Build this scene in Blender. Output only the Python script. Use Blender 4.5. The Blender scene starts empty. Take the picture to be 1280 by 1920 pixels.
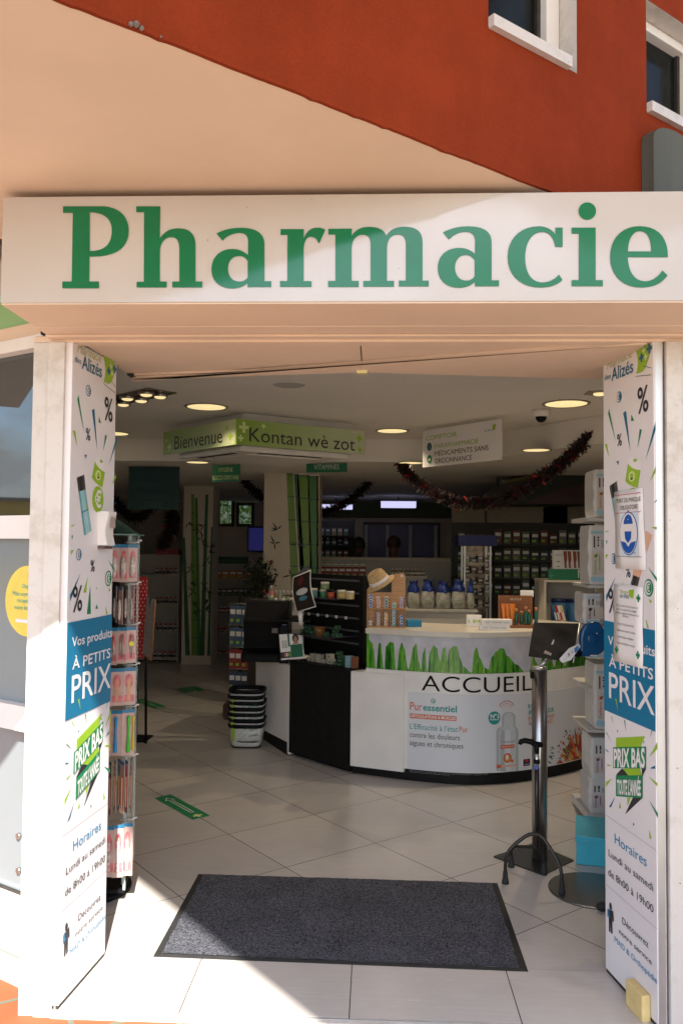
import bpy, bmesh, math, random
from mathutils import Vector, Matrix
random.seed(7)
R = math.radians
scene = bpy.context.scene
# ------------------------------------------------------------------ camera
FOC, PITCH, ROLL, YAW, EYE = 1550.0, .0402, -.0087, .041, 1.667
def _basis():
    F = Vector((0, math.cos(PITCH), math.sin(PITCH))); U = Vector((0, -math.sin(PITCH), math.cos(PITCH))); X = Vector((1, 0, 0))
    a = X*math.cos(ROLL) - U*math.sin(ROLL); b = U*math.cos(ROLL) + X*math.sin(ROLL)
    M = Matrix.Rotation(YAW, 3, 'Z')
    return M @ a, M @ b, M @ F
CA, CB, CF = _basis()
cam_d = bpy.data.cameras.new('camera'); cam = bpy.data.objects.new('camera', cam_d); scene.collection.objects.link(cam)
cam_d.sensor_fit = 'HORIZONTAL'; cam_d.sensor_width = 36; cam_d.lens = 36*FOC/1280; cam_d.clip_start = .05; cam_d.clip_end = 500
m = Matrix((CA, CB, -CF)).transposed().to_4x4(); m.translation = Vector((0, 0, EYE)); cam.matrix_world = m
scene.camera = cam
# ------------------------------------------------------------------ sky, sun, exposure
SUN = Vector((.2, -.98, .953)).normalized()
world = bpy.data.worlds.new('World'); scene.world = world; world.use_nodes = True
nt = world.node_tree; nt.nodes.clear()
out = nt.nodes.new('ShaderNodeOutputWorld'); bg = nt.nodes.new('ShaderNodeBackground'); sky = nt.nodes.new('ShaderNodeTexSky')
sky.sky_type = 'NISHITA'; sky.sun_disc = False
sky.sun_elevation = math.asin(SUN.z); sky.sun_rotation = math.atan2(SUN.x, SUN.y)
tc = nt.nodes.new('ShaderNodeTexCoord'); mp = nt.nodes.new('ShaderNodeMapping'); mp.inputs['Scale'].default_value = (1, 1, 2.6)
nz = nt.nodes.new('ShaderNodeTexNoise'); nz.inputs['Scale'].default_value = 2.6; nz.inputs['Detail'].default_value = 8; nz.inputs['Roughness'].default_value = .62
cr = nt.nodes.new('ShaderNodeValToRGB'); cr.color_ramp.elements[0].position = .44; cr.color_ramp.elements[1].position = .66
mx = nt.nodes.new('ShaderNodeMix'); mx.data_type = 'RGBA'
sx = nt.nodes.new('ShaderNodeSeparateXYZ'); cz = nt.nodes.new('ShaderNodeValToRGB')      # clouds: brighter towards the hazy horizon
cz.color_ramp.elements[0].position = 0; cz.color_ramp.elements[0].color = (2.6, 2.5, 2.4, 1); cz.color_ramp.elements[1].position = .55; cz.color_ramp.elements[1].color = (1.3, 1.3, 1.35, 1)
nt.links.new(tc.outputs['Generated'], sx.inputs[0]); nt.links.new(sx.outputs[2], cz.inputs[0]); nt.links.new(cz.outputs[0], mx.inputs[7])
nt.links.new(tc.outputs['Generated'], mp.inputs[0]); nt.links.new(mp.outputs[0], nz.inputs['Vector']); nt.links.new(nz.outputs[0], cr.inputs[0])
nt.links.new(cr.outputs[0], mx.inputs[0]); nt.links.new(sky.outputs[0], mx.inputs[6]); nt.links.new(mx.outputs[2], bg.inputs[0])
nt.links.new(bg.outputs[0], out.inputs[0]); bg.inputs[1].default_value = .14
sun_d = bpy.data.lights.new('sun', 'SUN'); sun_d.energy = 4.2; sun_d.angle = R(.5); sun_d.color = (1, .94, .85)
sun = bpy.data.objects.new('sun', sun_d); scene.collection.objects.link(sun)
sun.rotation_euler = (-SUN).to_track_quat('-Z', 'Y').to_euler()
vs = scene.view_settings; vs.view_transform = 'Standard'; vs.look = 'None'; vs.gamma = 1; vs.exposure = 1.8; vs.use_curve_mapping = False
scene.cycles.max_bounces = 10; scene.cycles.diffuse_bounces = 5; scene.cycles.glossy_bounces = 4; scene.cycles.transmission_bounces = 6
scene.cycles.use_denoising = True
scene.cycles.sample_clamp_indirect = 6
# ------------------------------------------------------------------ pixel of the photograph -> point
def ray(px, py): return CF + CA*((px-640)/FOC) - CB*((py-960)/FOC)
O = Vector((0, 0, EYE))
def aty(px, py, y):
    d = ray(px, py); return O + d*(y/d.y)
def atz(px, py, z=0):
    d = ray(px, py); return O + d*((z-EYE)/d.z)
def onpl(px, py, pt, n):
    d = ray(px, py); return O + d*((Vector(pt)-O).dot(n)/d.dot(n))
def pix(p):
    v = Vector(p)-O; d = v.dot(CF); return 640+FOC*v.dot(CA)/d, 960-FOC*v.dot(CB)/d
# ------------------------------------------------------------------ materials
def lin(c):
    def f(v): return v/12.92 if v <= .04045 else ((v+.055)/1.055)**2.4
    return tuple(f(v/255) for v in c)
MATS = {}
def rampmat(name, build):
    M = bpy.data.materials.new(name); M.use_nodes = True; build(M.node_tree, M.node_tree.nodes['Principled BSDF']); MATS[name] = M; return M
def N(t, k, **kw):
    n = t.nodes.new(k)
    for a, v in kw.items(): setattr(n, a, v)
    return n
def mat(name, c, rough=.5, metal=0., var=.06, scale=14., bump=0., spec=.5, coat=0., bscale=None, emit=0., alpha=1., trans=0., stretch=None):
    if name in MATS: return MATS[name]
    M = bpy.data.materials.new(name); M.use_nodes = True; t = M.node_tree; b = t.nodes['Principled BSDF']
    b.inputs['Roughness'].default_value = rough; b.inputs['Metallic'].default_value = metal
    b.inputs['Specular IOR Level'].default_value = spec; b.inputs['Coat Weight'].default_value = coat; b.inputs['Coat Roughness'].default_value = .08
    b.inputs['Alpha'].default_value = alpha; b.inputs['Transmission Weight'].default_value = trans
    cc = t.nodes.new('ShaderNodeTexCoord'); n = t.nodes.new('ShaderNodeTexNoise'); n.inputs['Scale'].default_value = scale; n.inputs['Detail'].default_value = 5
    mpn = t.nodes.new('ShaderNodeMapping')
    if stretch: mpn.inputs['Scale'].default_value = stretch
    t.links.new(cc.outputs['Object'], mpn.inputs[0]); t.links.new(mpn.outputs[0], n.inputs['Vector'])
    r = t.nodes.new('ShaderNodeValToRGB')
    r.color_ramp.elements[0].position = .3; r.color_ramp.elements[1].position = .7
    r.color_ramp.elements[0].color = tuple(max(0, v*(1-var)) for v in c)+(1,); r.color_ramp.elements[1].color = tuple(min(1, v*(1+var)) for v in c)+(1,)
    t.links.new(n.outputs[0], r.inputs[0]); t.links.new(r.outputs[0], b.inputs['Base Color'])
    if bump:
        n2 = t.nodes.new('ShaderNodeTexNoise'); n2.inputs['Scale'].default_value = bscale or scale*4; n2.inputs['Detail'].default_value = 4
        bp = t.nodes.new('ShaderNodeBump'); bp.inputs['Strength'].default_value = bump; bp.inputs['Distance'].default_value = .01
        t.links.new(mpn.outputs[0], n2.inputs['Vector']); t.links.new(n2.outputs[0], bp.inputs['Height']); t.links.new(bp.outputs[0], b.inputs['Normal'])
    if emit:
        b.inputs['Emission Color'].default_value = tuple(c)+(1,); b.inputs['Emission Strength'].default_value = emit
    MATS[name] = M
    return M
def tilemat(name, c1, c2, grout, size, mort, rot=0, org=(0, 0), rough=.3, spec=.5, bumpy=.0, grain=True):
    def build(t, b):
        cc = N(t, 'ShaderNodeTexCoord'); mp = N(t, 'ShaderNodeMapping'); mp.vector_type = 'TEXTURE'
        mp.inputs['Location'].default_value = (org[0], org[1], 0); mp.inputs['Rotation'].default_value = (0, 0, rot)
        t.links.new(cc.outputs['Object'], mp.inputs[0])
        br = N(t, 'ShaderNodeTexBrick'); br.offset = 0; br.squash = 1
        br.inputs['Scale'].default_value = 1; br.inputs['Brick Width'].default_value = size[0]; br.inputs['Row Height'].default_value = size[1]
        br.inputs['Mortar Size'].default_value = mort; br.inputs['Mortar Smooth'].default_value = .1
        br.inputs['Color1'].default_value = tuple(c1)+(1,); br.inputs['Color2'].default_value = tuple(c2)+(1,); br.inputs['Mortar'].default_value = tuple(grout)+(1,)
        t.links.new(mp.outputs[0], br.inputs['Vector'])
        nz = N(t, 'ShaderNodeTexNoise'); nz.inputs['Scale'].default_value = 3; nz.inputs['Detail'].default_value = 7; nz.inputs['Roughness'].default_value = .65
        m2 = N(t, 'ShaderNodeMapping'); m2.inputs['Scale'].default_value = (1.5, 22, 1) if grain else (1, 1, 1)
        t.links.new(cc.outputs['Object'], m2.inputs[0]); t.links.new(m2.outputs[0], nz.inputs['Vector'])
        hs = N(t, 'ShaderNodeHueSaturation'); mr = N(t, 'ShaderNodeMapRange'); mr.inputs['To Min'].default_value = .88; mr.inputs['To Max'].default_value = 1.1
        sc = N(t, 'ShaderNodeTexNoise'); sc.inputs['Scale'].default_value = 1.7; sc.inputs['Detail'].default_value = 9; sc.inputs['Roughness'].default_value = .7; t.links.new(cc.outputs['Object'], sc.inputs['Vector'])
        ms = N(t, 'ShaderNodeMapRange'); ms.inputs['From Min'].default_value = .35; ms.inputs['From Max'].default_value = .65; ms.inputs['To Min'].default_value = .93; ms.inputs['To Max'].default_value = 1.04; t.links.new(sc.outputs[0], ms.inputs[0])
        mu = N(t, 'ShaderNodeMath', operation='MULTIPLY'); t.links.new(nz.outputs[0], mr.inputs[0]); t.links.new(mr.outputs[0], mu.inputs[0]); t.links.new(ms.outputs[0], mu.inputs[1]); t.links.new(mu.outputs[0], hs.inputs['Value']); t.links.new(br.outputs['Color'], hs.inputs['Color'])
        t.links.new(hs.outputs[0], b.inputs['Base Color'])
        rr = N(t, 'ShaderNodeMapRange'); rr.inputs['To Min'].default_value = rough*.8; rr.inputs['To Max'].default_value = rough*1.3
        t.links.new(nz.outputs[0], rr.inputs[0]); t.links.new(rr.outputs[0], b.inputs['Roughness']); b.inputs['Specular IOR Level'].default_value = spec
        bp = N(t, 'ShaderNodeBump'); bp.inputs['Strength'].default_value = .5; bp.inputs['Distance'].default_value = .002; bp.invert = True
        t.links.new(br.outputs['Fac'], bp.inputs['Height']); t.links.new(bp.outputs[0], b.inputs['Normal'])
    return rampmat(name, build)
WHITE = (.78, .76, .73)
def _render(t, b):
    cc = N(t, 'ShaderNodeTexCoord'); b.inputs['Roughness'].default_value = .85
    def nz(sc, st, lo, hi, det=6):
        m_ = N(t, 'ShaderNodeMapping'); m_.inputs['Scale'].default_value = st; n_ = N(t, 'ShaderNodeTexNoise'); n_.inputs['Scale'].default_value = sc; n_.inputs['Detail'].default_value = det; n_.inputs['Roughness'].default_value = .65
        t.links.new(cc.outputs['Object'], m_.inputs[0]); t.links.new(m_.outputs[0], n_.inputs['Vector'])
        r_ = N(t, 'ShaderNodeMapRange'); r_.inputs['From Min'].default_value = .3; r_.inputs['From Max'].default_value = .7; r_.inputs['To Min'].default_value = lo; r_.inputs['To Max'].default_value = hi
        t.links.new(n_.outputs[0], r_.inputs[0]); return r_.outputs[0]
    a1 = nz(2.2, (1, 1, 1), .80, 1.12); a2 = nz(7, (2, 2, .25), .95, 1.03); a3 = nz(190, (1, 1, 1), .91, 1.08, 2)
    v = N(t, 'ShaderNodeMath', operation='MULTIPLY'); v2 = N(t, 'ShaderNodeMath', operation='MULTIPLY'); hs = N(t, 'ShaderNodeHueSaturation')
    t.links.new(a1, v.inputs[0]); t.links.new(a2, v.inputs[1]); t.links.new(v.outputs[0], v2.inputs[0]); t.links.new(a3, v2.inputs[1]); t.links.new(v2.outputs[0], hs.inputs['Value'])
    hs.inputs['Color'].default_value = (.24, .035, .0105, 1); b.inputs['Specular IOR Level'].default_value = .08; t.links.new(hs.outputs[0], b.inputs['Base Color'])
    bp = N(t, 'ShaderNodeBump'); bp.inputs['Strength'].default_value = .5; bp.inputs['Distance'].default_value = .004; t.links.new(a3, bp.inputs['Height']); t.links.new(bp.outputs[0], b.inputs['Normal'])
m_orange = rampmat('orange_render', _render)
m_soffit = mat('cream_soffit_paint', (.72, .55, .42), .8, var=.06, scale=2, bump=.08, bscale=60)
m_white = mat('white_lacquer', (.78, .75, .72), .4, var=.05, scale=5)
def _worn(t, b):
    cc = N(t, 'ShaderNodeTexCoord'); n1 = N(t, 'ShaderNodeTexNoise'); n1.inputs['Scale'].default_value = 5; n1.inputs['Detail'].default_value = 9; n1.inputs['Roughness'].default_value = .75
    r1 = N(t, 'ShaderNodeValToRGB'); r1.color_ramp.elements[0].position = .35; r1.color_ramp.elements[1].position = .52
    r1.color_ramp.elements[0].color = (.47, .42, .36, 1); r1.color_ramp.elements[1].color = (.62, .58, .54, 1)
    v = N(t, 'ShaderNodeTexNoise'); v.inputs['Scale'].default_value = 42; v.inputs['Detail'].default_value = 3
    r2 = N(t, 'ShaderNodeValToRGB'); r2.color_ramp.elements[0].position = .74; r2.color_ramp.elements[1].position = .78
    r2.color_ramp.elements[0].color = (1, 1, 1, 1); r2.color_ramp.elements[1].color = (.32, .26, .2, 1)
    mx = N(t, 'ShaderNodeMix'); mx.data_type = 'RGBA'; mx.blend_type = 'MULTIPLY'; mx.inputs[0].default_value = 1
    for n in (n1, v): t.links.new(cc.outputs['Object'], n.inputs['Vector'])
    t.links.new(n1.outputs[0], r1.inputs[0]); t.links.new(v.outputs[0], r2.inputs[0])
    t.links.new(r1.outputs[0], mx.inputs[6]); t.links.new(r2.outputs[0], mx.inputs[7]); t.links.new(mx.outputs[2], b.inputs['Base Color'])
    b.inputs['Roughness'].default_value = .45
m_worn = rampmat('worn_white_paint', _worn)
m_seal = mat('dark_rubber_seal', (.03, .024, .02), .7, var=.3, scale=30)
m_metal = mat('brushed_steel', (.46, .44, .42), .28, .95, .12, 3, stretch=(60, 60, 1))
m_alu = mat('pale_aluminium', (.6, .6, .6), .38, .8, .06, 10)
m_dark = mat('black_laminate', (.010, .010, .010), .5, var=.25, scale=20, spec=.14)
m_black = mat('black_plastic', (.008, .008, .009), .5, var=.2, scale=20, spec=.10)
m_rubber = mat('black_rubber', (.018, .018, .018), .8, var=.2, scale=40)
m_gdark = mat('charcoal_print', (.028, .024, .03), .5)
m_teal = mat('deep_teal_print', (.004, .13, .24), .35, var=.03)
m_blue = mat('turquoise_print', (.01, .17, .32), .35, var=.03)
m_lime = mat('lime_print', (.30, .50, .03), .4, var=.06)
m_green = mat('green_print', (.01, .22, .085), .4, var=.06)
m_sgreen = mat('sign_letter_green', (.001, .165, .062), .12, var=.05, coat=.12, spec=.4)
m_paper = mat('white_paper', (.8, .78, .77), .5, var=.03, scale=6)
m_poster = mat('white_vinyl_print', (.78, .75, .76), .3, var=.03, scale=4)
m_glassd = mat('dark_window_glass', (.012, .014, .013), .12, var=.5, scale=4, spec=.08)
m_cream = mat('cream_interior_paint', (.62, .55, .45), .75, var=.05, scale=3)
m_ceil = mat('white_ceiling_paint', (.78, .75, .70), .8, var=.03, scale=2)
m_red = mat('red_print', (.45, .02, .02), .4)
m_orangep = mat('orange_print', (.62, .13, .04), .4)
m_wood = mat('light_wood', (.48, .25, .10), .5, var=.25, scale=6, stretch=(1, 1, 12))
m_lav = mat('frosted_lilac_paper', (.52, .51, .55), .6, var=.14, scale=9)
m_yel = mat('yellow_foam', (.72, .55, .24), .7, var=.08, scale=20, bump=.15)
m_clear = mat('clear_acrylic', (.75, .86, .82), .06, var=.03, alpha=.28, spec=.8)
# ------------------------------------------------------------------ mesh helper
class MB:
    def __init__(s): s.bm = bmesh.new(); s.mats = []; s.mi = 0
    def use(s, m):
        if m not in s.mats: s.mats.append(m)
        s.mi = s.mats.index(m); return s
    def face(s, pts, smooth=False):
        try: f = s.bm.faces.new([s.bm.verts.new(Vector(p)) for p in pts])
        except ValueError: return None
        f.material_index = s.mi; f.smooth = smooth; return f
    def grid(s, rows, close_u=False, close_v=False, smooth=True):
        vs = [[s.bm.verts.new(Vector(p)) for p in r] for r in rows]
        n, k = len(vs), len(vs[0])
        for i in range(n if close_u else n-1):
            for j in range(k if close_v else k-1):
                q = [vs[i][j], vs[i][(j+1) % k], vs[(i+1) % n][(j+1) % k], vs[(i+1) % n][j]]
                q2 = []
                for v in q:
                    if v not in q2: q2.append(v)
                try:
                    f = s.bm.faces.new(q2); f.material_index = s.mi; f.smooth = smooth
                except ValueError: pass
        return vs
    def box(s, x0, x1, y0, y1, z0, z1, M=None):
        P = [Vector(p) for p in ((x0, y0, z0), (x1, y0, z0), (x1, y1, z0), (x0, y1, z0), (x0, y0, z1), (x1, y0, z1), (x1, y1, z1), (x0, y1, z1))]
        if M is not None: P = [M @ p for p in P]
        v = [s.bm.verts.new(p) for p in P]
        for q in ((0, 3, 2, 1), (4, 5, 6, 7), (0, 1, 5, 4), (1, 2, 6, 5), (2, 3, 7, 6), (3, 0, 4, 7)):
            f = s.bm.faces.new([v[i] for i in q]); f.material_index = s.mi
        return s
    def prism(s, pts, z0, z1, M=None):
        a = [Vector((p[0], p[1], z0)) for p in pts]; b = [Vector((p[0], p[1], z1)) for p in pts]
        if M is not None: a = [M @ p for p in a]; b = [M @ p for p in b]
        va = [s.bm.verts.new(p) for p in a]; vb = [s.bm.verts.new(p) for p in b]; n = len(pts)
        fs = [s.bm.faces.new(va[::-1]), s.bm.faces.new(vb)]
        for i in range(n): fs.append(s.bm.faces.new([va[i], va[(i+1) % n], vb[(i+1) % n], vb[i]]))
        for f in fs: f.material_index = s.mi
        return s
    def tube(s, path, r, seg=10, caps=True):
        path = [Vector(p) for p in path]; n = len(path); rs = r if isinstance(r, (list, tuple)) else [r]*n
        rows = []; ref = None
        for i, p in enumerate(path):
            t = (path[min(i+1, n-1)]-path[max(i-1, 0)]).normalized()
            if ref is None:
                ref = t.orthogonal().normalized()
            else:
                ref = (ref - t*ref.dot(t)).normalized()
            w = t.cross(ref)
            rows.append([p+(ref*math.cos(2*math.pi*k/seg)+w*math.sin(2*math.pi*k/seg))*rs[i] for k in range(seg)])
        vs = s.grid(rows, close_v=True)
        if caps:
            for e in (vs[0][::-1], vs[-1]):
                try:
                    f = s.bm.faces.new(e); f.material_index = s.mi
                except ValueError: pass
        return s
    def lathe(s, prof, c=(0, 0, 0), seg=24, M=None, ax=1., ay=1.):
        rows = []
        for r, z in prof:
            row = [Vector((c[0]+r*ax*math.cos(2*math.pi*k/seg), c[1]+r*ay*math.sin(2*math.pi*k/seg), c[2]+z)) for k in range(seg)]
            rows.append([M @ p for p in row] if M is not None else row)
        vs = s.grid(rows, close_v=True)
        for e, r in ((vs[0][::-1], prof[0][0]), (vs[-1], prof[-1][0])):
            if r > 1e-6:
                f = s.bm.faces.new(e); f.material_index = s.mi
        return s
    def ell(s, c, r, seg=14, rings=8, M=None):
        prof = [(max(1e-7, math.sin(math.pi*i/rings)), -math.cos(math.pi*i/rings)) for i in range(rings+1)]
        rows = []
        for q, z in prof:
            row = [Vector((c[0]+r[0]*q*math.cos(2*math.pi*k/seg), c[1]+r[1]*q*math.sin(2*math.pi*k/seg), c[2]+r[2]*z)) for k in range(seg)]
            rows.append([M @ p for p in row] if M is not None else row)
        s.grid(rows, close_v=True); return s
    def build(s, name, parent=None, mat=None, bevel=0., merge=True, loc=None):
        if merge: bmesh.ops.remove_doubles(s.bm, verts=s.bm.verts, dist=1e-5)
        if bevel:
            es = [e for e in s.bm.edges if len(e.link_faces) == 2 and e.calc_face_angle(0) > .6]
            bmesh.ops.bevel(s.bm, geom=es, offset=bevel, segments=2, affect='EDGES', profile=.6)
        if 'lettering' in name and getattr(s, 'line', 0) > 1 and name != 'welcome_lettering' and not (parent is not None and parent.name.startswith('shop_sign')):
            o = None                                    # one part per line of writing
            for k in range(1, s.line+1):
                b2 = s.bm.copy(); lay = b2.faces.layers.int['line']
                bmesh.ops.delete(b2, geom=[f for f in b2.faces if f[lay] != k and not (k == 1 and f[lay] == 0)], context='FACES')
                if not b2.faces: b2.free(); continue
                q = MB(); q.bm.free(); q.bm = b2; q.mats = list(s.mats); o = q.build(name, parent, mat, merge=False)
            s.bm.free(); return o
        me = bpy.data.meshes.new(name); s.bm.to_mesh(me); s.bm.free()
        for q in (s.mats or [mat]): me.materials.append(q)
        if mat is not None and s.mats: me.materials[0] = s.mats[0]
        o = bpy.data.objects.new(name, me); scene.collection.objects.link(o)
        if parent is not None: o.parent = parent; o.matrix_parent_inverse = parent_inv(parent)
        return o
def parent_inv(p): return world_of(p).inverted()
def world_of(o):
    M = Matrix.LocRotScale(o.location, o.rotation_euler, o.scale)
    if o.parent is not None: M = world_of(o.parent) @ o.matrix_parent_inverse @ M
    return M
def tag(o, label, cat, group=None):
    o['label'] = label; o['category'] = cat
    if group: o['group'] = group
    return o
def thing(name, label, cat, loc=(0, 0, 0), group=None, rz=0):
    o = bpy.data.objects.new(name, None); scene.collection.objects.link(o); o.location = loc; o.rotation_euler = (0, 0, rz); o.empty_display_size = .1
    return tag(o, label, cat, group)
def struct(o): o['kind'] = 'structure'; return o
def dup(root, loc=None, rz=None, label=None, group=None, name=None):
    c = root.copy(); scene.collection.objects.link(c)
    if loc is not None: c.location = loc
    if rz is not None: c.rotation_euler = (0, 0, rz)
    if label: c['label'] = label
    if group: c['group'] = group
    for ch in list(root.children):
        k = ch.copy(); scene.collection.objects.link(k); k.parent = c; k.matrix_parent_inverse = ch.matrix_parent_inverse.copy()
        for g in list(ch.children):
            q = g.copy(); scene.collection.objects.link(q); q.parent = k; q.matrix_parent_inverse = g.matrix_parent_inverse.copy()
    return c
# ------------------------------------------------------------------ flat shapes: polygons with holes and lettering, mapped on any surface S(u, v, off)
def plane(o, ux, uy):
    o = Vector(o); ux = Vector(ux); uy = Vector(uy); n = ux.cross(uy).normalized()
    return lambda u, v, h=0.: o+ux*u+uy*v+n*h
def path_pts(d, seg=9):
    tk = d.replace(',', ' ').split(); i = 0; polys = []; cur = []
    while i < len(tk):
        k = tk[i]; i += 1
        if k in 'ML':
            if k == 'M' : cur = []; polys.append(cur)
            cur.append((float(tk[i]), float(tk[i+1]))); i += 2
        elif k == 'C':
            p0 = cur[-1]; a, b, c = [(float(tk[i+2*j]), float(tk[i+2*j+1])) for j in range(3)]; i += 6
            for q in range(1, seg+1):
                t = q/seg; w = (1-t)**3, 3*t*(1-t)**2, 3*t*t*(1-t), t**3
                cur.append(tuple(w[0]*p0[z]+w[1]*a[z]+w[2]*b[z]+w[3]*c[z] for z in (0, 1)))
    return polys
def fill2d(polys):
    cu = bpy.data.curves.new('fill', 'CURVE'); cu.dimensions = '2D'; cu.fill_mode = 'BOTH'
    for p in polys:
        sp = cu.splines.new('POLY'); sp.points.add(len(p)-1); sp.use_cyclic_u = True
        for q, (x, y) in zip(sp.points, p): q.co = (x, y, 0, 1)
    return curve_mesh(cu)
def curve_mesh(cu):
    o = bpy.data.objects.new('tmp', cu); me = o.to_mesh()
    v = [(p.co.x, p.co.y) for p in me.vertices]; f = [tuple(q.vertices) for q in me.polygons]
    o.to_mesh_clear(); bpy.data.objects.remove(o); bpy.data.curves.remove(cu)
    return v, f
TXT = {}
def text2d(body, bold=0., res=3):
    key = (body, bold, res)
    if key not in TXT:
        cu = bpy.data.curves.new('lettering', 'FONT'); cu.body = body; cu.size = 1; cu.resolution_u = res; cu.offset = bold
        TXT[key] = curve_mesh(cu)
    return TXT[key]
CAPH = max(y for x, y in text2d('H')[0])
def put(mb, vf, S, off, fx=lambda x, y: (x, y)):
    v, f = vf; V = [mb.bm.verts.new(S(*fx(x, y), off)) for x, y in v]; lay = mb.bm.faces.layers.int.get('line') or mb.bm.faces.layers.int.new('line'); V = list(V); mb.line = getattr(mb, 'line', 0)+1
    for q in f:
        try:
            g = mb.bm.faces.new([V[i] for i in q]); g.material_index = mb.mi; g[lay] = mb.line
        except ValueError: pass
def text(mb, body, S, u, v, h, w=None, bold=0., off=.002, slope=0., align='l', m=None, res=3, shear=0.):
    """lettering with its baseline start at (u, v), cap height h and, if given, total width w"""
    if m: mb.use(m)
    vf = text2d(body, bold, res)
    if not vf[0]: return
    xa = min(p[0] for p in vf[0]); xb = max(p[0] for p in vf[0]); k = h/CAPH
    kx = (w/(xb-xa)) if w else k
    W = (xb-xa)*kx; sh = {'l': 0, 'c': -W/2, 'r': -W}[align]
    put(mb, vf, S, off, lambda x, y: (u+sh+(x-xa)*kx+shear*y*k, v+y*k+slope*((x-xa)*kx+sh)))
def fit(mb, s, f, S, x0, yb, yt, x1, m, bold=0., off=.002, res=3, umap=lambda u: u):
    (ua, za), (_, zt), (ub, _2) = f(x0, yb), f(x0, yt), f(x1, yb)
    text(mb, s, S, umap(ua), za, zt-za, umap(ub)-umap(ua), bold, off, m=m, res=res)
def poly(mb, pts, S, off=.002, m=None):
    if m: mb.use(m)
    mb.face([S(x, y, off) for x, y in pts])
def disc(mb, c, r, S, off=.002, m=None, ry=None, n=24, r0=None, a0=0, a1=2*math.pi):
    if m: mb.use(m)
    ry = ry or r; k = [a0+(a1-a0)*i/n for i in range(n+1)]
    if r0 is None:
        poly(mb, [(c[0]+r*math.cos(a), c[1]+ry*math.sin(a)) for a in k[:-1]], S, off)
    else:
        for a, b in zip(k, k[1:]):
            poly(mb, [(c[0]+q*r*math.cos(t), c[1]+q*ry*math.sin(t)) for q, t in ((1, a), (1, b), (r0, b), (r0, a))], S, off)
def rect(mb, u0, u1, v0, v1, S, off=.002, m=None, nu=1):
    if m: mb.use(m)
    for i in range(nu):
        a = u0+(u1-u0)*i/nu; b = u0+(u1-u0)*(i+1)/nu
        mb.face([S(a, v0, off), S(b, v0, off), S(b, v1, off), S(a, v1, off)])
def cross(mb, c, r, S, off=.003, m=None, t=.36):
    if m: mb.use(m)
    rect(mb, c[0]-r, c[0]+r, c[1]-r*t, c[1]+r*t, S, off); rect(mb, c[0]-r*t, c[0]+r*t, c[1]-r, c[1]-r*t, S, off); rect(mb, c[0]-r*t, c[0]+r*t, c[1]+r*t, c[1]+r, S, off)
# ================================================================== SETTING: ground, floor, shop room
m_terra = tilemat('terracotta_tiles', (.27, .09, .034), (.24, .075, .028), (.13, .15, .11), (.33, .33), .009, R(32), (0, 0), .6, .3, grain=False)
m_tile = tilemat('beige_floor_tiles', (.57, .535, .50), (.52, .485, .45), (.085, .07, .055), (.5998, .5998), .0022, -.8865, (-.365, 5.171), .2, .5)
m_tile0 = tilemat('beige_threshold_tiles', (.57, .535, .50), (.54, .505, .47), (.085, .07, .055), (.605, .8), .0022, 0, (-.685, 2.72), .24, .5)
m_pave = tilemat('pale_paving', (.27, .215, .165), (.25, .20, .155), (.16, .15, .13), (.4, .4), .006, R(12), (0, 0), .75, .3, grain=False)
b = MB(); b.face([(-60, -60, -.024), (60, -60, -.024), (60, 60, -.024), (-60, 60, -.024)]); struct(b.build('ground', mat=m_pave))
b = MB(); b.face([(-6, 1.9, -.02), (4, 1.9, -.02), (4, 6, -.02), (-6, 6, -.02)]); struct(b.build('pavement', mat=m_terra))
b = MB(); b.face([(-4.4, 3.362, 0), (4.6, 3.362, 0), (4.6, 15.6, 0), (-4.4, 15.6, 0)]); struct(b.build('floor', mat=m_tile))
b = MB(); b.box(-1.141, 1.029, 2.985, 3.361, -.1, 0); struct(b.build('floor_entrance', mat=m_tile0))
b = MB(); b.prism([(-4.6, 3.45), (4.8, 3.45), (4.8, 6.05), (2.05, 6.05), (.75, 8.0), (-4.6, 8.0)], 2.7, 2.95)
struct(b.build('ceiling', mat=m_ceil))
b = MB(); b.prism([(-4.6, 8.004), (.752, 8.004), (2.052, 6.054), (4.8, 6.054), (4.8, 15.7), (-4.6, 15.7)], 2.48, 2.94)
struct(b.build('ceiling_dropped', mat=m_ceil))
b = MB()
b.box(-4.6, -4.4, 4.9, 15.7, -.05, 2.47); b.box(4.6, 4.8, 3.1, 15.7, -.05, 2.47); b.box(-4.39, 4.59, 15.5, 15.7, -.05, 2.47)
struct(b.build('wall_interior', mat=m_cream))

# ================================================================== BUILDING (upper storey, soffit, added shade slab)
bld = thing('corner_building', 'orange rendered upper storey with cream underside jutting out over the shop entrance', 'building', (.5, 2.6, 2.80))
E0, E1 = Vector((-.657, 1.657, 0)), Vector((.546, 2.610, 0)); ED = (E1-E0).normalized(); EN = Vector((ED.y, -ED.x, 0))   # EN faces the street
SZ = 2.80
def W(s, z, d=0.): return E0+ED*s+Vector((0, 0, z))-EN*d           # s along the wall, d into the wall
def wall_sz(px, py):
    p = onpl(px, py, E0, EN); return (p-E0).dot(ED), p.z
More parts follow.
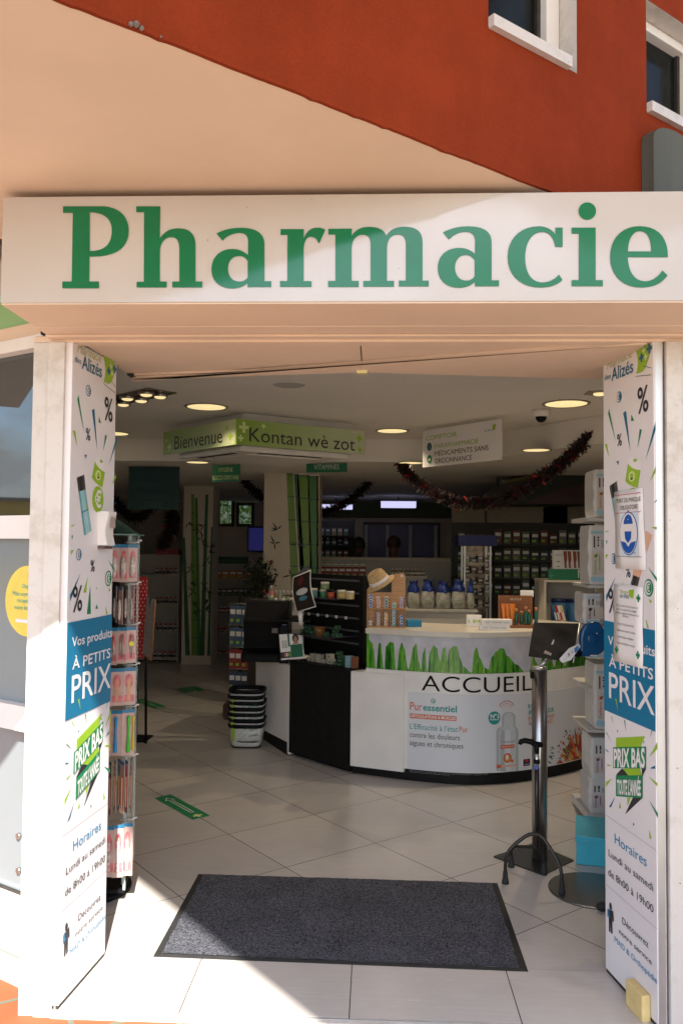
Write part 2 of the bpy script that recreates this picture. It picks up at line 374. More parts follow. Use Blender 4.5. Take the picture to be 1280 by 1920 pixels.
# window openings in the oblique wall
w1l, _ = wall_sz(915, 20); w1r, _ = wall_sz(1081, 135); _, w1b = wall_sz(1081, 137)
w2l, w2b = wall_sz(1212, 232)
w1l = w1l
w2r, _ = wall_sz(1335, 232); _, w2t = wall_sz(1212, -2)
opens = [(w1l, w1r, w1b, w1b+1.25), (w2l, w2r, w1b, w2t)]
S0, S1, ZT = -1.1, 3.6, 6.2
b = MB()
def wq(s0, s1, z0, z1): b.face([W(s0, z0), W(s1, z0), W(s1, z1), W(s0, z1)])
cuts = [S0]+[v for o in opens for v in o[:2]]+[S1]
wq(S0, opens[0][0], SZ, ZT); wq(opens[0][1], opens[1][0], SZ, ZT); wq(opens[1][1], S1, SZ, ZT)
for s0, s1, z0, z1 in opens: wq(s0, s1, SZ, z0); wq(s0, s1, z1, ZT)
b.face([W(S0, SZ), W(S0, ZT), W(S0, ZT, 4), W(S0, SZ, 4)]); b.face([W(S1, SZ), W(S1, SZ, 4), W(S1, ZT, 4), W(S1, ZT)])
b.face([W(S0, ZT), W(S1, ZT), W(S1, ZT, 4), W(S0, ZT, 4)])
# ragged rendered lip along the lower edge
rr = random.Random(3); pts = []
n = 240
rows = []
for i in range(n+1):
    s = S0+(S1-S0)*i/n; k = rr.random(); q = .0016*math.sin(s*19)+.002*k+(.006*rr.random() if rr.random() < .08 else 0)
    rows.append([W(s, SZ+.012, -.002), W(s, SZ-.001-q, -.002-q*.4), W(s, SZ-.001-q*.6, .01)])
b.grid(rows, smooth=False)
b.build('wall', bld, m_orange)
# underside: from the oblique edge back to the shop front
b = MB(); e = W(S0, SZ, .004); f_ = e+ED*((2.99-e.y)/ED.y)
g_ = e-EN*((2.99-e.y)/-EN.y)
b.face([f_, e, g_])
b.face([g_, (f_.x, 2.99, SZ), (f_.x, 2.99, SZ+.06), g_+Vector((0, 0, .06))])
b.build('soffit', bld, m_soffit)
b = MB(); b.box(-1.262, 3.5, 3.03, 3.10, 2.45, 2.79); b.build('wall_band', bld, m_seal)  # wall coloured dark to stand in for shade in the gap behind the sign
m_plaster = mat('shell_plaster', (.5, .44, .38), .9)
b = MB(); b.box(1.32, 4.7, 3.0, 3.1, -.05, 2.449); b.box(-4.7, 4.7, 3.101, 3.449, 2.72, 2.76); b.box(-4.7, 4.7, 3.45, 15.9, 2.953, 2.99); b.build('shop_wall', bld, m_plaster)
for k, (s0, s1, z0, z1) in enumerate(opens):
    b = MB()
    rv = .13                                               # white reveal, sill, then frame and glass set back
    for q in ([W(s1, z0), W(s1, z0, rv), W(s1, z1, rv), W(s1, z1)], [W(s0, z0, rv), W(s0, z0), W(s0, z1), W(s0, z1, rv)], [W(s0, z1), W(s1, z1), W(s1, z1, rv), W(s0, z1, rv)]):
        b.face(q)
    wn = b.build('window', bld, m_worn)
    b = MB()
    def wb(sa, sb, za, zb, da, db):
        P = [W(sa, za, da), W(sb, za, da), W(sb, za, db), W(sa, za, db), W(sa, zb, da), W(sb, zb, da), W(sb, zb, db), W(sa, zb, db)]
        v = [b.bm.verts.new(p) for p in P]
        for q in ((0, 3, 2, 1), (4, 5, 6, 7), (0, 1, 5, 4), (1, 2, 6, 5), (2, 3, 7, 6), (3, 0, 4, 7)): b.bm.faces.new([v[i] for i in q])
    wb(s0+.002, s1-.05, z0-.006, z0+.03, -.022, rv-.002); b.build('sill', wn, m_worn)
    b = MB(); f = .036
    wb(s0+.002, s0+f, z0+.034, z1-.002, rv-.06, rv); wb(s1-f-.03, s1-.002, z0+.034, z1-.002, rv-.06, rv); wb(s0+f, s1-f-.03, z0+.034, z0+.034+f, rv-.059, rv); wb(s0+f, s1-f-.03, z1-f, z1-.002, rv-.059, rv)
    b.build('frame', wn, m_white, bevel=.004)
    b = MB(); b.face([W(s0+f, z0+.034+f, rv-.02), W(s1-f-.03, z0+.034+f, rv-.02), W(s1-f-.03, z1-f, rv-.02), W(s0+f, z1-f, rv-.02)]); b.build('glass', wn, m_glassd)
    b = MB(); q = .018
    for sa, sb, za, zb in ((s0+f, s0+f+q, z0+.034+f, z1-f), (s1-f-.03-q, s1-f-.03, z0+.034+f, z1-f), (s0+f+q, s1-f-.03-q, z0+.034+f, z0+.034+f+q)): wb(sa, sb, za, zb, rv-.035, rv-.021)
    b.build('gasket', wn, m_seal)
# grey weathered board with rounded head on the wall under the second window
m_board = mat('weathered_grey_board', (.085, .085, .066), .75, var=.3, scale=5, stretch=(1, 1, .12), bump=.2)
b = MB(); sa, zt = wall_sz(1201, 250); sb, zt2 = wall_sz(1283, 250)
prof = [(sa, 2.75)]+[(sa+(sb-sa)*(.5-.5*math.cos(t)), zt-.03+.06*math.sin(t)) for t in [math.pi*i/10 for i in range(11)]]+[(sb, 2.75)]
fa = [b.bm.verts.new(W(s, z, -.05)) for s, z in prof]; fb = [b.bm.verts.new(W(s, z, -.002)) for s, z in prof]; b.bm.faces.new(fa)
for i in range(len(prof)): b.bm.faces.new([fa[i], fb[i], fb[(i+1) % len(prof)], fa[(i+1) % len(prof)]])
o = b.build('shutter_board', None, m_board); tag(o, 'grey weathered board with rounded top fixed on the orange wall below the right window', 'shutter')
t = thing('mud_nest', 'small grey mud nest stuck on the lower edge of the orange wall', 'nest', W(*wall_sz(252, 40)))
s_n, z_n = wall_sz(252, 40); b = MB()
for du, dz, r_ in ((-.010, 0, .006), (.002, .004, .008), (.014, .0, .006), (.06, -.002, .003)): b.ell(W(s_n+du, SZ+.002+dz, -.006), (r_, r_*.8, r_), 10, 7)
b.build('clay', t, mat('dry_mud', (.20, .15, .12), .95, var=.3, scale=90, bump=.5))
# added slab out of view: keeps the sun off the right side of the entrance
b = MB(); nh = Vector((.77, .638, 0)); d = Vector((.638, -.77, 0)); A = Vector((-1.5, .651, 0)); B = A+d*6.2
b.prism([(p.x, p.y) for p in (A, B, B+nh*4.6, A+nh*4.3)], 5.0, 5.3); b.build('shade_slab', bld, m_soffit)

# ================================================================== PHARMACY SIGN
SY = 2.565; SX0, SX1, SB, ST = -1.202, 1.62, 2.432, 2.776
sg = thing('shop_sign', 'long white sign box with big green serif letters reading Pharmacie over the entrance', 'sign', (0, SY, SB))
def _panel(t, b):
    cc = N(t, 'ShaderNodeTexCoord'); n1 = N(t, 'ShaderNodeTexNoise'); n1.inputs['Scale'].default_value = 2.5; n1.inputs['Detail'].default_value = 8
    r1 = N(t, 'ShaderNodeValToRGB'); r1.color_ramp.elements[0].position = .3; r1.color_ramp.elements[1].position = .7; r1.color_ramp.elements[0].color = (.52, .475, .44, 1); r1.color_ramp.elements[1].color = (.57, .53, .495, 1)
    v = N(t, 'ShaderNodeTexNoise'); v.inputs['Scale'].default_value = 55; v.inputs['Detail'].default_value = 2; r2 = N(t, 'ShaderNodeValToRGB'); r2.color_ramp.elements[0].position = .755; r2.color_ramp.elements[1].position = .79
    r2.color_ramp.elements[0].color = (1, 1, 1, 1); r2.color_ramp.elements[1].color = (.35, .3, .25, 1); mx_ = N(t, 'ShaderNodeMix'); mx_.data_type = 'RGBA'; mx_.blend_type = 'MULTIPLY'; mx_.inputs[0].default_value = 1
    for n_ in (n1, v): t.links.new(cc.outputs['Object'], n_.inputs['Vector'])
    t.links.new(n1.outputs[0], r1.inputs[0]); t.links.new(v.outputs[0], r2.inputs[0]); t.links.new(r1.outputs[0], mx_.inputs[6]); t.links.new(r2.outputs[0], mx_.inputs[7]); t.links.new(mx_.outputs[2], b.inputs['Base Color'])
    b.inputs['Roughness'].default_value = .1; b.inputs['Coat Weight'].default_value = .4; b.inputs['Coat Roughness'].default_value = .08
    n3 = N(t, 'ShaderNodeTexNoise'); n3.inputs['Scale'].default_value = 3.5; t.links.new(cc.outputs['Object'], n3.inputs['Vector']); bp = N(t, 'ShaderNodeBump'); bp.inputs['Strength'].default_value = .12; bp.inputs['Distance'].default_value = .02; t.links.new(n3.outputs[0], bp.inputs['Height']); t.links.new(bp.outputs[0], b.inputs['Normal'])
m_signw = rampmat('glossy_white_sign_panel', _panel)
b = MB(); b.box(SX0, SX1, SY, 2.83, SB, ST); b.build('sign_box', sg, m_signw, bevel=.003)
b = MB(); b.box(SX0+.001, SX1, 2.832, 3.028, SB-.008, ST-.01); b.box(SX0+.001, SX1, 2.925, 3.0, SB-.018, SB-.0085); b.build('rear_box', sg, m_soffit, bevel=.003)
b = MB(); b.box(SX0+.002, SX1-.002, SY+.004, 2.828, SB-.005, SB-.0005); b.build('underside_panel', sg, m_soffit)  # warm reflected tone of the underside put in as a peach plate
b = MB(); b.box(SX0+.006, SX1, 2.86, 2.98, ST+.002, ST+.1); b.build('top_gap_strip', sg, m_seal)  # dark strip standing in for the shaded gap over the sign box
GA = (100, 370, .25); GB = (380, 370, .25); GC = (600, 370, .28125); GD = (930, 360, .27344)
GL = [
 (GA, 'M 75 67 L 375 67 C 500 72 567 150 567 247 C 567 380 470 444 300 444 L 273 444 L 271 631 L 344 631 L 344 682 L 69 682 L 69 631 L 140 631 L 148 116 L 75 116 M 275 112 C 390 112 440 170 440 245 C 440 350 390 404 275 402'),
 (GA, 'M 623 67 L 803 67 L 800 307 C 840 250 880 232 945 232 C 1025 232 1067 280 1067 360 L 1067 631 L 1118 631 L 1118 676 L 893 676 L 893 631 L 946 631 L 946 390 C 946 325 925 299 885 299 C 830 299 800 350 800 410 L 800 631 L 850 631 L 850 676 L 626 676 L 626 633 L 680 633 L 682 111 L 623 111'),
 (GB, 'M 104 271 C 160 240 220 228 290 228 C 400 228 463 270 463 350 L 463 629 L 514 629 L 514 673 L 337 673 L 337 642 C 310 668 265 684 220 684 C 130 684 66 630 66 540 C 66 450 130 387 220 387 C 270 387 310 405 340 433 L 341 330 C 341 290 320 267 280 267 C 225 267 180 290 149 326 M 338 480 C 325 455 305 440 277 440 C 220 440 190 480 190 535 C 190 595 225 632 277 632 C 305 632 325 620 338 600'),
 (GB, 'M 584 238 L 759 238 L 757 307 C 780 250 815 227 860 227 C 885 227 905 234 919 243 L 876 341 L 866 341 C 860 312 838 295 810 295 C 775 295 757 340 757 400 L 757 628 L 816 628 L 816 672 L 580 672 L 580 628 L 634 628 L 636 282 L 584 282'),
 (GC, 'M 55 210 L 212 208 L 210 256 C 240 212 275 197 325 197 C 390 197 425 215 441 257 C 465 212 510 196 560 196 C 640 196 682 225 682 300 L 682 555 L 723 555 L 723 594 L 524 594 L 524 555 L 571 555 L 571 320 C 571 270 555 248 520 248 C 470 248 445 285 445 340 L 445 557 L 492 557 L 492 596 L 288 596 L 288 557 L 336 557 L 336 320 C 336 270 320 249 285 249 C 235 249 210 290 210 345 L 210 557 L 257 557 L 257 598 L 53 598 L 53 557 L 102 557 L 102 248 L 55 248'),
 (GC, 'M 818 234 C 870 205 925 193 985 193 C 1085 193 1142 225 1142 300 L 1142 553 L 1191 553 L 1191 593 L 1031 593 L 1031 562 C 1005 590 965 603 922 603 C 840 603 783 552 783 470 C 783 390 840 337 925 337 C 970 337 1005 352 1031 378 L 1032 295 C 1032 250 1010 230 970 230 C 925 230 885 250 858 281 M 1029 420 C 1015 397 995 384 970 384 C 925 384 898 420 898 468 C 898 520 930 555 972 555 C 998 555 1018 545 1029 525'),
 (GD, 'M 404 244 L 454 244 L 454 377 L 403 377 C 395 310 360 274 315 274 C 240 274 197 350 197 450 C 197 560 245 620 315 620 C 360 620 400 600 429 566 L 453 603 C 415 640 365 655 300 655 C 165 655 77 570 77 445 C 77 320 165 235 290 235 C 335 235 375 250 404 290'),
 (GD, 'M 515 244 L 680 244 L 680 604 L 729 604 L 729 646 L 516 646 L 516 604 L 565 604 L 565 285 L 515 285'),
 (GD, 'M 683 130 C 683 163 656 190 623 190 C 590 190 563 163 563 130 C 563 97 590 71 623 71 C 656 71 683 97 683 130'),
 (GD, 'M 1175 447 L 900 447 C 905 555 950 612 1020 612 C 1065 612 1105 585 1138 538 L 1173 572 C 1130 630 1075 655 990 655 C 865 655 779 570 779 445 C 779 320 860 234 980 234 C 1105 234 1178 310 1175 447 M 901 407 C 903 320 935 268 985 268 C 1035 268 1061 320 1061 407'),
]
b = MB()
for (ox, oy, k), d in GL:
    P = []
    for poly_ in path_pts(d):
        q = [aty(ox+x*k, oy+y*k, SY) for x, y in poly_]; P.append([(p.x, p.z) for p in q])
    put(b, fill2d(P), plane((0, SY, 0), (1, 0, 0), (0, 0, 1)), .0025)
b.build('lettering', sg, m_sgreen)

# ================================================================== DOOR FRAME
fr = thing('door_frame', 'white painted metal door frame with worn jambs around the open entrance', 'door frame', (0, 2.97, 0))
b = MB(); b.box(-1.262, -1.142, 2.97, 3.24, -.1, 2.405); b.box(-1.205, -1.142, 2.962, 2.9695, -.1, 2.405); b.build('jamb', fr, m_worn, bevel=.004)
b = MB(); b.box(1.03, 1.32, 2.97, 3.06, -.1, 2.405); b.box(1.03, 1.085, 2.962, 2.9695, -.1, 2.405); b.build('jamb', fr, m_worn, bevel=.004)
b = MB()
for x0, x1 in ((-1.135, -1.129), (1.008, 1.016)): b.box(x0, x1, 2.978, 2.998, 0, 2.405)
b.build('track', fr, m_alu)
b = MB(); b.box(-1.1415, -1.12, 3.0, 3.04, 0, 2.404); b.box(.993, 1.0295, 3.0, 3.04, 0, 2.404); b.build('gap_strip', fr, m_seal)  # dark boxes stand in for the shaded gaps between leaf and jamb
b = MB(); b.box(-1.262, 1.32, 2.9725, 3.03, 2.4055, 2.425); b.box(-1.262, 1.32, 2.985, 3.02, 2.4255, 2.432, ); b.build('header', fr, m_soffit)
b = MB(); b.box(-1.13, 1.01, 2.976, 2.984, 2.4255, 2.433); b.build('header_gap', fr, m_seal)
b = MB(); b.box(-1.14, 1.03, 2.955, 2.984, -.1, -.004); b.build('threshold', fr, m_worn, bevel=.003)
b = MB(); b.box(-1.12, 1.01, 2.972, 2.9765, -.0035, .001); b.build('threshold_rail', fr, m_alu)
# door operator overhead: two boards meeting in the middle, guide rails under their rear edge
op = thing('door_operator', 'cream boards of the sliding door gear overhead with guide rails and a centre joint', 'door gear', (0, 3.3, 2.42))
for nm, xa, xb, ya, yb in (('board', -1.10, -.062, 3.64, 3.475), ('board', -.058, .97, 3.475, 3.62)):
    b = MB(); b.prism([(xa, 3.032), (xb, 3.032), (xb, yb), (xa, ya)], 2.418, 2.46); b.build(nm, op, m_soffit)
    b = MB()
    for o1, o2, z0 in ((.018, .03, 2.404), (.045, .06, 2.409)):
        b.prism([(xa+.02, ya-o2), (xb-.02*(xb > 0)-.018*(xb < 0)+0, yb-o2), (xb-.02*(xb > 0)-.018*(xb < 0), yb-o1), (xa+.02, ya-o1)], z0, 2.4175)
    b.build('guide_rail', op, m_soffit)
    b = MB(); xe = xa+.002 if xa < -.5 else xb-.02; ye = ya if xa < -.5 else yb
    b.box(xe, xe+.03, ye-.065, ye-.01, 2.408, 2.4172); b.build('rail_end', op, m_seal)
b = MB(); b.prism([(-1.10, 3.641), (-.06, 3.476), (.97, 3.621), (.97, 2.99), (-1.10, 3.68)], 2.40, 2.7); b.build('rear_casing', op, m_soffit)
b = MB(); b.box(-.082, -.038, 3.43, 3.4725, 2.388, 2.417); b.build('centre_stop', op, mat('brass_stop', (.75, .68, .35), .4))
b = MB(); b.box(-.0615, -.0585, 3.04, 3.47, 2.416, 2.45); b.build('joint', op, m_seal)

# ================================================================== DOOR LEAVES with the printed graphics
LO, LI = Vector((-1.117, 2.974, 0)), Vector((-1.078, 3.367, 0))
RI, RO = Vector((.917, 3.362, 0)), Vector((.989, 2.974, 0))
LW = (LI-LO).length; RW = (RO-RI).length; LU = (LI-LO).normalized(); RU = (RO-RI).normalized()
SL = plane(LO, LU, (0, 0, 1)); SR = plane(RI, RU, (0, 0, 1))
LN = LU.cross(Vector((0, 0, 1))); RN = RU.cross(Vector((0, 0, 1)))
def lp(px, py):
    p = onpl(px, py, LO, LN); return (p-LO).dot(LU), p.z
def rp(px, py):
    p = onpl(px, py, RI, RN); return (p-RI).dot(RU), p.z
def l3(x, y): return lp(x/4, 600+y/4)
def l4(x, y): return lp(x/4, 1060+y/4)
def l5(x, y): return lp(x/4, 1480+y/4)
KZ = 960/220
def r6(x, y): return rp(1060+x/KZ, 620+y/KZ)
def r7(x, y): return rp(1060+x/KZ, 1040+y/KZ)
def r8(x, y): return rp(1060+x/KZ, 1480+y/KZ)
PW = .395
def leaf(name, S, width, label):
    t = thing(name, label, 'door', S(width/2, 0))
    def bx(nm, u0, u1, z0, z1, h0, h1, m, bev=0.):
        b = MB(); v = [b.bm.verts.new(p) for p in (S(u0, z0, h0), S(u1, z0, h0), S(u1, z0, h1), S(u0, z0, h1), S(u0, z1, h0), S(u1, z1, h0), S(u1, z1, h1), S(u0, z1, h1))]
        for q in ((0, 3, 2, 1), (4, 5, 6, 7), (0, 1, 5, 4), (1, 2, 6, 5), (2, 3, 7, 6), (3, 0, 4, 7)): b.bm.faces.new([v[i] for i in q])
        bmesh.ops.recalc_face_normals(b.bm, faces=b.bm.faces); return b.build(nm, t, m, bevel=bev)
    bx('leaf', 0, width, .014, 2.412, -.036, 0, m_poster, .003); bx('brush_seal', .004, width-.004, .001, .0135, -.03, -.002, m_seal)
    bx('edge_profile', -.006 if name == 'x' else width-.0002, width+.003, .004, 2.41, -.03, -.004, m_alu)
    Z = lambda *q: [r6(*p) for p in q]
    k = width/PW
    S2 = lambda u, v, h=0.: S(u*k, v, h)
    # logo
    b = MB(); u, v = r6(340, 322); text(b, 'Pharmacie', S2, u, v, .038, .205, m=mat('pale_olive_print', (.42, .45, .10), .4), shear=.25, slope=.03, bold=-.008)
    u, v = r6(322, 410); text(b, 'des', S2, u, v, .022, .052, m=m_teal)
    u, v = r6(378, 412); text(b, 'Alizés', S2, u, v, .050, .175, m=m_teal, bold=.01)
    P = path_pts('M 562 130 C 600 105 640 90 682 78 C 700 160 690 240 636 330 L 580 352 C 600 270 600 200 562 130')[0]
    poly(b, [r6(*p) for p in P], S2, .0015, m_lime)
    for c, r_, mm in (((625, 220), .016, m_teal), ((690, 145), .018, m_teal), ((645, 160), .012, mat('pale_lime', (.62, .74, .3), .4)), ((660, 212), .012, MATS['pale_lime'])): cross(b, r6(*c), r_, S2, .003, mm)
    b.use(m_gdark); P = [r6(*p) for p in ((575, 375), (705, 362), (705, 305), (640, 290))]
    for p, q in zip(P, P[1:]): poly(b, [p, q, (q[0], q[1]+.002), (p[0], p[1]+.002)], S2)
    b.build('logo', t)
    # shards
    b = MB()
    SH = [(m_green, r6, ((357, 635), (350, 680), (412, 905))), (m_teal, r6, ((473, 672), (496, 655), (532, 990))), (m_green, r6, ((540, 685), (563, 735), (537, 738))), (m_green, r6, ((608, 805), (626, 810), (590, 960))),
          (m_teal, r6, ((738, 740), (740, 810), (655, 1060))), (m_lime, r6, ((321, 930), (340, 925), (358, 1035))), (m_teal, r6, ((417, 1068), (438, 1065), (432, 1100))), (m_lime, r6, ((741, 1105), (741, 1155), (690, 1235))),
          (m_teal, r6, ((722, 1410), (748, 1380), (748, 1395))), (m_lime, r6, ((700, 1608), (749, 1605), (747, 1628))), (m_lime, r6, ((330, 1640), (360, 1635), (330, 1655))), (m_green, r6, ((332, 1720), (344, 1715), (338, 1752))), (m_lime, r6, ((330, 1830), (352, 1830), (330, 1870))),
          (m_green, r7, ((675, 100), (750, 190), (750, 225))), (m_teal, r7, ((412, 180), (333, 335), (335, 385))), (m_lime, r7, ((683, 365), (710, 380), (696, 402))), (m_lime, r7, ((655, 525), (664, 540), (684, 605), (668, 600)))]
    for mm, f, q in SH: poly(b, [f(*p) for p in q], S2, .0012, mm)
    for q, mm in ((((655, 85), (645, 205), (622, 205)), m_lime), (((675, 150), (680, 364), (650, 367)), m_green), (((722, 290), (733, 325), (715, 328)), m_green), (((720, 165), (728, 172), (716, 182)), m_lime)):
        poly(b, [l4(*p) for p in q], S2, .0012, mm)
    b.build('shard_pattern', t)
    # coins, per cent marks, tin and bottle
    b = MB()
    for f, c, r_, m1, ch in ((r6, (438, 542), .022, m_teal, '€'), (r7, (682, 272), .032, m_green, '€'), (l3, (590, 1760), .022, m_teal, '€')):
        u, v = f(*c); disc(b, (u, v), r_, S2, .001, m1); disc(b, (u-.002, v), r_*.8, S2, .0018, m_poster); disc(b, (u+.003, v), r_*.62, S2, .0024, m1); text(b, ch, S2, u, v-r_*.4, r_*.8, align='c', m=m_poster, bold=.02, off=.003)
    u, v = l3(733, 1345); disc(b, (u, v), .052, S2, .001, m_lime); text(b, '€', S2, u, v-.031, .062, align='c', m=m_poster, bold=.03)
    b.build('coin_print', t)
    b = MB(); b.use(m_gdark)
    for f, a, h in ((r6, (592, 678), .092), (r6, (424, 945), .045), (l3, (675, 1888), .044), (l4, (540, 350), .092)):
        u, v = f(*a); text(b, '%', S2, u, v, h, h*.86, m=m_gdark, bold=.012)
    b.build('percent_print', t)
    b = MB()
    P = path_pts('M 512 1085 C 540 1130 580 1140 614 1140 L 592 1283 C 550 1280 510 1255 490 1230')[0]; poly(b, [r6(*p) for p in P], S2, .001, m_lime)
    P = path_pts('M 512 1085 C 515 1055 520 1045 530 1035 C 570 1030 600 1050 622 1075 L 614 1140 C 580 1140 540 1130 512 1085')[0]; poly(b, [r6(*p) for p in P], S2, .0011, m_paper)
    u, v = r6(572, 1060); disc(b, (u, v), .014, S2, .002, m_lime, ry=.006)
    u, v = r6(545, 1192); disc(b, (u, v), .026, S2, .0018, MATS['pale_lime'], ry=.02); disc(b, (u, v+.002), .012, S2, .0026, m_lime, ry=.010); disc(b, (u, v-.009), .010, S2, .0028, m_gdark, ry=.004)
    b.build('tin_print', t)
    b = MB(); q = [l3(*p) for p in ((573, 1182), (630, 1160), (640, 1270), (588, 1287))]; mid = lambda a, c, t_: (a[0]+(c[0]-a[0])*t_, a[1]+(c[1]-a[1])*t_)
    for t0, t1, mm in ((0, .22, m_metal), (.22, .62, m_gdark), (.62, 1, m_metal)): poly(b, [mid(q[0], q[1], t0), mid(q[0], q[1], t1), mid(q[3], q[2], t1), mid(q[3], q[2], t0)], S2, .0012, mm)
    q = [l3(*p) for p in ((588, 1287), (640, 1270), (685, 1580), (630, 1618))]; ma = mat('aqua_print', (.20, .46, .50), .3); mb_ = mat('pale_aqua_print', (.34, .58, .62), .3)
    for t0, t1, mm in ((0, .2, mat('dark_aqua_print', (.10, .34, .40), .3)), (.2, .75, mb_), (.75, 1, ma)): poly(b, [mid(q[0], q[1], t0), mid(q[0], q[1], t1), mid(q[3], q[2], t1), mid(q[3], q[2], t0)], S2, .0012, mm)
    poly(b, [l3(*p) for p in ((612, 1440), (658, 1415), (659, 1422), (613, 1448))], S2, .002, m_teal); poly(b, [l3(*p) for p in ((640, 1400), (655, 1385), (652, 1422))], S2, .0022, m_lime)
    b.build('bottle_print', t)
    # blue banner
    zt = r7(331, 541)[1]; zb = r7(331, 1275)[1]
    b = MB(); rect(b, .0005, PW-.0005, zb, zt, S2, .0016, m_blue); b.build('blue_banner', t)
    b = MB(); b.use(m_poster)
    fit(b, 'Vos produits', r7, S2, 353, 735, 664, 736, m_poster, .012, .003); fit(b, 'À PETITS', r7, S2, 360, 912, 832, 722, m_poster, .012, .003); fit(b, 'PRIX', r7, S2, 360, 1168, 962, 735, m_poster, .008, .003)
    b.use(m_lime); poly(b, [r7(*p) for p in ((410, 1180), (422, 1180), (438, 1288))], S2, .003)
    b.build('slogan_lettering', t)
    # offer burst
    b = MB()
    for q, mm, f in ((((372, 1325), (380, 1328), (395, 1395)), m_lime, r7), (((478, 1352), (488, 1360), (497, 1450)), m_green, r7), (((735, 1390), (718, 1395), (690, 1500)), m_green, r7), (((332, 1455), (338, 1455), (380, 1540)), m_green, r7),
                     (((752, 1535), (752, 1590), (685, 1662)), m_lime, r7), (((332, 1590), (332, 1605), (360, 1622)), m_teal, r7), (((340, 1718), (380, 1725), (345, 1735)), m_lime, r7), (((735, 1728), (735, 1755), (690, 1750)), m_teal, r7),
                     (((332, 1865), (380, 1832), (332, 1905)), m_lime, r7), (((678, 1815), (750, 1870), (752, 1900)), m_lime, r7), (((408, 60), (375, 148), (355, 148)), m_teal, r8), (((448, 105), (455, 158), (438, 158)), m_lime, r8),
                     (((685, 90), (758, 200), (758, 240)), m_green, r8), (((685, 330), (706, 405), (688, 408)), m_lime, r8), (((555, 270), (566, 295), (553, 300)), m_green, r8), (((422, 1438), (432, 1440), (426, 1455)), m_gdark, r7), (((636, 1528), (646, 1530), (642, 1548)), m_gdark, r7), (((505, 70), (535, 70), (508, 140)), m_lime, r8), (((552, 70), (632, 72), (488, 208)), m_gdark, r8)):
        poly(b, [f(*p) for p in q], S2, .0012, mm)
    b.build('burst_pattern', t)
    b = MB(); poly(b, [r7(*p) for p in ((415, 1500), (652, 1488), (612, 1580), (415, 1580))], S2, .0016, m_lime)
    P = [r7(*p) for p in ((392, 1578), (662, 1572), (662, 1752), (392, 1748))]; poly(b, P, S2, .0024, m_green)
    poly(b, [r7(*p) for p in ((418, 1800), (462, 1752), (520, 1800), (515, 1812), (420, 1812))], S2, .0012, m_gdark); poly(b, [r7(*p) for p in ((470, 1752), (610, 1752), (628, 1812), (518, 1812))], S2, .0018, m_lime); poly(b, [r7(*p) for p in ((625, 1752), (662, 1752), (634, 1812), (628, 1812))], S2, .0013, m_gdark)
    poly(b, [r7(*p) for p in ((416, 1808), (634, 1808), (634, 1995), (416, 1978))], S2, .0024, m_green)
    b.build('offer_ribbon', t)
    b = MB(); u0, z0 = r7(400, 1735); u1, z1 = r7(655, 1735); h = r7(400, 1595)[1]-r7(400, 1735)[1]
    text(b, 'PRIX BAS', S2, u0, z0, h, u1-u0, bold=.03, off=.0035, m=m_paper, slope=(r7(655, 1740)[1]-z0)/(u1-u0))
    u0, z0 = r7(428, 1960); u1, z1 = r7(622, 1972); h = (r7(428, 1848)[1]-z0); text(b, "TOUTE L'ANNÉE", S2, u0, z0, h, u1-u0, bold=.03, off=.0035, m=m_paper, slope=(z1-z0)/(u1-u0)); b.build('offer_lettering', t)
    # opening hours
    b = MB(); b.use(mat('grey_rule', (.42, .40, .42), .5))
    z1 = r8(331, 212)[1]; z2 = r8(331, 777)[1]; rect(b, 0, PW, z1-.001, z1+.001, S2, .001); rect(b, 0, PW, z2-.001, z2+.001, S2, .001); b.build('rule', t)
    b = MB(); q = lambda x, y: r8(x, y)[1]
    hb = mat('hours_blue_print', (.02, .23, .42), .4)
    fit(b, 'Horaires', r8, S2, 405, 440, 362, 665, hb); fit(b, 'Lundi au samedi', r8, S2, 355, 546, 490, 718, m_gdark); fit(b, 'de 8h00 à 19h00', r8, S2, 352, 702, 645, 720, m_gdark)
    b.build('hours_lettering', t)
    b = MB(); fit(b, 'Découvrez', r8, S2, 466, 1100, 1047, 680, m_gdark); fit(b, 'notre service', r8, S2, 442, 1182, 1140, 706, m_gdark); fit(b, 'MAD & Orthopédie', r8, S2, 404, 1248, 1203, 748, hb); b.build('service_lettering', t)
    b = MB(); u, v = r8(370, 962); disc(b, (u, v), .011, S2, .0015, m_gdark, ry=.015)
    poly(b, [r8(*p) for p in ((352, 985), (392, 1000), (398, 1085), (388, 1085), (384, 1040), (386, 1185), (374, 1182), (371, 1095), (368, 1175), (357, 1165), (355, 1060))], S2, .0015, m_gdark)
    poly(b, [r8(*p) for p in ((345, 985), (356, 975), (362, 1035), (376, 1050), (346, 1045))], S2, .0022, m_blue)
    b.build('pictogram', t)
    return t
dl = leaf('door_leaf', SL, LW, 'white door leaf with printed offers, open on the left, a gel dispenser stuck on it')
dr = leaf('door_leaf', SR, RW, 'white door leaf with printed offers, open on the right and half covered by paper notices')
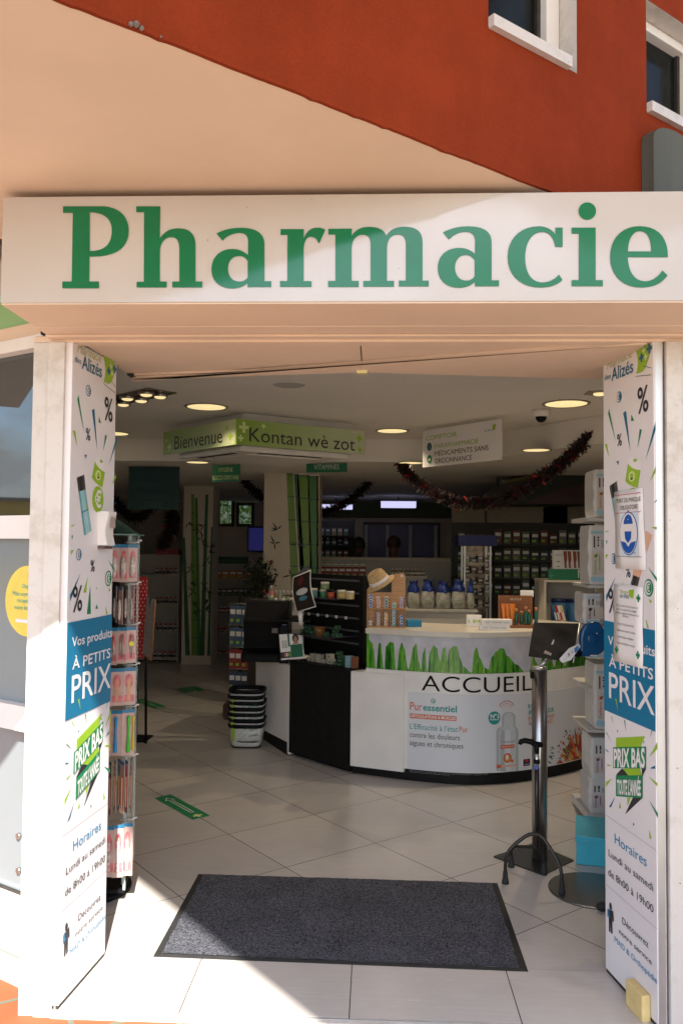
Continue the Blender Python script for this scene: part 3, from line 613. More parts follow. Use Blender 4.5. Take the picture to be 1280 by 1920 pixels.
# notices on the right leaf
def notice(q, label, draw):
    t = thing('paper_notice', label, 'notice', SR(*q[0], .004))
    b = MB(); rows = []
    for i in range(9):
        a = i/8; L = (q[0][0]+(q[3][0]-q[0][0])*a, q[0][1]+(q[3][1]-q[0][1])*a); Rr = (q[1][0]+(q[2][0]-q[1][0])*a, q[1][1]+(q[2][1]-q[1][1])*a)
        rows.append([SR(L[0]+(Rr[0]-L[0])*c, L[1]+(Rr[1]-L[1])*c, .0045+.0012*math.sin(a*9+c*4)) for c in (0, .25, .5, .75, 1)])
    b.grid(rows); o = b.build('sheet', t, m_paper); md = o.modifiers.new('thickness', 'SOLIDIFY'); md.thickness = .0006
    draw(t); return t
def draw1(t):
    b = MB(); rl = mat('thin_red_print', (.5, .06, .04), .5)
    sl = (r6(630, 1330)[1]-r6(412, 1355)[1])/(r6(630, 1330)[0]-r6(412, 1355)[0])
    for y in (1352, 1498):
        u, v = r6(418, y); text  # rule
        poly(b, [(u, v), (u+.200, v+sl*.2*0+0), (u+.2, v+.002), (u, v+.002)], SR, .0075, rl)
    u, v = r6(526, 1490); poly(b, [(u-.008, v+.008), (u+.008, v+.008), (u, v-.012)], SR, .0076, rl)
    u, v = r6(432, 1412); u2 = r6(628, 1412)[0]; hh = r6(432, 1378)[1]-v; text(b, 'PORT DU MASQUE', SR, u, v, hh, u2-u, off=.0075, m=m_gdark, slope=(r6(628, 1392)[1]-v)/(u2-u)); u, v = r6(457, 1468); u2 = r6(606, 1468)[0]; text(b, 'OBLIGATOIRE', SR, u, v, hh, u2-u, off=.0075, m=m_gdark, slope=(r6(606, 1455)[1]-v)/(u2-u))
    u, v = r6(430, 1850); text(b, 'Ensemble continuons d\'appliquer les gestes barrières', SR, u, v, .006, .195, off=.0075, m=m_gdark, res=1); u, v = r6(492, 1825); text(b, 'LE PORT OBLIGATOIRE', SR, u, v, .006, .09, off=.0075, m=m_gdark, res=1)
    b.build('lettering', t)
    b = MB(); u, v = r6(531, 1660); mb1 = mat('mandatory_blue', (.015, .10, .42), .4); mb2 = mat('pale_blue_tint', (.66, .74, .82), .5)
    rect(b, u-.072, u+.072, v-.085, v+.085, SR, .0072, mb2); disc(b, (u, v), .070, SR, .0082, mb1, ry=.082); disc(b, (u, v), .066, SR, .0088, m_paper, ry=.078)
    disc(b, (u, v+.036), .034, SR, .0094, mb1, ry=.036, a0=0, a1=math.pi, n=16, r0=.0); 
    disc(b, (u, v+.018), .028, SR, .01, m_paper, ry=.036); poly(b, [(u-.026, v+.008), (u+.026, v+.008), (u+.022, v-.02), (u, v-.036), (u-.022, v-.02)], SR, .0108, mb1)
    poly(b, [(u-.034, v+.036), (u+.034, v+.036), (u+.030, v+.052), (u-.030, v+.052)], SR, .0107, mb1)
    poly(b, [(u+.062*math.cos(a), v+.075*math.sin(a)) for a in [math.pi*1.12+math.pi*.76*i/14 for i in range(15)]]+[(u+.02, v-.034), (u, v-.05), (u-.02, v-.034)], SR, .0095, mb1)
    b.build('mask_symbol', t)
def draw2(t):
    b = MB(); u, v = r7(460, 315); text(b, 'Pharmacie', SR, u, v, .015, .062, off=.0075, m=MATS['pale_olive_print'], shear=.2); u, v = r7(458, 345); text(b, 'des Alizés', SR, u, v-.003, .018, .07, off=.0075, m=m_teal)
    poly(b, [r7(*p) for p in ((530, 290), (572, 285), (565, 360), (535, 345))], SR, .0076, m_lime)
    for c in ((610, 357), (430, 778), (606, 823)): cross(b, r7(*c), .014, SR, .0076, m_green)
    b.build('emblem', t)
    b = MB(); b.use(m_gdark)
    for x, y, s_, w_ in ((430, 420, 'Pour la sécurité de tous, nous vous', .165), (430, 450, 'prions de respecter les consignes', .155), (422, 478, "sanitaires suivantes à l'intérieur de la", .18), (480, 508, 'pharmacie :', .05), (436, 570, 'Pas plus de 10 personnes à la fois', .13),
                         (436, 622, 'Distanciation sociale de 2 mètres', .14), (436, 674, 'Le port du masque est obligatoire', .13), (436, 726, 'Respecter la désinfection des mains', .135)):
        u, v = r7(x, y); text(b, s_, SR, u, v, .009, w_, off=.0075, m=m_gdark, res=1)
    b.build('lettering', t)
notice([r6(408, 1320), r6(638, 1283), r7(668, 130), r7(420, 112)], 'white paper notice with a blue masked head on the right door leaf', draw1)
notice([r7(403, 238), r7(640, 265), r7(642, 935), r7(403, 868)], 'paper notice with green crosses and small type, below the mask notice', draw2)
# cosmetic brush print between the notices
b = MB(); poly(b, [r7(*p) for p in ((556, 100), (632, 110), (608, 190), (552, 165))], SR, .001, mat('peach_print', (.72, .42, .28), .5)); poly(b, [r7(*p) for p in ((552, 165), (608, 190), (590, 258), (533, 245))], SR, .001, m_metal); poly(b, [r7(*p) for p in ((565, 170), (585, 180), (568, 254), (545, 248))], SR, .0016, m_gdark)
poly(b, [r6(*p) for p in ((655, 1635), (712, 1672), (665, 1820))], SR, .001, MATS['peach_print'])
b.build('brush_print', dr)
# yellow block on the right leaf
q = [r8(*p) for p in ((548, 1530), (690, 1630), (700, 1850), (548, 1715))]; u0, u1, z0, z1 = q[0][0]+.012, q[1][0]+.008, q[3][1]-.012, q[0][1]
b = MB(); b.box(0, u1-u0, .001, .035, 0, z1-z0); t = b.build('buffer_block', None, m_yel, bevel=.006)
t.location = SR(u0, z0); t.rotation_euler = (0, 0, math.atan2(RU.y, RU.x)); t.scale = (1, -1, 1)
tag(t, 'small yellow foam buffer block stuck low on the right door leaf', 'buffer')
# gel dispenser on the left leaf
gd = thing('gel_dispenser', 'white wall dispenser with a beige front stuck on the left door leaf', 'dispenser', SL(*l3(790, 1700), .0))
u0, zt = l3(737, 1435); u1, zb = l3(800, 1690)
b = MB(); rows = []
for i in range(13):
    a = i/12; z = zb+(zt-zb)*a; d_ = .036+.006*math.sin(a*math.pi*1.7+2.6)
    rows.append([SL(u0, z, .0), SL(u0, z, d_*.93), SL(u0+.006, z, d_), SL(u1-.008, z, d_), SL(u1, z, d_*.85), SL(u1, z, 0)])
vsx = b.grid(rows, smooth=False)
for r_ in (vsx[0], vsx[-1][::-1]): b.bm.faces.new(r_)
b.build('casing', gd, m_white)
b = MB(); rect(b, u0+.025, u1-.02, zt-.065, zt-.02, SL, .0435, mat('beige_plastic', (.42, .35, .30), .4)); b.build('window', gd)
b = MB(); v_ = [SL(u0, zb-.014, .001), SL(u1-.01, zb-.014, .001), SL(u1-.01, zb-.014, .03), SL(u0, zb-.014, .03)]; b.face(v_); b.face([p+Vector((0, 0, .0115)) for p in v_][::-1])
for i in range(4): b.face([v_[i], v_[(i+1) % 4], v_[(i+1) % 4]+Vector((0, 0, .0115)), v_[i]+Vector((0, 0, .0115))])
b.build('nozzle_plate', gd, mat('brown_plastic', (.10, .06, .05), .5))

# ================================================================== SHOP WINDOW on the left (angled away)
WA = Vector((-1.27, 3.22, 0)); WD = Vector((-.86, .51, 0)).normalized(); WN = Vector((-WD.y, WD.x, 0))*-1
WN = Vector((WD.y*-1, WD.x, 0));  WN = WN if WN.y < 0 else -WN
def WZ(px, py): p = onpl(px, py, WA, WN); return (p-WA).dot(WD), p.z
def wbox(b, s0, s1, z0, z1, h0, h1):
    P = [WA+WD*s+WN*h+Vector((0, 0, z)) for s, h, z in ((s0, h0, z0), (s1, h0, z0), (s1, h1, z0), (s0, h1, z0), (s0, h0, z1), (s1, h0, z1), (s1, h1, z1), (s0, h1, z1))]
    v = [b.bm.verts.new(p) for p in P]
    for q in ((0, 3, 2, 1), (4, 5, 6, 7), (0, 1, 5, 4), (1, 2, 6, 5), (2, 3, 7, 6), (3, 0, 4, 7)):
        f = b.bm.faces.new([v[i] for i in q]); f.material_index = b.mi
    bmesh.ops.recalc_face_normals(b.bm, faces=b.bm.faces)
sw = thing('shop_window', 'white framed shop window on the left reflecting a cloudy sky, yellow round sticker below', 'window', WA)
zg = lambda y: WZ(30, y)[1]
za = [zg(615), zg(640), zg(663), zg(967), zg(1010), zg(1319), zg(1366), zg(1680)]
L_ = 3.9
m_refl = mat('reflective_window_film', (.15, .17, .185), .02, .85, var=.05, scale=2)
m_film = mat('grey_window_film', (.21, .245, .26), .12, var=.06, scale=1.5, spec=.8)
b = MB()
wbox(b, 0, L_, za[2], za[1], -.05, .03); wbox(b, 0, L_, za[4], za[3], -.05, .025); wbox(b, 0, L_, za[6], za[5], -.05, .025); wbox(b, 0, L_, za[7]-.04, za[7], -.05, .03)
for s in (1.3, 2.6): wbox(b, s, s+.06, za[7]+.0005, za[2]-.0005, -.05, .022)
b.build('frame', sw, m_white)
b = MB(); wbox(b, 0, L_, za[3]+.0005, za[2]-.0005, -.03, -.02); b.build('upper_glass', sw, m_refl)
b = MB(); wbox(b, 0, L_, za[7]+.0005, za[6]-.0005, -.03, -.02); wbox(b, 0, L_, za[5]+.0005, za[4]-.0005, -.0301, -.0202); b.build('lower_glass', sw, m_film)
b = MB(); wbox(b, 0, L_, za[2]+.0005, za[2]+.012, -.0195, -.01); wbox(b, 0, L_, za[7]+.0005, za[7]+.012, -.0195, -.01); b.build('gasket', sw, m_seal)
SWp = plane(WA+WN*-.018, -WD, (0, 0, 1))
us, zs_ = WZ(50, 1128); b = MB(); SYM = mat('sticker_yellow', (.78, .62, .10), .5); rad = abs(zg(1062)-zg(1195))/2
disc(b, (-us-.02, zs_), rad, SWp, .001, SYM, n=40); disc(b, (-us+.015, zs_+rad*.72), rad*.22, SWp, .002, mat('sticker_red', (.7, .12, .05), .5))
text(b, 'OH', SWp, -us+.012, zs_+rad*.68, rad*.14, align='c', off=.003, m=m_paper)
tl = mat('sticker_teal', (.03, .32, .30), .5)
for k, (s_, z_) in enumerate((('Oups !', .36), ('Mais soyez prêts à', .14), ('récupérer ici', -.05), ('votre kit gratuit', -.25))): text(b, s_, SWp, -us-.02+(-.0), zs_+rad*z_, rad*.12, align='c', off=.0025, m=tl)
rect(b, -us-.09, -us+.05, zs_-rad*.62, zs_-rad*.52, SWp, .0025, m_paper); b.build('round_sticker', sw)
b = MB(); 
for py in (1570, 1635):
    s_, z_ = WZ(29, py); p = WA+WD*s_+Vector((0, 0, z_)); b.tube([p+WN*-.02, p+WN*-.008], .012, 14)
b.build('glass_fixing', sw, m_metal)
lw = thing('window_wall', 'pale green and peach wall strip over the left window with stepped white base below', 'wall', WA)
m_lgreen = mat('pale_green_paint', (.28, .48, .22), .8, var=.06, scale=4)
b = MB(); wbox(b, 0, L_, za[0]+.0005, 2.79, -.06, .01); b.build('green_panel', lw, m_lgreen)
b = MB(); wbox(b, 0, L_, za[1]+.0005, za[0], -.06, .02); b.build('peach_band', lw, m_soffit)
z0 = za[7]-.0405; zz = [z0, z0-.07, z0-.13, z0-.19, -.02]
b = MB(); wbox(b, 0, L_, zz[1], zz[0], -.06, .05); b.build('window_ledge', lw, m_worn, bevel=.005)
b = MB(); wbox(b, 0, L_, zz[2], zz[1]-.0005, -.06, .085); b.build('base_step', lw, m_worn, bevel=.005)
b = MB(); wbox(b, 0, L_, zz[3], zz[2]-.0005, -.06, .075); b.build('green_step', lw, mat('grey_green_paint', (.42, .48, .38), .8, var=.15, scale=8))
b = MB(); wbox(b, 0, L_, -.03, zz[3]-.0005, -.06, .095); b.build('plinth_step', lw, m_worn, bevel=.004)
# yellow house across the street: seen mirrored in the window
yh = thing('street_house', 'yellow house with blue windows mirrored in the left shop window', 'house', (-24, -1, 0))
myel = mat('yellow_house_paint', (.55, .36, .04), .8); b = MB(); b.box(-30, -24, -9, 7, -.1, 2.9); b.build('wall', yh, myel)
b = MB(); b.box(-30.2, -23.7, -9.3, 7.3, 2.901, 2.98); b.build('roof', yh, mat('dark_roof', (.1, .07, .06), .8))
for k in range(8):
    b = MB(); b.box(-23.995, -23.94, -8.2+k*1.9, -7.4+k*1.9, 1.1, 2.45); b.build('window', yh, mat('blue_window_paint', (.06, .12, .3), .3))
# ================================================================== FLOOR: mat and stickers
fm = thing('door_mat', 'large charcoal door mat with black rubber border on the pale floor tiles', 'mat', (-.13, 3.78, 0))
def _mat(t, b):
    cc = N(t, 'ShaderNodeTexCoord'); n = N(t, 'ShaderNodeTexNoise'); n.inputs['Scale'].default_value = 150; n.inputs['Detail'].default_value = 3
    n3 = N(t, 'ShaderNodeTexNoise'); n3.inputs['Scale'].default_value = 5; n3.inputs['Detail'].default_value = 5
    r = N(t, 'ShaderNodeValToRGB'); r.color_ramp.elements[0].position = .32; r.color_ramp.elements[1].position = .72
    r.color_ramp.elements[0].color = (.014, .015, .020, 1); r.color_ramp.elements[1].color = (.205, .213, .25, 1)
    mm = N(t, 'ShaderNodeMix'); mm.data_type = 'RGBA'; mm.blend_type = 'MULTIPLY'; mm.inputs[0].default_value = .5
    t.links.new(cc.outputs['Object'], n.inputs['Vector']); t.links.new(cc.outputs['Object'], n3.inputs['Vector']); t.links.new(n.outputs[0], r.inputs[0])
    t.links.new(r.outputs[0], mm.inputs[6]); t.links.new(n3.outputs[0], mm.inputs[7]); t.links.new(mm.outputs[2], b.inputs['Base Color'])
    bp = N(t, 'ShaderNodeBump'); bp.inputs['Strength'].default_value = .9; bp.inputs['Distance'].default_value = .006
    t.links.new(n.outputs[0], bp.inputs['Height']); t.links.new(bp.outputs[0], b.inputs['Normal']); b.inputs['Roughness'].default_value = 1; b.inputs['Specular IOR Level'].default_value = .15
m_carpet = rampmat('charcoal_carpet', _mat)
C4 = [atz(*q) for q in ((287, 1795), (990, 1823), (932, 1657), (372, 1640))]
cen = sum(C4, Vector())/4
b = MB(); ins = [cen+(p-cen)*(1-.028/((p-cen).length)*1.25) for p in C4]
for i in range(4):
    j = (i+1) % 4
    b.face([C4[i]+Vector((0, 0, .0015)), C4[j]+Vector((0, 0, .0015)), ins[j]+Vector((0, 0, .006)), ins[i]+Vector((0, 0, .006))])
    b.face([C4[i], C4[j], C4[j]+Vector((0, 0, .0015)), C4[i]+Vector((0, 0, .0015))])
b.build('border', fm, m_rubber)
b = MB(); n = 60; rg = random.Random(5)
def bil(a, c): return (ins[0]*(1-a)+ins[1]*a)*(1-c)+(ins[3]*(1-a)+ins[2]*a)*c
rows = [[bil(i/n, j/n)+Vector((rg.uniform(-.0025, .0025) if i in (0, n) else 0, rg.uniform(-.0025, .0025) if j in (0, n) else 0, .0085+rg.uniform(0, .001))) for j in range(n+1)] for i in range(n+1)]
b.grid(rows); b.build('carpet', fm, m_carpet)
def floor_sticker(q, label, words):
    P = [atz(*p) for p in q]; o = (P[0]+P[2])/2; t = thing('floor_sticker', label, 'sticker', (o.x, o.y, 0), 'green guidance stickers on the shop floor')
    b = MB(); b.face([p+Vector((0, 0, .001)) for p in P]); b.build('film', t, m_green)
    A = P[0]; ux = (P[1]-P[0]).normalized(); uy = (P[3]-P[0]).normalized(); Lx = (P[1]-P[0]).length; Ly = (P[3]-P[0]).length
    uy = Vector((-ux.y, ux.x, 0)) if ux.cross(uy).z > 0 else Vector((ux.y, -ux.x, 0))
    S = lambda u, v, h=0.: A+ux*u+uy*v+Vector((0, 0, h))
    b = MB(); b.use(m_paper if words else MATS['pale_lime']); g = [(Lx*.09, Ly*.5), (Lx*.2, Ly*.22), (Lx*.2, Ly*.40), (Lx*.78, Ly*.40), (Lx*.78, Ly*.62), (Lx*.2, Ly*.62), (Lx*.2, Ly*.8)]
    for a, c in zip(g, g[1:]+g[:1]):
        d = Vector((c[0]-a[0], c[1]-a[1])).normalized()*.006; poly(b, [a, c, (c[0]-d.y, c[1]+d.x), (a[0]-d.y, a[1]+d.x)], S, .002)
    cross(b, (Lx*.9, Ly*.5), .03, S, .002, MATS['pale_lime']); b.build('arrow_print', t)
floor_sticker([(289, 1497), (361, 1538), (394, 1530), (320, 1490)], 'green floor sticker with arrow outline in front of the counter, nearest the mat', True)
floor_sticker([(252, 1314), (292, 1330), (312, 1325), (268, 1311)], 'green floor sticker beside the basket stack, behind the hanging rack', False)
floor_sticker([(330, 1292), (345, 1300), (385, 1294), (365, 1287)], 'faint green floor sticker far back before the left bamboo column', False)

# ================================================================== WELCOME COUNTER
ct = thing('welcome_counter', 'curved white reception counter with ACCUEIL lettering, bamboo print band and advertising panel', 'counter', (.6, 6.2, 0))
KP = [Vector((-.06, 6.07)), Vector((.226, 5.95)), Vector((.60, 5.86)), Vector((.9, 5.90)), Vector((1.18, 6.03)), Vector((1.42, 6.20)), Vector((1.63, 6.40)), Vector((1.80, 6.62))]
def cat(p0, p1, p2, p3, t): return .5*((2*p1)+(p2-p0)*t+(2*p0-5*p1+4*p2-p3)*t*t+(3*p1-p0-3*p2+p3)*t**3)
CP_ = []
K2 = [KP[0]*2-KP[1]]+KP+[KP[-1]*2-KP[-2]]
for i in range(len(KP)-1):
    for j in range(12): CP_.append(cat(*K2[i:i+4], j/12))
CP_.append(KP[-1]); CLs = [0]
for a, c in zip(CP_, CP_[1:]): CLs.append(CLs[-1]+(c-a).length)
CL = CLs[-1]
def cpt(s):
    s = max(0, min(CL-1e-6, s)); i = max(j for j in range(len(CLs)-1) if CLs[j] <= s); t = (s-CLs[i])/(CLs[i+1]-CLs[i])
    p = CP_[i].lerp(CP_[i+1], t); d = (CP_[i+1]-CP_[i]).normalized(); i2 = min(i+1, len(CP_)-2); d2 = (CP_[i2+1]-CP_[i2]).normalized(); d = d.lerp(d2, t).normalized()
    return p, Vector((d.y, -d.x))
def SC(s, z, h=0.):
    p, n = cpt(s); return Vector((p.x+n.x*h, p.y+n.y*h, z))
CTAB = [(pix(SC(CL*i/300, .5))[0], CL*i/300) for i in range(301)]
def cp(px, py):
    for (x0, s0), (x1, s1) in zip(CTAB, CTAB[1:]):
        if x0 <= px <= x1: s = s0+(s1-s0)*(px-x0)/(x1-x0); break
    else: s = CL if px > CTAB[-1][0] else 0
    p, _ = cpt(s); return s, aty(px, py, p.y).z
def c8(x, y): return cp(740+x/3.2, 1140+y/3.2)
def band(b, s0, s1, z0, z1, h0, h1, n=40):
    rows = []
    for i in range(n+1):
        s = s0+(s1-s0)*i/n; rows.append([SC(s, z0, h0), SC(s, z1, h0), SC(s, z1, h1), SC(s, z0, h1)])
    v = b.grid(rows, close_v=True, smooth=False)
    b.bm.faces.new(v[0][::-1]).material_index = b.mi; b.bm.faces.new(v[-1]).material_index = b.mi
zA, zB, zTop = cp(850, 1302)[1], cp(850, 1266)[1], cp(850, 1195)[1]
b = MB(); band(b, .02, CL, 0, .085, -.35, -.02); b.build('plinth', ct, m_dark)
b = MB(); band(b, .0, CL, .086, zB+.01, -.5, 0); b.build('front_panel', ct, m_white)
b = MB(); band(b, 0, CL, zB+.0105, zTop-.001, -.5, -.012); b.build('upper_front', ct, m_white)
b = MB(); band(b, -.0, CL, zTop, zTop+.036, -.62, .015); b.build('counter_top', ct, mat('ivory_counter_top', (.66, .61, .52), .3, var=.04))
def _bamboo(t, b):
    cc = N(t, 'ShaderNodeTexCoord'); mp = N(t, 'ShaderNodeMapping'); mp.inputs['Scale'].default_value = (34, 34, 2.2)
    n = N(t, 'ShaderNodeTexNoise'); n.inputs['Scale'].default_value = 1; n.inputs['Detail'].default_value = 2; n.inputs['Distortion'].default_value = .3
    m2 = N(t, 'ShaderNodeMapping'); m2.inputs['Scale'].default_value = (150, 150, 14); n2 = N(t, 'ShaderNodeTexNoise'); n2.inputs['Scale'].default_value = 1; n2.inputs['Detail'].default_value = 5
    r = N(t, 'ShaderNodeValToRGB'); e = r.color_ramp.elements; e[0].position = .30; e[0].color = (.006, .03, .008, 1); e[1].position = .74; e[1].color = (.50, .66, .20, 1)
    for q_, c_ in ((.40, (.02, .15, .012, 1)), (.50, (.07, .30, .025, 1)), (.58, (.16, .42, .04, 1)), (.66, (.03, .17, .015, 1))): x = e.new(q_); x.color = c_
    ad = N(t, 'ShaderNodeMath', operation='MULTIPLY_ADD'); ad.inputs[1].default_value = .34; sb = N(t, 'ShaderNodeMath', operation='SUBTRACT'); sb.inputs[1].default_value = .17
    t.links.new(cc.outputs['Object'], mp.inputs[0]); t.links.new(cc.outputs['Object'], m2.inputs[0]); t.links.new(mp.outputs[0], n.inputs['Vector']); t.links.new(m2.outputs[0], n2.inputs['Vector'])
    t.links.new(n2.outputs[0], ad.inputs[0]); t.links.new(n.outputs[0], sb.inputs[0]); t.links.new(sb.outputs[0], ad.inputs[2]); t.links.new(ad.outputs[0], r.inputs[0]); t.links.new(r.outputs[0], b.inputs['Base Color']); b.inputs['Roughness'].default_value = .25
m_bamboo = rampmat('bamboo_photo_print', _bamboo)
b = MB(); band(b, .0, CL-.02, zB+.012, zTop-.006, -.011, -.007, 50); bb = b.build('bamboo_band', ct, m_bamboo)
# frosted strip hanging in drips over the bamboo print
b = MB(); b.use(m_lav)
base = [(1015, 440), (1060, 245), (1070, 400), (1100, 240), (1135, 438), (1155, 300), (1190, 215), (1225, 300), (1250, 330)]
top = zTop-.004; rgd = random.Random(4); s = .0; edge = []
drip = [(742, 1262), (748, 1215), (752, 1205), (757, 1216), (764, 1256), (775, 1212), (779, 1206), (784, 1240), (788, 1256), (792, 1224), (796, 1214), (800, 1262), (805, 1222), (812, 1210), (818, 1215), (824, 1240), (830, 1216), (834, 1213), (838, 1240), (842, 1218), (848, 1212), (856, 1212), (862, 1235), (868, 1250), (884, 1262), (889, 1220), (893, 1214), (900, 1235), (908, 1252), (916, 1256), (922, 1232), (930, 1222), (938, 1216), (944, 1216), (951, 1230), (968, 1246), (990, 1268), (976, 1225), (994, 1256), (999, 1224), (1005, 1240), (1012, 1262), (1018, 1222), (1030, 1216), (1040, 1252), (1046, 1215), (1060, 1250), (1068, 1214), (1085, 1214)]
drip = [(690, 1200), (697, 1206), (704, 1255), (709, 1206), (712, 1206), (719, 1262), (722, 1212), (730, 1204), (736, 1205)]+drip
prev = None
for x, y in drip:
    q = cp(x, y); 
    if prev and q[0] > prev[0]:
        k = 6
        for i in range(k):
            a, c = i/k, (i+1)/k; ea = a*a*(3-2*a); ec = c*c*(3-2*c)
            sa, sb = prev[0]+(q[0]-prev[0])*a, prev[0]+(q[0]-prev[0])*c; z1, z2 = prev[1]+(q[1]-prev[1])*ea, prev[1]+(q[1]-prev[1])*ec
            b.face([SC(sa, max(zB+.014, z1), -.004), SC(sb, max(zB+.014, z2), -.004), SC(sb, top, -.004), SC(sa, top, -.004)])
        prev = q
    elif prev is None: prev = q
b.build('frosted_strip', ct)
b = MB(); u0 = cp(790, 1296)[0]; u1 = cp(996, 1296)[0]; zt_, zl = cp(850, 1269)[1], cp(850, 1298)[1]
text(b, 'ACCUEIL', SC, u0, zl, zt_-zl, u1-u0, bold=-.004, off=.006, m=m_black, res=8)
bmesh.ops.solidify(b.bm, geom=b.bm.faces[:], thickness=.004)
b.build('welcome_lettering', ct)
# advertising panel
m_ad = mat('pale_grey_ad_panel', (.66, .67, .70), .3, var=.02, scale=2)
sa_, sb_ = cp(764, 1400)[0], cp(1096, 1400)[0]
b = MB(); band(b, sa_, sb_, .092, zA-.002, .001, .004, 44); b.build('advert_panel', ct, m_ad)
ao = cp(0, 0)
m_pt = mat('petrol_print', (.01, .27, .25), .4); m_po = mat('coral_print', (.62, .13, .045), .4)
b = MB(); D8 = .0065
def c8t(s_, x0, y0, x1, cap, m, bold=0., res=2):
    a = c8(x0, y0); e = c8(x1, y0); h_ = c8(x0, y0-cap)[1]-a[1]
    text(b, s_, SC, a[0], a[1], h_, e[0]-a[0], bold, D8, slope=(c8(x1, y0)[1]-a[1])*0/(e[0]-a[0]), m=m, res=res)
c8t('Pur', 92, 610, 165, 46, m_po, .01, 4); c8t('essentiel', 170, 614, 372, 38, m_pt, .02, 4)
u, v = c8(230, 558); disc(b, (u, v), .017, SC, D8, m_pt, r0=.75); disc(b, (u+.002, v-.001), .0095, SC, D8, m_pt, r0=.6)
rect(b, c8(92, 650)[0], c8(369, 650)[0], c8(92, 660)[1], c8(92, 632)[1], SC, .0052, m_po, 6)
b.use(m_paper); a = c8(98, 655); text(b, 'ARTICULATIONS & MUSCLES', SC, a[0], a[1]+.002, .019, c8(364, 655)[0]-a[0], .02, .008)
c8t("L'Efficacité à l'état", 92, 724, 378, 32, m_pt, .002); u_, v_ = c8(386, 729)[0], c8(92, 724)[1]; text(b, 'Pur', SC, u_, v_, c8(92, 692)[1]-v_, c8(438, 729)[0]-u_, .002, D8, m=m_po); c8t('contre les douleurs', 92, 773, 390, 32, m_gdark, .002); c8t('aigues et chroniques', 92, 822, 410, 32, m_gdark, .002)
for y in (968, 976, 984): c8t('Dispositif médical réservé aux adultes, lire attentivement la notice avant utilisation et demander conseil', 92, y, 330 if y > 980 else 555, 4, mat('grey_small_print', (.36, .36, .38), .5), 0, 1)
c8t('ROLL-ON', 796, 604, 900, 26, m_pt, .01); c8t('ANTI-DOULEUR', 796, 640, 950, 26, m_pt, .01); c8t('EFFICACITÉ PROUVÉE*', 796, 676, 955, 22, m_po, 0); c8t('ACTION CIBLÉE', 796, 706, 942, 22, m_po, 0)
b.build('advert_lettering', ct)
b = MB(); u, v = c8(595, 660); disc(b, (u, v), .045, SC, D8, m_pt, ry=.046, n=30); text(b, 'N°1', SC, u, v, .026, .06, .03, .008, align='c', m=m_paper); text(b, 'EN', SC, u+.03, v, .008, .012, .02, .008, m=m_paper); text(b, 'PHARMACIE', SC, u, v-.016, .011, .066, .02, .008, align='c', m=m_paper); b.build('advert_seal', ct)
b = MB(); u, v = c8(668, 610)
for k, (r_, mm) in enumerate(((.066, m_red), (.052, m_po), (.038, mat('amber_print', (.65, .33, .06), .4)))): disc(b, (u, v-.004+k*-.004), r_, SC, D8, mm, r0=.93, a0=.5, a1=math.pi-.5)
disc(b, (c8(865, 650)[0], c8(865, 650)[1]), .095, SC, D8, m_pt, ry=.10, r0=.965, a0=math.pi*.80, a1=math.pi*1.2); b.build('advert_rays', ct)
b = MB(); m_bt = mat('pale_bottle_print', (.56, .58, .60), .3); m_bs = mat('grey_bottle_print', (.42, .45, .47), .3)
P = path_pts('M 607 975 L 607 745 C 607 722 622 715 640 712 L 640 660 C 640 635 655 625 680 625 C 705 625 720 635 720 660 L 720 712 C 735 718 738 730 738 745 L 738 975 C 738 985 607 985 607 975')[0]; poly(b, [c8(*p) for p in P], SC, .0052, m_bs)
P = path_pts('M 622 978 L 622 745 C 622 728 640 718 652 712 L 652 660 C 652 640 662 630 680 630 C 695 630 708 640 708 660 L 708 712 C 720 718 722 730 722 745 L 722 978')[0]; poly(b, [c8(*p) for p in P], SC, .0058, m_bt)
rect(b, c8(640, 0)[0], c8(720, 0)[0], c8(640, 712)[1], c8(640, 700)[1], SC, .0064, m_bs); rect(b, c8(640, 0)[0], c8(720, 0)[0], c8(640, 662)[1], c8(640, 655)[1], SC, .0064, m_bs)
rect(b, c8(630, 0)[0], c8(714, 0)[0], c8(640, 845)[1], c8(640, 823)[1], SC, .0064, m_po); u, v = c8(673, 900); disc(b, (u, v), .032, SC, .0064, m_po, ry=.034); disc(b, (u, v), .022, SC, .007, MATS['amber_print']); disc(b, (u-.004, v+.005), .010, SC, .0076, m_paper, ry=.018)
u, v = c8(700, 918); disc(b, (u, v), .012, SC, .0078, m_po); rect(b, c8(607, 0)[0], c8(634, 0)[0], c8(607, 962)[1], c8(607, 940)[1], SC, .0066, m_po); rect(b, c8(640, 0)[0], c8(722, 0)[0], c8(607, 958)[1], c8(607, 945)[1], SC, .0066, mat('pale_coral_print', (.68, .42, .33), .4))
D8 = .0072; c8t('Pur', 632, 808, 655, 14, m_po); c8t('essentiel', 656, 808, 714, 12, m_pt); c8t('ARTICULATIONS', 636, 838, 708, 9, m_paper, 0, 1); b.build('advert_bottle', ct)
b = MB(); a, e = c8(757, 955), c8(815, 900); rect(b, a[0], e[0], a[1], e[1], SC, .0056, m_paper); a, e = c8(766, 950), c8(808, 903); rect(b, a[0], e[0], a[1], e[1], SC, .0062, mat('navy_print', (.01, .012, .05), .4)); a, e = c8(778, 925), c8(796, 908); rect(b, a[0], e[0], a[1], e[1], SC, .0068, m_red)
D8 = .0074; c8t('100% NATUREL', 770, 943, 805, 7, m_paper, 0, 1); b.build('advert_badge', ct)
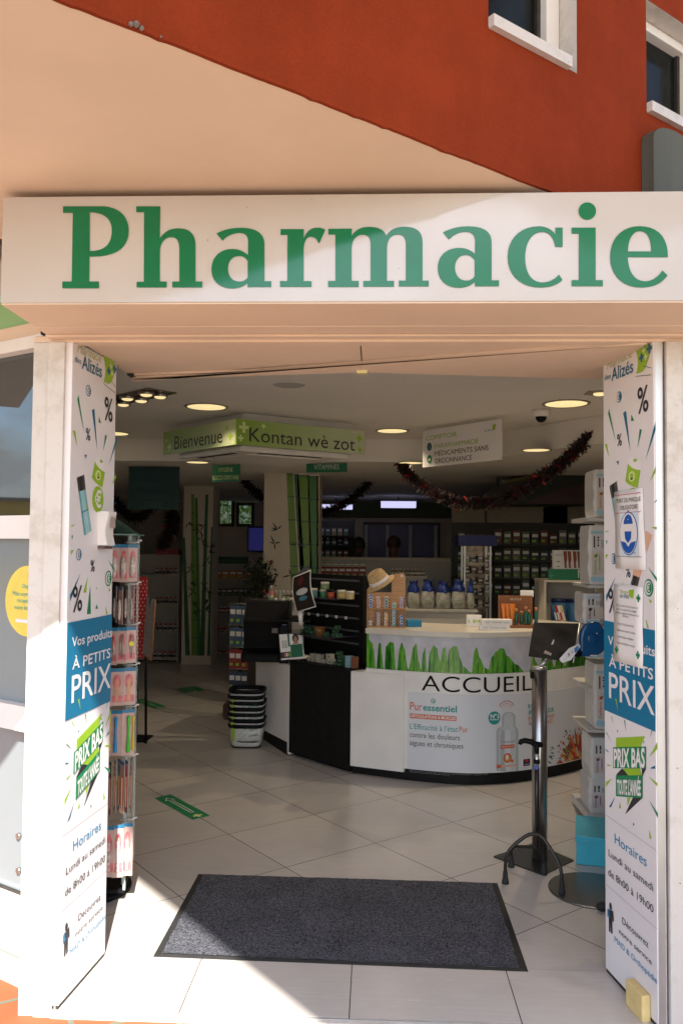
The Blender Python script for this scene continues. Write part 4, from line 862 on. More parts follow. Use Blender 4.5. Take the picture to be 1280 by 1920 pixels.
# burst of petals at the right end of the panel
b = MB(); rp_ = random.Random(11); c0 = c8(1118, 955); pal = [m_red, m_po, MATS['amber_print'], m_green, m_po, m_red, MATS['amber_print'], mat('dark_leaf_print', (.015, .09, .04), .4)]
def petal(u, v, a, L, w, mm, off):
    d = (math.cos(a), math.sin(a)); nn = (-d[1], d[0]); P = []
    for t_, k_ in ((0, .02), (.25, .8), (.5, 1), (.75, .75), (1, .02)): P.append((u+d[0]*L*t_+nn[0]*w*k_, v+d[1]*L*t_+nn[1]*w*k_))
    for t_, k_ in ((.75, .75), (.5, 1), (.25, .8)): P.append((u+d[0]*L*t_-nn[0]*w*k_, v+d[1]*L*t_-nn[1]*w*k_))
    P = [(min(x, sb_-.002), max(.094, y)) for x, y in P]; poly(b, P, SC, off, mm)
for k in range(95):
    a = math.pi*(.44+.56*rp_.random()); r0 = .02+.15*rp_.random(); L = .05+.09*rp_.random()
    petal(c0[0]+math.cos(a)*r0*1.5, c0[1]+math.sin(a)*r0*1.05, a+rp_.uniform(-.25, .25), L, .006+.011*rp_.random(), rp_.choice(pal), .0052+k*.00004)
for k in range(70):
    a = math.pi*(.46+.5*rp_.random()); r0 = .15+.16*rp_.random(); petal(c0[0]+math.cos(a)*r0*1.35, c0[1]+math.sin(a)*r0*1.1, a+rp_.uniform(-.4, .4), .015+.03*rp_.random(), .003+.005*rp_.random(), rp_.choice([m_green, pal[-1], m_red, m_po, pal[-1]]), .0092+k*.00003)
b.build('advert_petals', ct)
# white box column and black display case at the left of the counter
A1, A2, A3, A4 = (atz(755, 1464), atz(655, 1452), atz(541, 1418), atz(478, 1383))
zc = aty(700, 1262, 6.02).z
def wallbox(name, p, q, back, z0, z1, m, parent, bev=.003):
    d = (q-p).normalized(); n_ = Vector((-d.y, d.x, 0)); n_ = n_ if n_.y > 0 else -n_
    b = MB(); b.prism([(v.x, v.y) for v in (p, q, q+n_*back, p+n_*back)], z0, z1); return b.build(name, parent, m, bevel=bev)
wc = thing('box_column', 'white box column standing between the black display case and the curved counter', 'cabinet', (0, 6.0, 0))
wallbox('body', A2+Vector((.004, 0, 0)), Vector((.212, 5.945, 0)), .12, .06, zc-.012, m_white, wc); wallbox('top', A2+Vector((.004, -.004, 0)), Vector((.214, 5.941, 0)), .12, zc-.0115, zc, m_white, wc)
wallbox('plinth', A2+Vector((.02, .03, 0)), Vector((.2, 5.985, 0)), .1, 0, .059, m_dark, wc)
dc = thing('display_case', 'black laminate display case with a stepped slatted back holding soaps and pots', 'display case', ((A2+A3)/2)[:])
zl = aty(600, 1243, 6.45).z
wallbox('front_panel', A3, A2-Vector((.002, 0, 0)), .55, .03, zl-.015, m_dark, dc); wallbox('plinth', A3+Vector((.03, .06, 0)), A2+Vector((0, .06, 0)), .4, 0, .029, m_black, dc)
d_ = (A2-A3).normalized(); n_ = Vector((-d_.y, d_.x, 0))
wallbox('lower_shelf', A3, A2-Vector((.002, 0, 0)), .55, zl-.0145, zl, m_black, dc)
bk0, bk1 = aty(570, 1100, 6.95), aty(682, 1100, 6.42); bk0.z = bk1.z = 0; zb1 = aty(640, 1078, 6.62).z
d_ = (bk1-bk0).normalized(); n_ = Vector((-d_.y, d_.x, 0))
b = MB(); b.prism([(v.x, v.y) for v in (bk0, bk1, bk1+n_*.03, bk0+n_*.03)], zl+.001, zb1); b.build('back_panel', dc, m_dark)
b = MB(); e0 = bk1-n_*.05; b.prism([(v.x, v.y) for v in (e0, e0+d_*.05, e0+d_*.05+n_*.08, e0+n_*.08)], zl+.001, zb1+.004); b.build('side_panel', dc, m_dark)
m_slat = mat('grey_slat_edge', (.10, .10, .105), .5)
LEN = (bk1-bk0).length
for k in range(6):
    z = zl+.09+(zb1-zl-.09)*k/6.0+.05; b = MB(); p, q = bk0-n_*.006, bk1-n_*.006; b.prism([(v.x, v.y) for v in (p, q, q+n_*.005, p+n_*.005)], z, z+.014); b.build('slat_rail', dc, m_slat)
zs1 = aty(640, 1190, 6.5).z; zs2 = aty(640, 1119, 6.6).z
for nm, z, dep in (('glass_shelf', zs1, .30), ('purple_shelf', zs2, .24)):
    p, q = bk0+d_*.03-n_*.007, bk1-d_*.06-n_*.007; b = MB(); b.prism([(v.x, v.y) for v in (p, q, q-n_*dep, p-n_*dep)], z-.008, z); b.build(nm, dc, mat('smoked_acrylic', (.035, .03, .05), .12))
b = MB(); p, q = bk0+d_*.03, bk1-d_*.1
for k in range(5):
    c = p.lerp(q, .06+.19*k)-n_*.012; b.prism([(v.x, v.y) for v in (c, c+d_*.03, c+d_*.03+n_*.002, c+n_*.002)], zs1+.115, zs1+.138)
b.build('price_ticket', dc, m_paper)
# white side cabinet
sc = thing('side_cabinet', 'white side cabinet with dark plinth between the basket stack and the black case', 'cabinet', ((A3+A4)/2)[:])
zsd = aty(510, 1240, 6.8).z
wallbox('body', A4, A3-(A3-A4).normalized()*.035, .4, .1, zsd, m_white, sc); wallbox('edge_post', A3-(A3-A4).normalized()*.034, A3-(A3-A4).normalized()*.003, .4, .01, zsd-.002, m_white, sc); wallbox('plinth', A4+Vector((.03, .03, 0)), A3-(A3-A4).normalized()*.037, .3, 0, .099, m_dark, sc)
hz = aty(540, 1134, 7.28).z; wallbox('rear_top', Vector((-1.05, 7.35, 0)), Vector((-.42, 7.2, 0)), .45, zsd+.001, hz, m_white, sc)
# payment machine on the side cabinet
pm = thing('payment_machine', 'tall black payment machine on the white side cabinet left of the slatted display', 'machine', (-.85, 6.95, zsd))
def hexa(b, p0, p1, y0, y1, yt0, yt1):
    (xa, za), (xb, zb) = p0, p1
q = lambda px, py, y: aty(px, py, y)
b = MB(); a0, a1 = q(457, 1240, 6.85), q(540, 1240, 6.85)
prof = [(6.72, zsd+.001), (6.72, zsd+.06), (6.85, zsd+.10), (6.80, q(500, 1160, 6.8).z), (6.95, q(500, 1128, 6.95).z), (7.12, q(500, 1128, 6.95).z), (7.12, zsd+.001)]
x0, x1 = a0.x, a1.x
L_r = [[Vector((x, y, z)) for y, z in prof] for x in (x0, x1)]
v = b.grid(L_r, close_v=True, smooth=False); b.bm.faces.new(v[0]); b.bm.faces.new(v[-1][::-1]); b.build('body', pm, m_black, bevel=.01)
b = MB(); b.box(x1-.06, x1+.02, 6.66, 6.74, zsd+.001, q(520, 1172, 6.7).z); b.build('column', pm, m_black, bevel=.012)
b = MB(); b.ell((x1-.02, 6.70, q(520, 1172, 6.7).z+.002), (.022, .02, .004)); b.build('lamp_ring', pm, mat('pale_blue_lamp', (.4, .42, .7), .3))
b = MB(); b.box(x0+.02, x1+.2, 6.63, 7.1, q(500, 1158, 6.8).z-.02, q(500, 1158, 6.8).z-.005); b.build('upper_tray', pm, m_black, bevel=.004)
b = MB(); b.box(x1-.12, x1-.07, 6.703, 6.72, q(505, 1185, 6.7).z-.01, q(505, 1185, 6.7).z+.03); b.build('card_reader', pm, mat('grey_plastic', (.08, .08, .085), .4))
# leaflet with a woman's portrait leaning on it
lf = thing('leaflet', 'white and green leaflet with a small portrait leaning on the black machine', 'leaflet', q(545, 1238, 6.55))
P = [q(523, 1190, 6.58), q(565, 1188, 6.55), q(570, 1234, 6.52), q(527, 1238, 6.55)]
b = MB(); v8 = P+[k+Vector((.004, .010, 0)) for k in P]
for g in ((0, 1, 2, 3), (7, 6, 5, 4), (0, 4, 5, 1), (1, 5, 6, 2), (2, 6, 7, 3), (3, 7, 4, 0)): b.face([v8[i] for i in g])
b.build('cover', lf, m_paper)
SLf = plane(P[3], (P[2]-P[3]), (P[0]-P[3]))
SLf2 = lambda u, v, h=0.: P[3]+(P[2]-P[3])*u+(P[0]-P[3])*v+Vector((0, -1, 0))*h
b = MB(); rect(b, .45, .97, .06, .56, SLf2, .003, mat('bottle_green_print', (.01, .12, .06), .4)); disc(b, (.70, .80), .14, SLf2, .004, m_gdark, ry=.17); disc(b, (.70, .76), .07, SLf2, .005, mat('skin_print', (.40, .19, .11), .5), ry=.11); poly(b, [(.56, .58), (.84, .58), (.76, .68), (.64, .68)], SLf2, .0045, MATS['skin_print'])
for k in range(4): rect(b, .06+.09*k, .12+.09*k, .12, .26, SLf2, .003, (m_gdark, m_po, m_paper, m_lime)[k])
rect(b, .0, .44, .06, .3, SLf2, .0022, m_gdark); rect(b, .08, .34, .45, .75, SLf2, .003, mat('pale_grey_print', (.5, .52, .5), .4)); rect(b, .36, .44, .5, 1, SLf2, .003, MATS['bottle_green_print']); b.build('cover_print', lf)
# tilted poster on a clip in front of the display
po = thing('promo_poster', 'curved dark promo poster with a white bowl, clipped at the left of the slatted display', 'poster', q(570, 1150, 6.5))
P = [q(549, 1082, 6.5), q(583, 1068, 6.46), q(593, 1138, 6.46), q(556, 1149, 6.5)]
def bow(a, c, h=0.): 
    p = (P[0]*(1-a)+P[1]*a)*(1-c)+(P[3]*(1-a)+P[2]*a)*c; return p+Vector((-.018*math.sin(c*math.pi), -h, 0))
b = MB(); b.grid([[bow(i/4, j/10) for j in range(11)] for i in range(5)]); o = b.build('sheet', po, m_paper); md = o.modifiers.new('thickness', 'SOLIDIFY'); md.thickness = .001
SPo = lambda u, v, h=0.: bow(u, 1-v, h)
b = MB(); b.use(mat('dark_brown_print', (.02, .012, .010), .3)); rows = [[SPo(.05+.9*i/4, .03+.94*j/10, .003) for j in range(11)] for i in range(5)]; b.grid(rows)
disc(b, (.5, .50), .3, SPo, .006, mat('white_bowl_print', (.5, .5, .5), .4), ry=.09); disc(b, (.5, .32), .22, SPo, .006, mat('teal_jar_print', (.05, .2, .26), .4), ry=.06); disc(b, (.45, .8), .16, SPo, .006, mat('dark_red_print', (.09, .012, .01), .4), ry=.12); b.build('poster_print', po)
P = [q(556, 1076, 6.53), q(580, 1056, 6.53), q(572, 1080, 6.53), q(551, 1086, 6.53)]
b = MB(); b.face(P); b.build('curled_top', po, m_gdark)
b = MB(); b.tube([q(563, 1148, 6.52), q(564, 1172, 6.52)], [.02, .016], 12); b.build('clip_foot', po, m_paper)

# ================================================================== things on the display case and the counter
def jar(name, label, p, r, h, c, lid, group):
    t = thing(name, label, 'pot', p, group)
    b = MB(); b.lathe([(r*.96, 0), (r, .003), (r, h*.7), (r*.97, h*.72)], p, 16); b.build('body', t, c)
    b = MB(); b.lathe([(r*1.03, h*.73), (r*1.03, h*.97), (r*.95, h)], p, 16); b.build('lid', t, lid)
    b = MB()
    for k in range(5): b.lathe([(r*1.004, h*(.12+.1*k)), (r*1.004, h*(.15+.1*k))], p, 16) if False else None
    b.bm.free(); return t
def onshelf(px, dep, z): # point on the case shelf, dep in front of its back
    d = ray(px, 1100); o = O; n2 = n_; p0 = bk0-n_*dep; t = (p0-o).dot(n2)/d.dot(n2); p = o+d*t; return Vector((p.x, p.y, z))
wl = mat('cream_lid', (.62, .58, .48), .4)
for px, r, h, c, lb in ((587, .034, .062, mat('aqua_pot', (.10, .30, .30), .4), 'pot with pale aqua label, leftmost on the purple shelf'), (606, .026, .06, mat('green_pot', (.05, .2, .09), .4), 'dark green pot under another pot on the purple shelf'), (620, .028, .06, mat('red_pot', (.42, .07, .03), .4), 'red and yellow pot in the middle of the purple shelf'), (640, .034, .064, mat('ochre_pot', (.45, .33, .12), .4), 'ochre striped pot, second from the right on the purple shelf'), (656, .032, .06, mat('sand_pot', (.50, .40, .2), .4), 'sand coloured pot at the right end of the purple shelf')):
    jar('cosmetic_pot', lb, onshelf(px, .15, zs2+.0005), r, h, c, wl if px != 620 else m_black, 'pots on the purple shelf of the slatted display')
jar('cosmetic_pot', 'green leaf print pot stacked on top of the dark green pot', onshelf(609, .15, zs2+.0615), .034, .058, mat('leaf_pot', (.16, .24, .10), .4), wl, 'pots on the purple shelf of the slatted display')
def small_box(name, label, p, sx, sy, sz, m1, m2, rz, group=None, cat='box', bands=True):
    t = thing(name, label, cat, p, group, rz); M = Matrix.Translation(p) @ Matrix.Rotation(rz, 4, 'Z')
    b = MB(); b.box(-sx/2, sx/2, -sy/2, sy/2, 0, sz, M); b.build('carton', t, m1, bevel=.0015)
    if bands:
        b = MB(); S = plane(M @ Vector((-sx/2, -sy/2, 0)), M.to_3x3() @ Vector((1, 0, 0)), (0, 0, 1)); rect(b, sx*.1, sx*.9, sz*.35, sz*.62, S, .0008, m2); disc(b, (sx*.3, sz*.5), min(sx, sz)*.18, S, .0014, m1); disc(b, (sx*.68, sz*.5), min(sx, sz)*.16, S, .0014, m1, r0=.5); b.build('print', t)
    return t
aw = math.atan2(d_.y, d_.x); mg1 = mat('dark_green_carton', (.02, .06, .03), .5); mg2 = mat('mint_print', (.2, .5, .36), .4); mcr = mat('cream_carton', (.42, .38, .30), .5); mbr = mat('brown_carton', (.24, .09, .05), .5); mbl = mat('blue_carton', (.03, .16, .32), .5)
k = 0
for px, lev in ((570, 0), (578, 0), (587, 0), (576, 1), (584, 1), (612, 0), (628, 0), (636, 0), (630, 1), (633, 2)):
    small_box('soap_box', f'green printed soap box on the glass shelf of the black display', onshelf(px, .20+.02*(lev == 0), zs1+.0005+lev*.0285), .03, .045, .028, mg1, mg2, aw+random.uniform(-.2, .2), 'green soap boxes on the glass shelf')
small_box('soap_box', 'amber wrapped soap bar among the green boxes on the glass shelf', onshelf(600, .17, zs1+.0005), .075, .04, .055, mat('amber_wrap', (.30, .12, .03), .3), mcr, aw+.1)
for px, lev in ((583, 0), (590, 0), (597, 0), (604, 0), (588, 1), (596, 1), (610, 0), (603, 1)):
    small_box('soap_box', 'cream and olive soap box piled at the left of the lower display shelf', onshelf(px, .20, zl+.0005+lev*.0305), .032, .05, .03, mcr, mat('olive_print', (.16, .17, .07), .5), aw+random.uniform(-.3, .3), 'cream soap boxes on the lower shelf')
for px, lev, m1, m2, lb in ((622, 0, mcr, m_gdark, 'cream soap box alone at the middle of the lower shelf'), (620, 1, mcr, m_gdark, 'cream soap box raised on another one at the middle of the lower shelf')):
    small_box('soap_box', lb, onshelf(px, .19, zl+.0005+lev*.0385), .048, .05, .038, m1, m2, aw+.1)
for px, lev in ((634, 0), (641, 0), (640, 1), (640, 2), (637, 3)):
    small_box('soap_box', 'mint printed soap box in the pile right of centre on the lower shelf', onshelf(px, .20-.02*(lev > 0), zl+.0005+lev*.0255), .036, .05, .025, mg1, mg2, aw+random.uniform(-.2, .2), 'mint soap boxes on the lower shelf')
for px, m1, m2, lb in ((656, mat('pale_cyan_carton', (.3, .48, .55), .5), mbl, 'pale cyan soap stack right on the lower shelf'), (666, mbr, mat('pale_brown_print', (.35, .2, .12), .5), 'brown soap stack at the right end')):
    for lev in range(3): small_box('soap_box', lb.replace('soap stack', ('soap box lowest of the stack', 'soap box middle of the stack', 'soap box topmost of the stack')[lev]), onshelf(px, .20, zl+.0005+lev*.0285), .042 if px < 660 else .032, .05, .028, m1, m2, aw)
# hand sprays behind the poster
for k in range(9):
    px = 510+k*7.2+(0 if k else -2); yy = 7.25; p = q(px, 1126, yy); p.z = hz+.0005; cc = [mat('pink_spray', (.45, .14, .12), .3), mat('mint_spray', (.25, .36, .24), .3), mat('amber_spray', (.34, .2, .09), .3), mat('clear_spray', (.36, .33, .28), .3)]
    t = thing('spray_bottle', 'pink spray bottle standing apart at the left of the row of sprays' if k == 0 else 'small spray bottle in the row on the white top behind the poster', 'bottle', p, None if k == 0 else 'row of small sprays behind the poster'); sc_ = 1.25 if k == 0 else .95
    b = MB(); b.lathe([(.018*sc_, 0), (.019*sc_, .004), (.019*sc_, .085*sc_), (.008*sc_, .1*sc_), (.008*sc_, .105*sc_)], p, 12); b.build('body', t, cc[0] if k == 0 else cc[1+k % 3])
    b = MB(); b.lathe([(.009*sc_, .1055*sc_), (.009*sc_, .13*sc_), (.006*sc_, .133*sc_)], p, 10); b.build('cap', t, m_alu)
    b = MB(); b.lathe([(.0194*sc_, .02*sc_), (.0194*sc_, .065*sc_)], p, 12); b.build('label_band', t, m_paper if k % 2 else cc[(k+1) % 4])
CTZ = zTop+.0365
# wooden glasses display and hat
wd = thing('wooden_display', 'pale wooden counter display holding columns of oval tins, left end of the counter', 'display stand', (.05, 6.1, CTZ))
yw = 6.12; dl_ = q(687, 1184, yw); dr_ = q(760, 1184, yw); H0 = CTZ; x0, x1 = dl_.x, dr_.x; zt = q(720, 1075, yw).z; zm = q(720, 1141, yw).z
b = MB(); b.box(x0, x1, yw+.07, yw+.08, H0, q(700, 1112, yw).z)
b.build('back_board', wd, m_wood)
xr0 = q(735, 1100, yw).x; b = MB(); b.prism([(xr0, zm), (x1, zm), (x1, zt-.02), (x1-.02, zt), (xr0, zt-.01)], -(yw+.069), -(yw+.06), Matrix(((1, 0, 0, 0), (0, 0, -1, 0), (0, 1, 0, 0), (0, 0, 0, 1)))); b.build('raised_head', wd, m_wood)
b = MB(); b.box(x0, x1, yw, yw+.0695, H0, H0+.008); b.build('base', wd, m_wood)
b = MB(); b.box(x0+.003, x1-.003, yw, yw+.0695, zm-.006, zm+.002); b.build('shelf', wd, m_wood)
for xx in (x0, x1-.0045): b = MB(); b.box(xx, xx+.0045, yw+.001, yw+.069, H0+.009, zm+.08); b.build('side', wd, m_wood)
cw = (x1-x0)/5
for k in range(1, 5):
    b = MB(); b.box(x0+cw*k-.002, x0+cw*k+.002, yw+.006, yw+.069, H0+.009, zm-.007); b.build('divider', wd, m_wood)
b = MB(); u, v = (x1-.028), q(747, 1092, yw).z; S = plane((0, yw+.0595, 0), (1, 0, 0), (0, 0, 1)); disc(b, (u, v), .03, S, .001, m_gdark, ry=.012, r0=.94); disc(b, (u+.0, v+.045), .009, S, .001, m_paper); b.build('engraving', wd)
cols = {'blue': (.03, .12, .42), 'rose': (.55, .25, .22), 'dark teal': (.03, .12, .12), 'mint': (.10, .40, .34), 'lilac': (.38, .25, .42), 'cream': (.5, .42, .32), 'amber': (.68, .33, .03), 'turquoise': (.04, .33, .36), 'pale pink': (.5, .3, .36)}
protoT = {}
for row, zz0, spec in ((0, zm+.0025, (('blue', 5), ('rose', 4), ('dark teal', 4), ('mint', 2), ('lilac', 4))), (1, H0+.0085, (('cream', 2), ('pale pink', 5), ('amber', 5), ('turquoise', 6), ('blue', 4)))):
    for k, (cn, nn) in enumerate(spec):
        for j in range(nn):
            p = Vector((x0+cw*(k+.5), yw+.012, zz0+.0105+j*.0205))
            lb = f'{cn} oval tin, {("lowest", "second", "third", "fourth", "fifth", "sixth")[j]} up in its {"upper" if row == 0 else "lower"} row column of the wooden display'
            if cn not in protoT:
                t = thing('oval_tin', lb, 'tin', p, 'oval tins in the wooden display'); My = Matrix.Translation(p) @ Matrix.Rotation(math.pi/2, 4, 'X')
                b = MB(); b.lathe([(.0165, -.028), (.0165, -.004), (.015, 0)], (0, 0, 0), 20, My, ay=.6); b.build('case', t, m_paper)
                b = MB(); b.lathe([(.0125, 0.0005), (.0125, .0022)], (0, 0, 0), 20, My, ay=.56); b.build('lid_print', t, mat(cn.replace(' ', '_')+'_tin', cols[cn], .4)); protoT[cn] = t
            else: dup(protoT[cn], p, None, lb, 'oval tins in the wooden display')
ht = thing('straw_hat', 'straw trilby hat with white band hung on the wooden display', 'hat', q(711, 1080, yw))
HM = Matrix.Translation(q(712, 1092, yw+.02)) @ Matrix.Rotation(R(-30), 4, 'Y') @ Matrix.Rotation(R(18), 4, 'X')
m_straw = mat('woven_straw', (.60, .40, .20), .8, var=.22, scale=60, bump=.5)
b = MB(); b.lathe([(.118, -.012), (.110, -.010), (.085, .0), (.078, .004), (.074, .03), (.070, .065), (.062, .085), (.045, .095), (.02, .088), (.0001, .082)], (0, 0, 0), 28, HM, ay=.8); b.build('crown', ht, m_straw)
b = MB(); b.lathe([(.0795, .004), (.0768, .031)], (0, 0, 0), 28, HM, ay=.8); b.build('ribbon', ht, m_paper)
small_box('product_box', 'bright blue box on the counter beside the wooden display', Vector((q(772, 1180, 6.25).x, 6.25, CTZ)), .11, .12, q(775, 1163, 6.2).z-CTZ, mat('azure_carton', (.02, .2, .36), .4), MATS['azure_carton'], .3)
small_box('product_box', 'green and white box group standing open on the counter behind the flat cartons', Vector((q(888, 1176, 6.3).x, 6.3, CTZ)), .11, .06, .085, m_paper, m_lime, -.05)
for k, (px, py, lb) in enumerate(((927, 1184, 'flat white carton at the bottom of the pair on the counter'), (931, 1173, 'flat white carton on top of the pair on the counter'))):
    small_box('flat_carton', lb, Vector((q(px, py, 6.02).x, 6.05, CTZ+.039*k)), .215, .09, .0385, m_paper, mat('pale_text_print', (.55, .55, .54), .5), -.03+.02*k)
small_box('product_box', 'small red and white box behind the flat cartons', Vector((q(944, 1165, 6.4).x, 6.4, CTZ)), .06, .06, .05, m_red, m_paper, .2); small_box('product_box', 'small white box leaning left of the red one', Vector((q(925, 1168, 6.42).x, 6.42, CTZ)), .05, .05, .035, m_paper, m_red, -.2)
# brown display with tubes and flasks
tx0, tx1 = q(936, 1180, 6.3).x, q(1001, 1180, 6.3).x; zt = q(960, 1117, 6.35).z
td = thing('tube_display', 'brown cardboard counter display with orange tubes and small flasks', 'display stand', ((tx0+tx1)/2, 6.3, CTZ)); m_card = mat('brown_cardboard', (.22, .085, .035), .7)
b = MB(); b.box(tx0, tx1, 6.36, 6.37, CTZ, zt); b.build('back_card', td, m_card); b = MB(); b.box(tx0, tx1, 6.2, 6.359, CTZ, CTZ+.02); b.build('tray', td, m_card)
b = MB(); b.prism([(6.359, CTZ+.021), (6.359, zt), (6.30, CTZ+.1), (6.24, CTZ+.021)], tx0, tx0+.004, Matrix(((0, 0, 1, 0), (1, 0, 0, 0), (0, 1, 0, 0), (0, 0, 0, 1)))); b.build('side_card', td, m_card)
b = MB(); text(b, 'BIO POUR', plane((0, 6.36, 0), (1, 0, 0), (0, 0, 1)), tx0+.09, zt-.035, .016, .085, m=mat('cream_lettering', (.6, .5, .4), .5)); b.build('lettering', td)
for k in range(3):
    p = Vector((tx0+.035+.03*k, 6.31-.012*k, CTZ+.021)); t = thing('cream_tube', 'orange cream tube standing in the brown cardboard display', 'tube', p, 'orange tubes in the cardboard display')
    b = MB(); b.lathe([(.013, 0), (.013, .012)], p, 10); b.build('cap', t, m_paper); b = MB(); rows = [[p+Vector((.018*math.cos(a)*(1+.25*h), .018*math.sin(a)*(1-h*.95), .0125+h*.14)) for a in [2*math.pi*i/12 for i in range(12)]] for h in (0, .3, .6, .85, 1)]; b.grid(rows, close_v=True); b.build('body', t, mat('orange_tube', (.62, .17, .01), .4))
for k, px in enumerate((967, 978, 985, 992, 1004)):
    hh = (.12, .10, .135, .11, .13)[k]; p = Vector((q(px, 1170, 6.26).x, 6.25+.02*(k % 2), CTZ+.021)); t = thing('small_flask', 'dark green flask with brown cap in the cardboard display', 'bottle', p, 'green flasks in the cardboard display')
    b = MB(); b.lathe([(.012, 0), (.013, .004), (.013, hh*.7), (.008, hh*.76)], p, 12); b.build('body', t, mat('teal_flask', (.01, .10, .07), .15)); b = MB(); b.lathe([(.011, hh*.765), (.011, hh)], p, 12); b.build('cap', t, mat('cork_brown', (.34, .16, .08), .6))
small_box('price_card', 'white tilted price card on top of the brown cardboard display', Vector((q(988, 1110, 6.37).x, 6.385, zt-.01)), .10, .012, .05, m_paper, m_paper, .05)

# ================================================================== STEEL POST with board and ticket dispenser
ps = thing('steel_post', 'round brushed steel post on a square dark base plate, carrying the smoked board', 'post', (.87, 4.55, 0))
P = [atz(*k) for k in ((925, 1608), (1018, 1643), (1075, 1615), (1000, 1583))]
b = MB(); b.prism([(p.x, p.y) for p in P], .0005, .007); b.build('base_plate', ps, mat('dark_steel_plate', (.06, .06, .06), .3, .7))
pc = sum(P, Vector())/4; PT = aty(1013, 1255, pc.y).z; pc = Vector((aty(1011, 1400, pc.y).x, pc.y, 0)); pr_ = .0405
b = MB(); b.lathe([(pr_, .0075), (pr_, PT)], pc, 28); b.build('column', ps, m_metal); b = MB(); b.lathe([(pr_+.002, PT+.0005), (pr_+.002, PT+.012), (pr_-.012, PT+.014)], pc, 28); b.build('top_ring', ps, m_alu); b = MB(); b.box(pc.x-.055, pc.x-.037, pc.y-.05, pc.y-.02, PT-.045, PT-.006); b.build('clamp', ps, m_black, bevel=.006)
b = MB(); b.tube([pc+Vector((0, 0, PT+.014)), q(1030, 1235, pc.y)], .012, 8); b.build('neck', ps, m_alu)
bd = thing('display_board', 'tilted smoked plastic board with scraps of tape on top of the steel post', 'board', q(1035, 1220, pc.y))
Q = [q(1000, 1168, 4.5), q(1085, 1170, 4.6), q(1073, 1242, 4.42), q(990, 1231, 4.32)]
b = MB(); b.face(Q); o = b.build('sheet', bd, mat('smoked_plastic', (.045, .04, .034), .13, var=.5, scale=6)); md = o.modifiers.new('thickness', 'SOLIDIFY'); md.thickness = .004
SB_ = lambda u, v, h=0.: (Q[3]*(1-u)+Q[2]*u)*(1-v)+(Q[0]*(1-u)+Q[1]*u)*v+(Q[1]-Q[0]).cross(Q[3]-Q[0]).normalized()*(-h if (Q[1]-Q[0]).cross(Q[3]-Q[0]).y > 0 else h)
b = MB(); tape = mat('beige_tape', (.6, .48, .36), .6); rect(b, .40, .55, .93, .995, SB_, .003, tape); poly(b, [(.34, .22), (.50, .15), (.48, .05), (.32, .12)], SB_, .003, tape); rect(b, .01, .03, .5, .72, SB_, .003, tape); poly(b, [(.45, .38), (.50, .40), (.51, .52), (.48, .53)], SB_, .003, m_paper); b.build('tape', bd)
b = MB(); b.tube([Q[1]+Vector((.003, -.002, 0)), Q[2]+Vector((.003, -.002, 0))], .0045, 6); b.build('edge_clip', bd, m_alu)
tk = thing('ticket_dispenser', 'blue snail shaped queue ticket dispenser with a paper ticket sticking out', 'ticket dispenser', q(1105, 1200, 4.45))
c = q(1108, 1197, 4.45); rx = .078
m_tk = mat('glossy_blue_plastic', (.006, .07, .20), .22, var=.04)
path = [(math.cos(a)*.078, math.sin(a)*.092) for a in [math.pi*(-.62)+i*2*math.pi/30*.98 for i in range(24)]]+[(-.055, .086), (-.085, -.075), (-.045, -.098)]
path = [(-.075, -.09), (-.062, -.052), (-.066, .0), (-.058, .045), (-.035, .078), (.0, .092), (.03, .090), (.045, .082), (.046, .074), (.066, .048), (.078, .0), (.074, -.04), (.056, -.075), (.02, -.092), (-.02, -.096), (-.05, -.098)]
Mt = Matrix(((1, .0, 0, c.x), (0, 0, 1, c.y), (0, 1, 0, c.z), (0, 0, 0, 1)))
b = MB(); va = []
for h, k in ((-.03, .90), (-.022, .98), (-.005, 1), (.03, 1)): va.append([Mt @ Vector((x*k, y*k, h)) for x, y in path])
v = b.grid(va, close_v=True); b.bm.faces.new(v[0][::-1]); b.bm.faces.new(v[-1]); o = b.build('casing', tk, m_tk); o.modifiers.new('round', 'SUBSURF').levels = 1; o.modifiers['round'].render_levels = 2
b = MB(); b.lathe([(.028, -.0345), (.026, -.0355), (.0001, -.036)], (0, 0, 0), 20, Mt); b.build('hub', tk, m_tk)
b = MB(); S = plane((c.x, c.y-.0365, c.z), (1, 0, 0), (0, 0, 1)); rect(b, -.015, .022, -.088, -.083, S, .001, m_paper); disc(b, (.02, .03), .003, S, .001, m_paper); b.build('label', tk)
b = MB(); b.ell((c.x-.072, c.y-.005, c.z-.075), (.03, .03, .026)); b.build('mouth', tk, m_black)
TQ = [q(1085, 1207, 4.41), q(1066, 1216, 4.40), q(1047, 1237, 4.39), q(1054, 1243, 4.385), q(1070, 1238, 4.385), q(1088, 1213, 4.41)]
b = MB(); b.face(TQ); o = b.build('ticket', tk, m_paper); o.modifiers.new('thickness', 'SOLIDIFY').thickness = .0005
b = MB(); tc_ = (TQ[1]+TQ[4])/2; ux = (TQ[0]-TQ[2]).normalized(); uy = (TQ[1]-TQ[4]).normalized(); S = lambda u, v, h=0.: tc_+ux*u+uy*v+Vector((0, -h, 0)); text(b, '5', S, -.012, -.006, .016, off=.002, m=m_gdark, bold=.02); text(b, '0', S, .012, -.004, .012, off=.002, m=m_gdark); rect(b, .03, .058, -.012, .012, S, .002, mat('blue_ticket_edge', (.05, .2, .5), .4)); b.build('ticket_print', tk)
b = MB(); b.tube([q(1135, 1200, 4.47), q(1150, 1200, 4.5), q(1150, 1300, 4.5), Vector((q(1150, 1300, 4.5).x, 4.4, .02))], .012, 8); b.build('arm', tk, m_black)
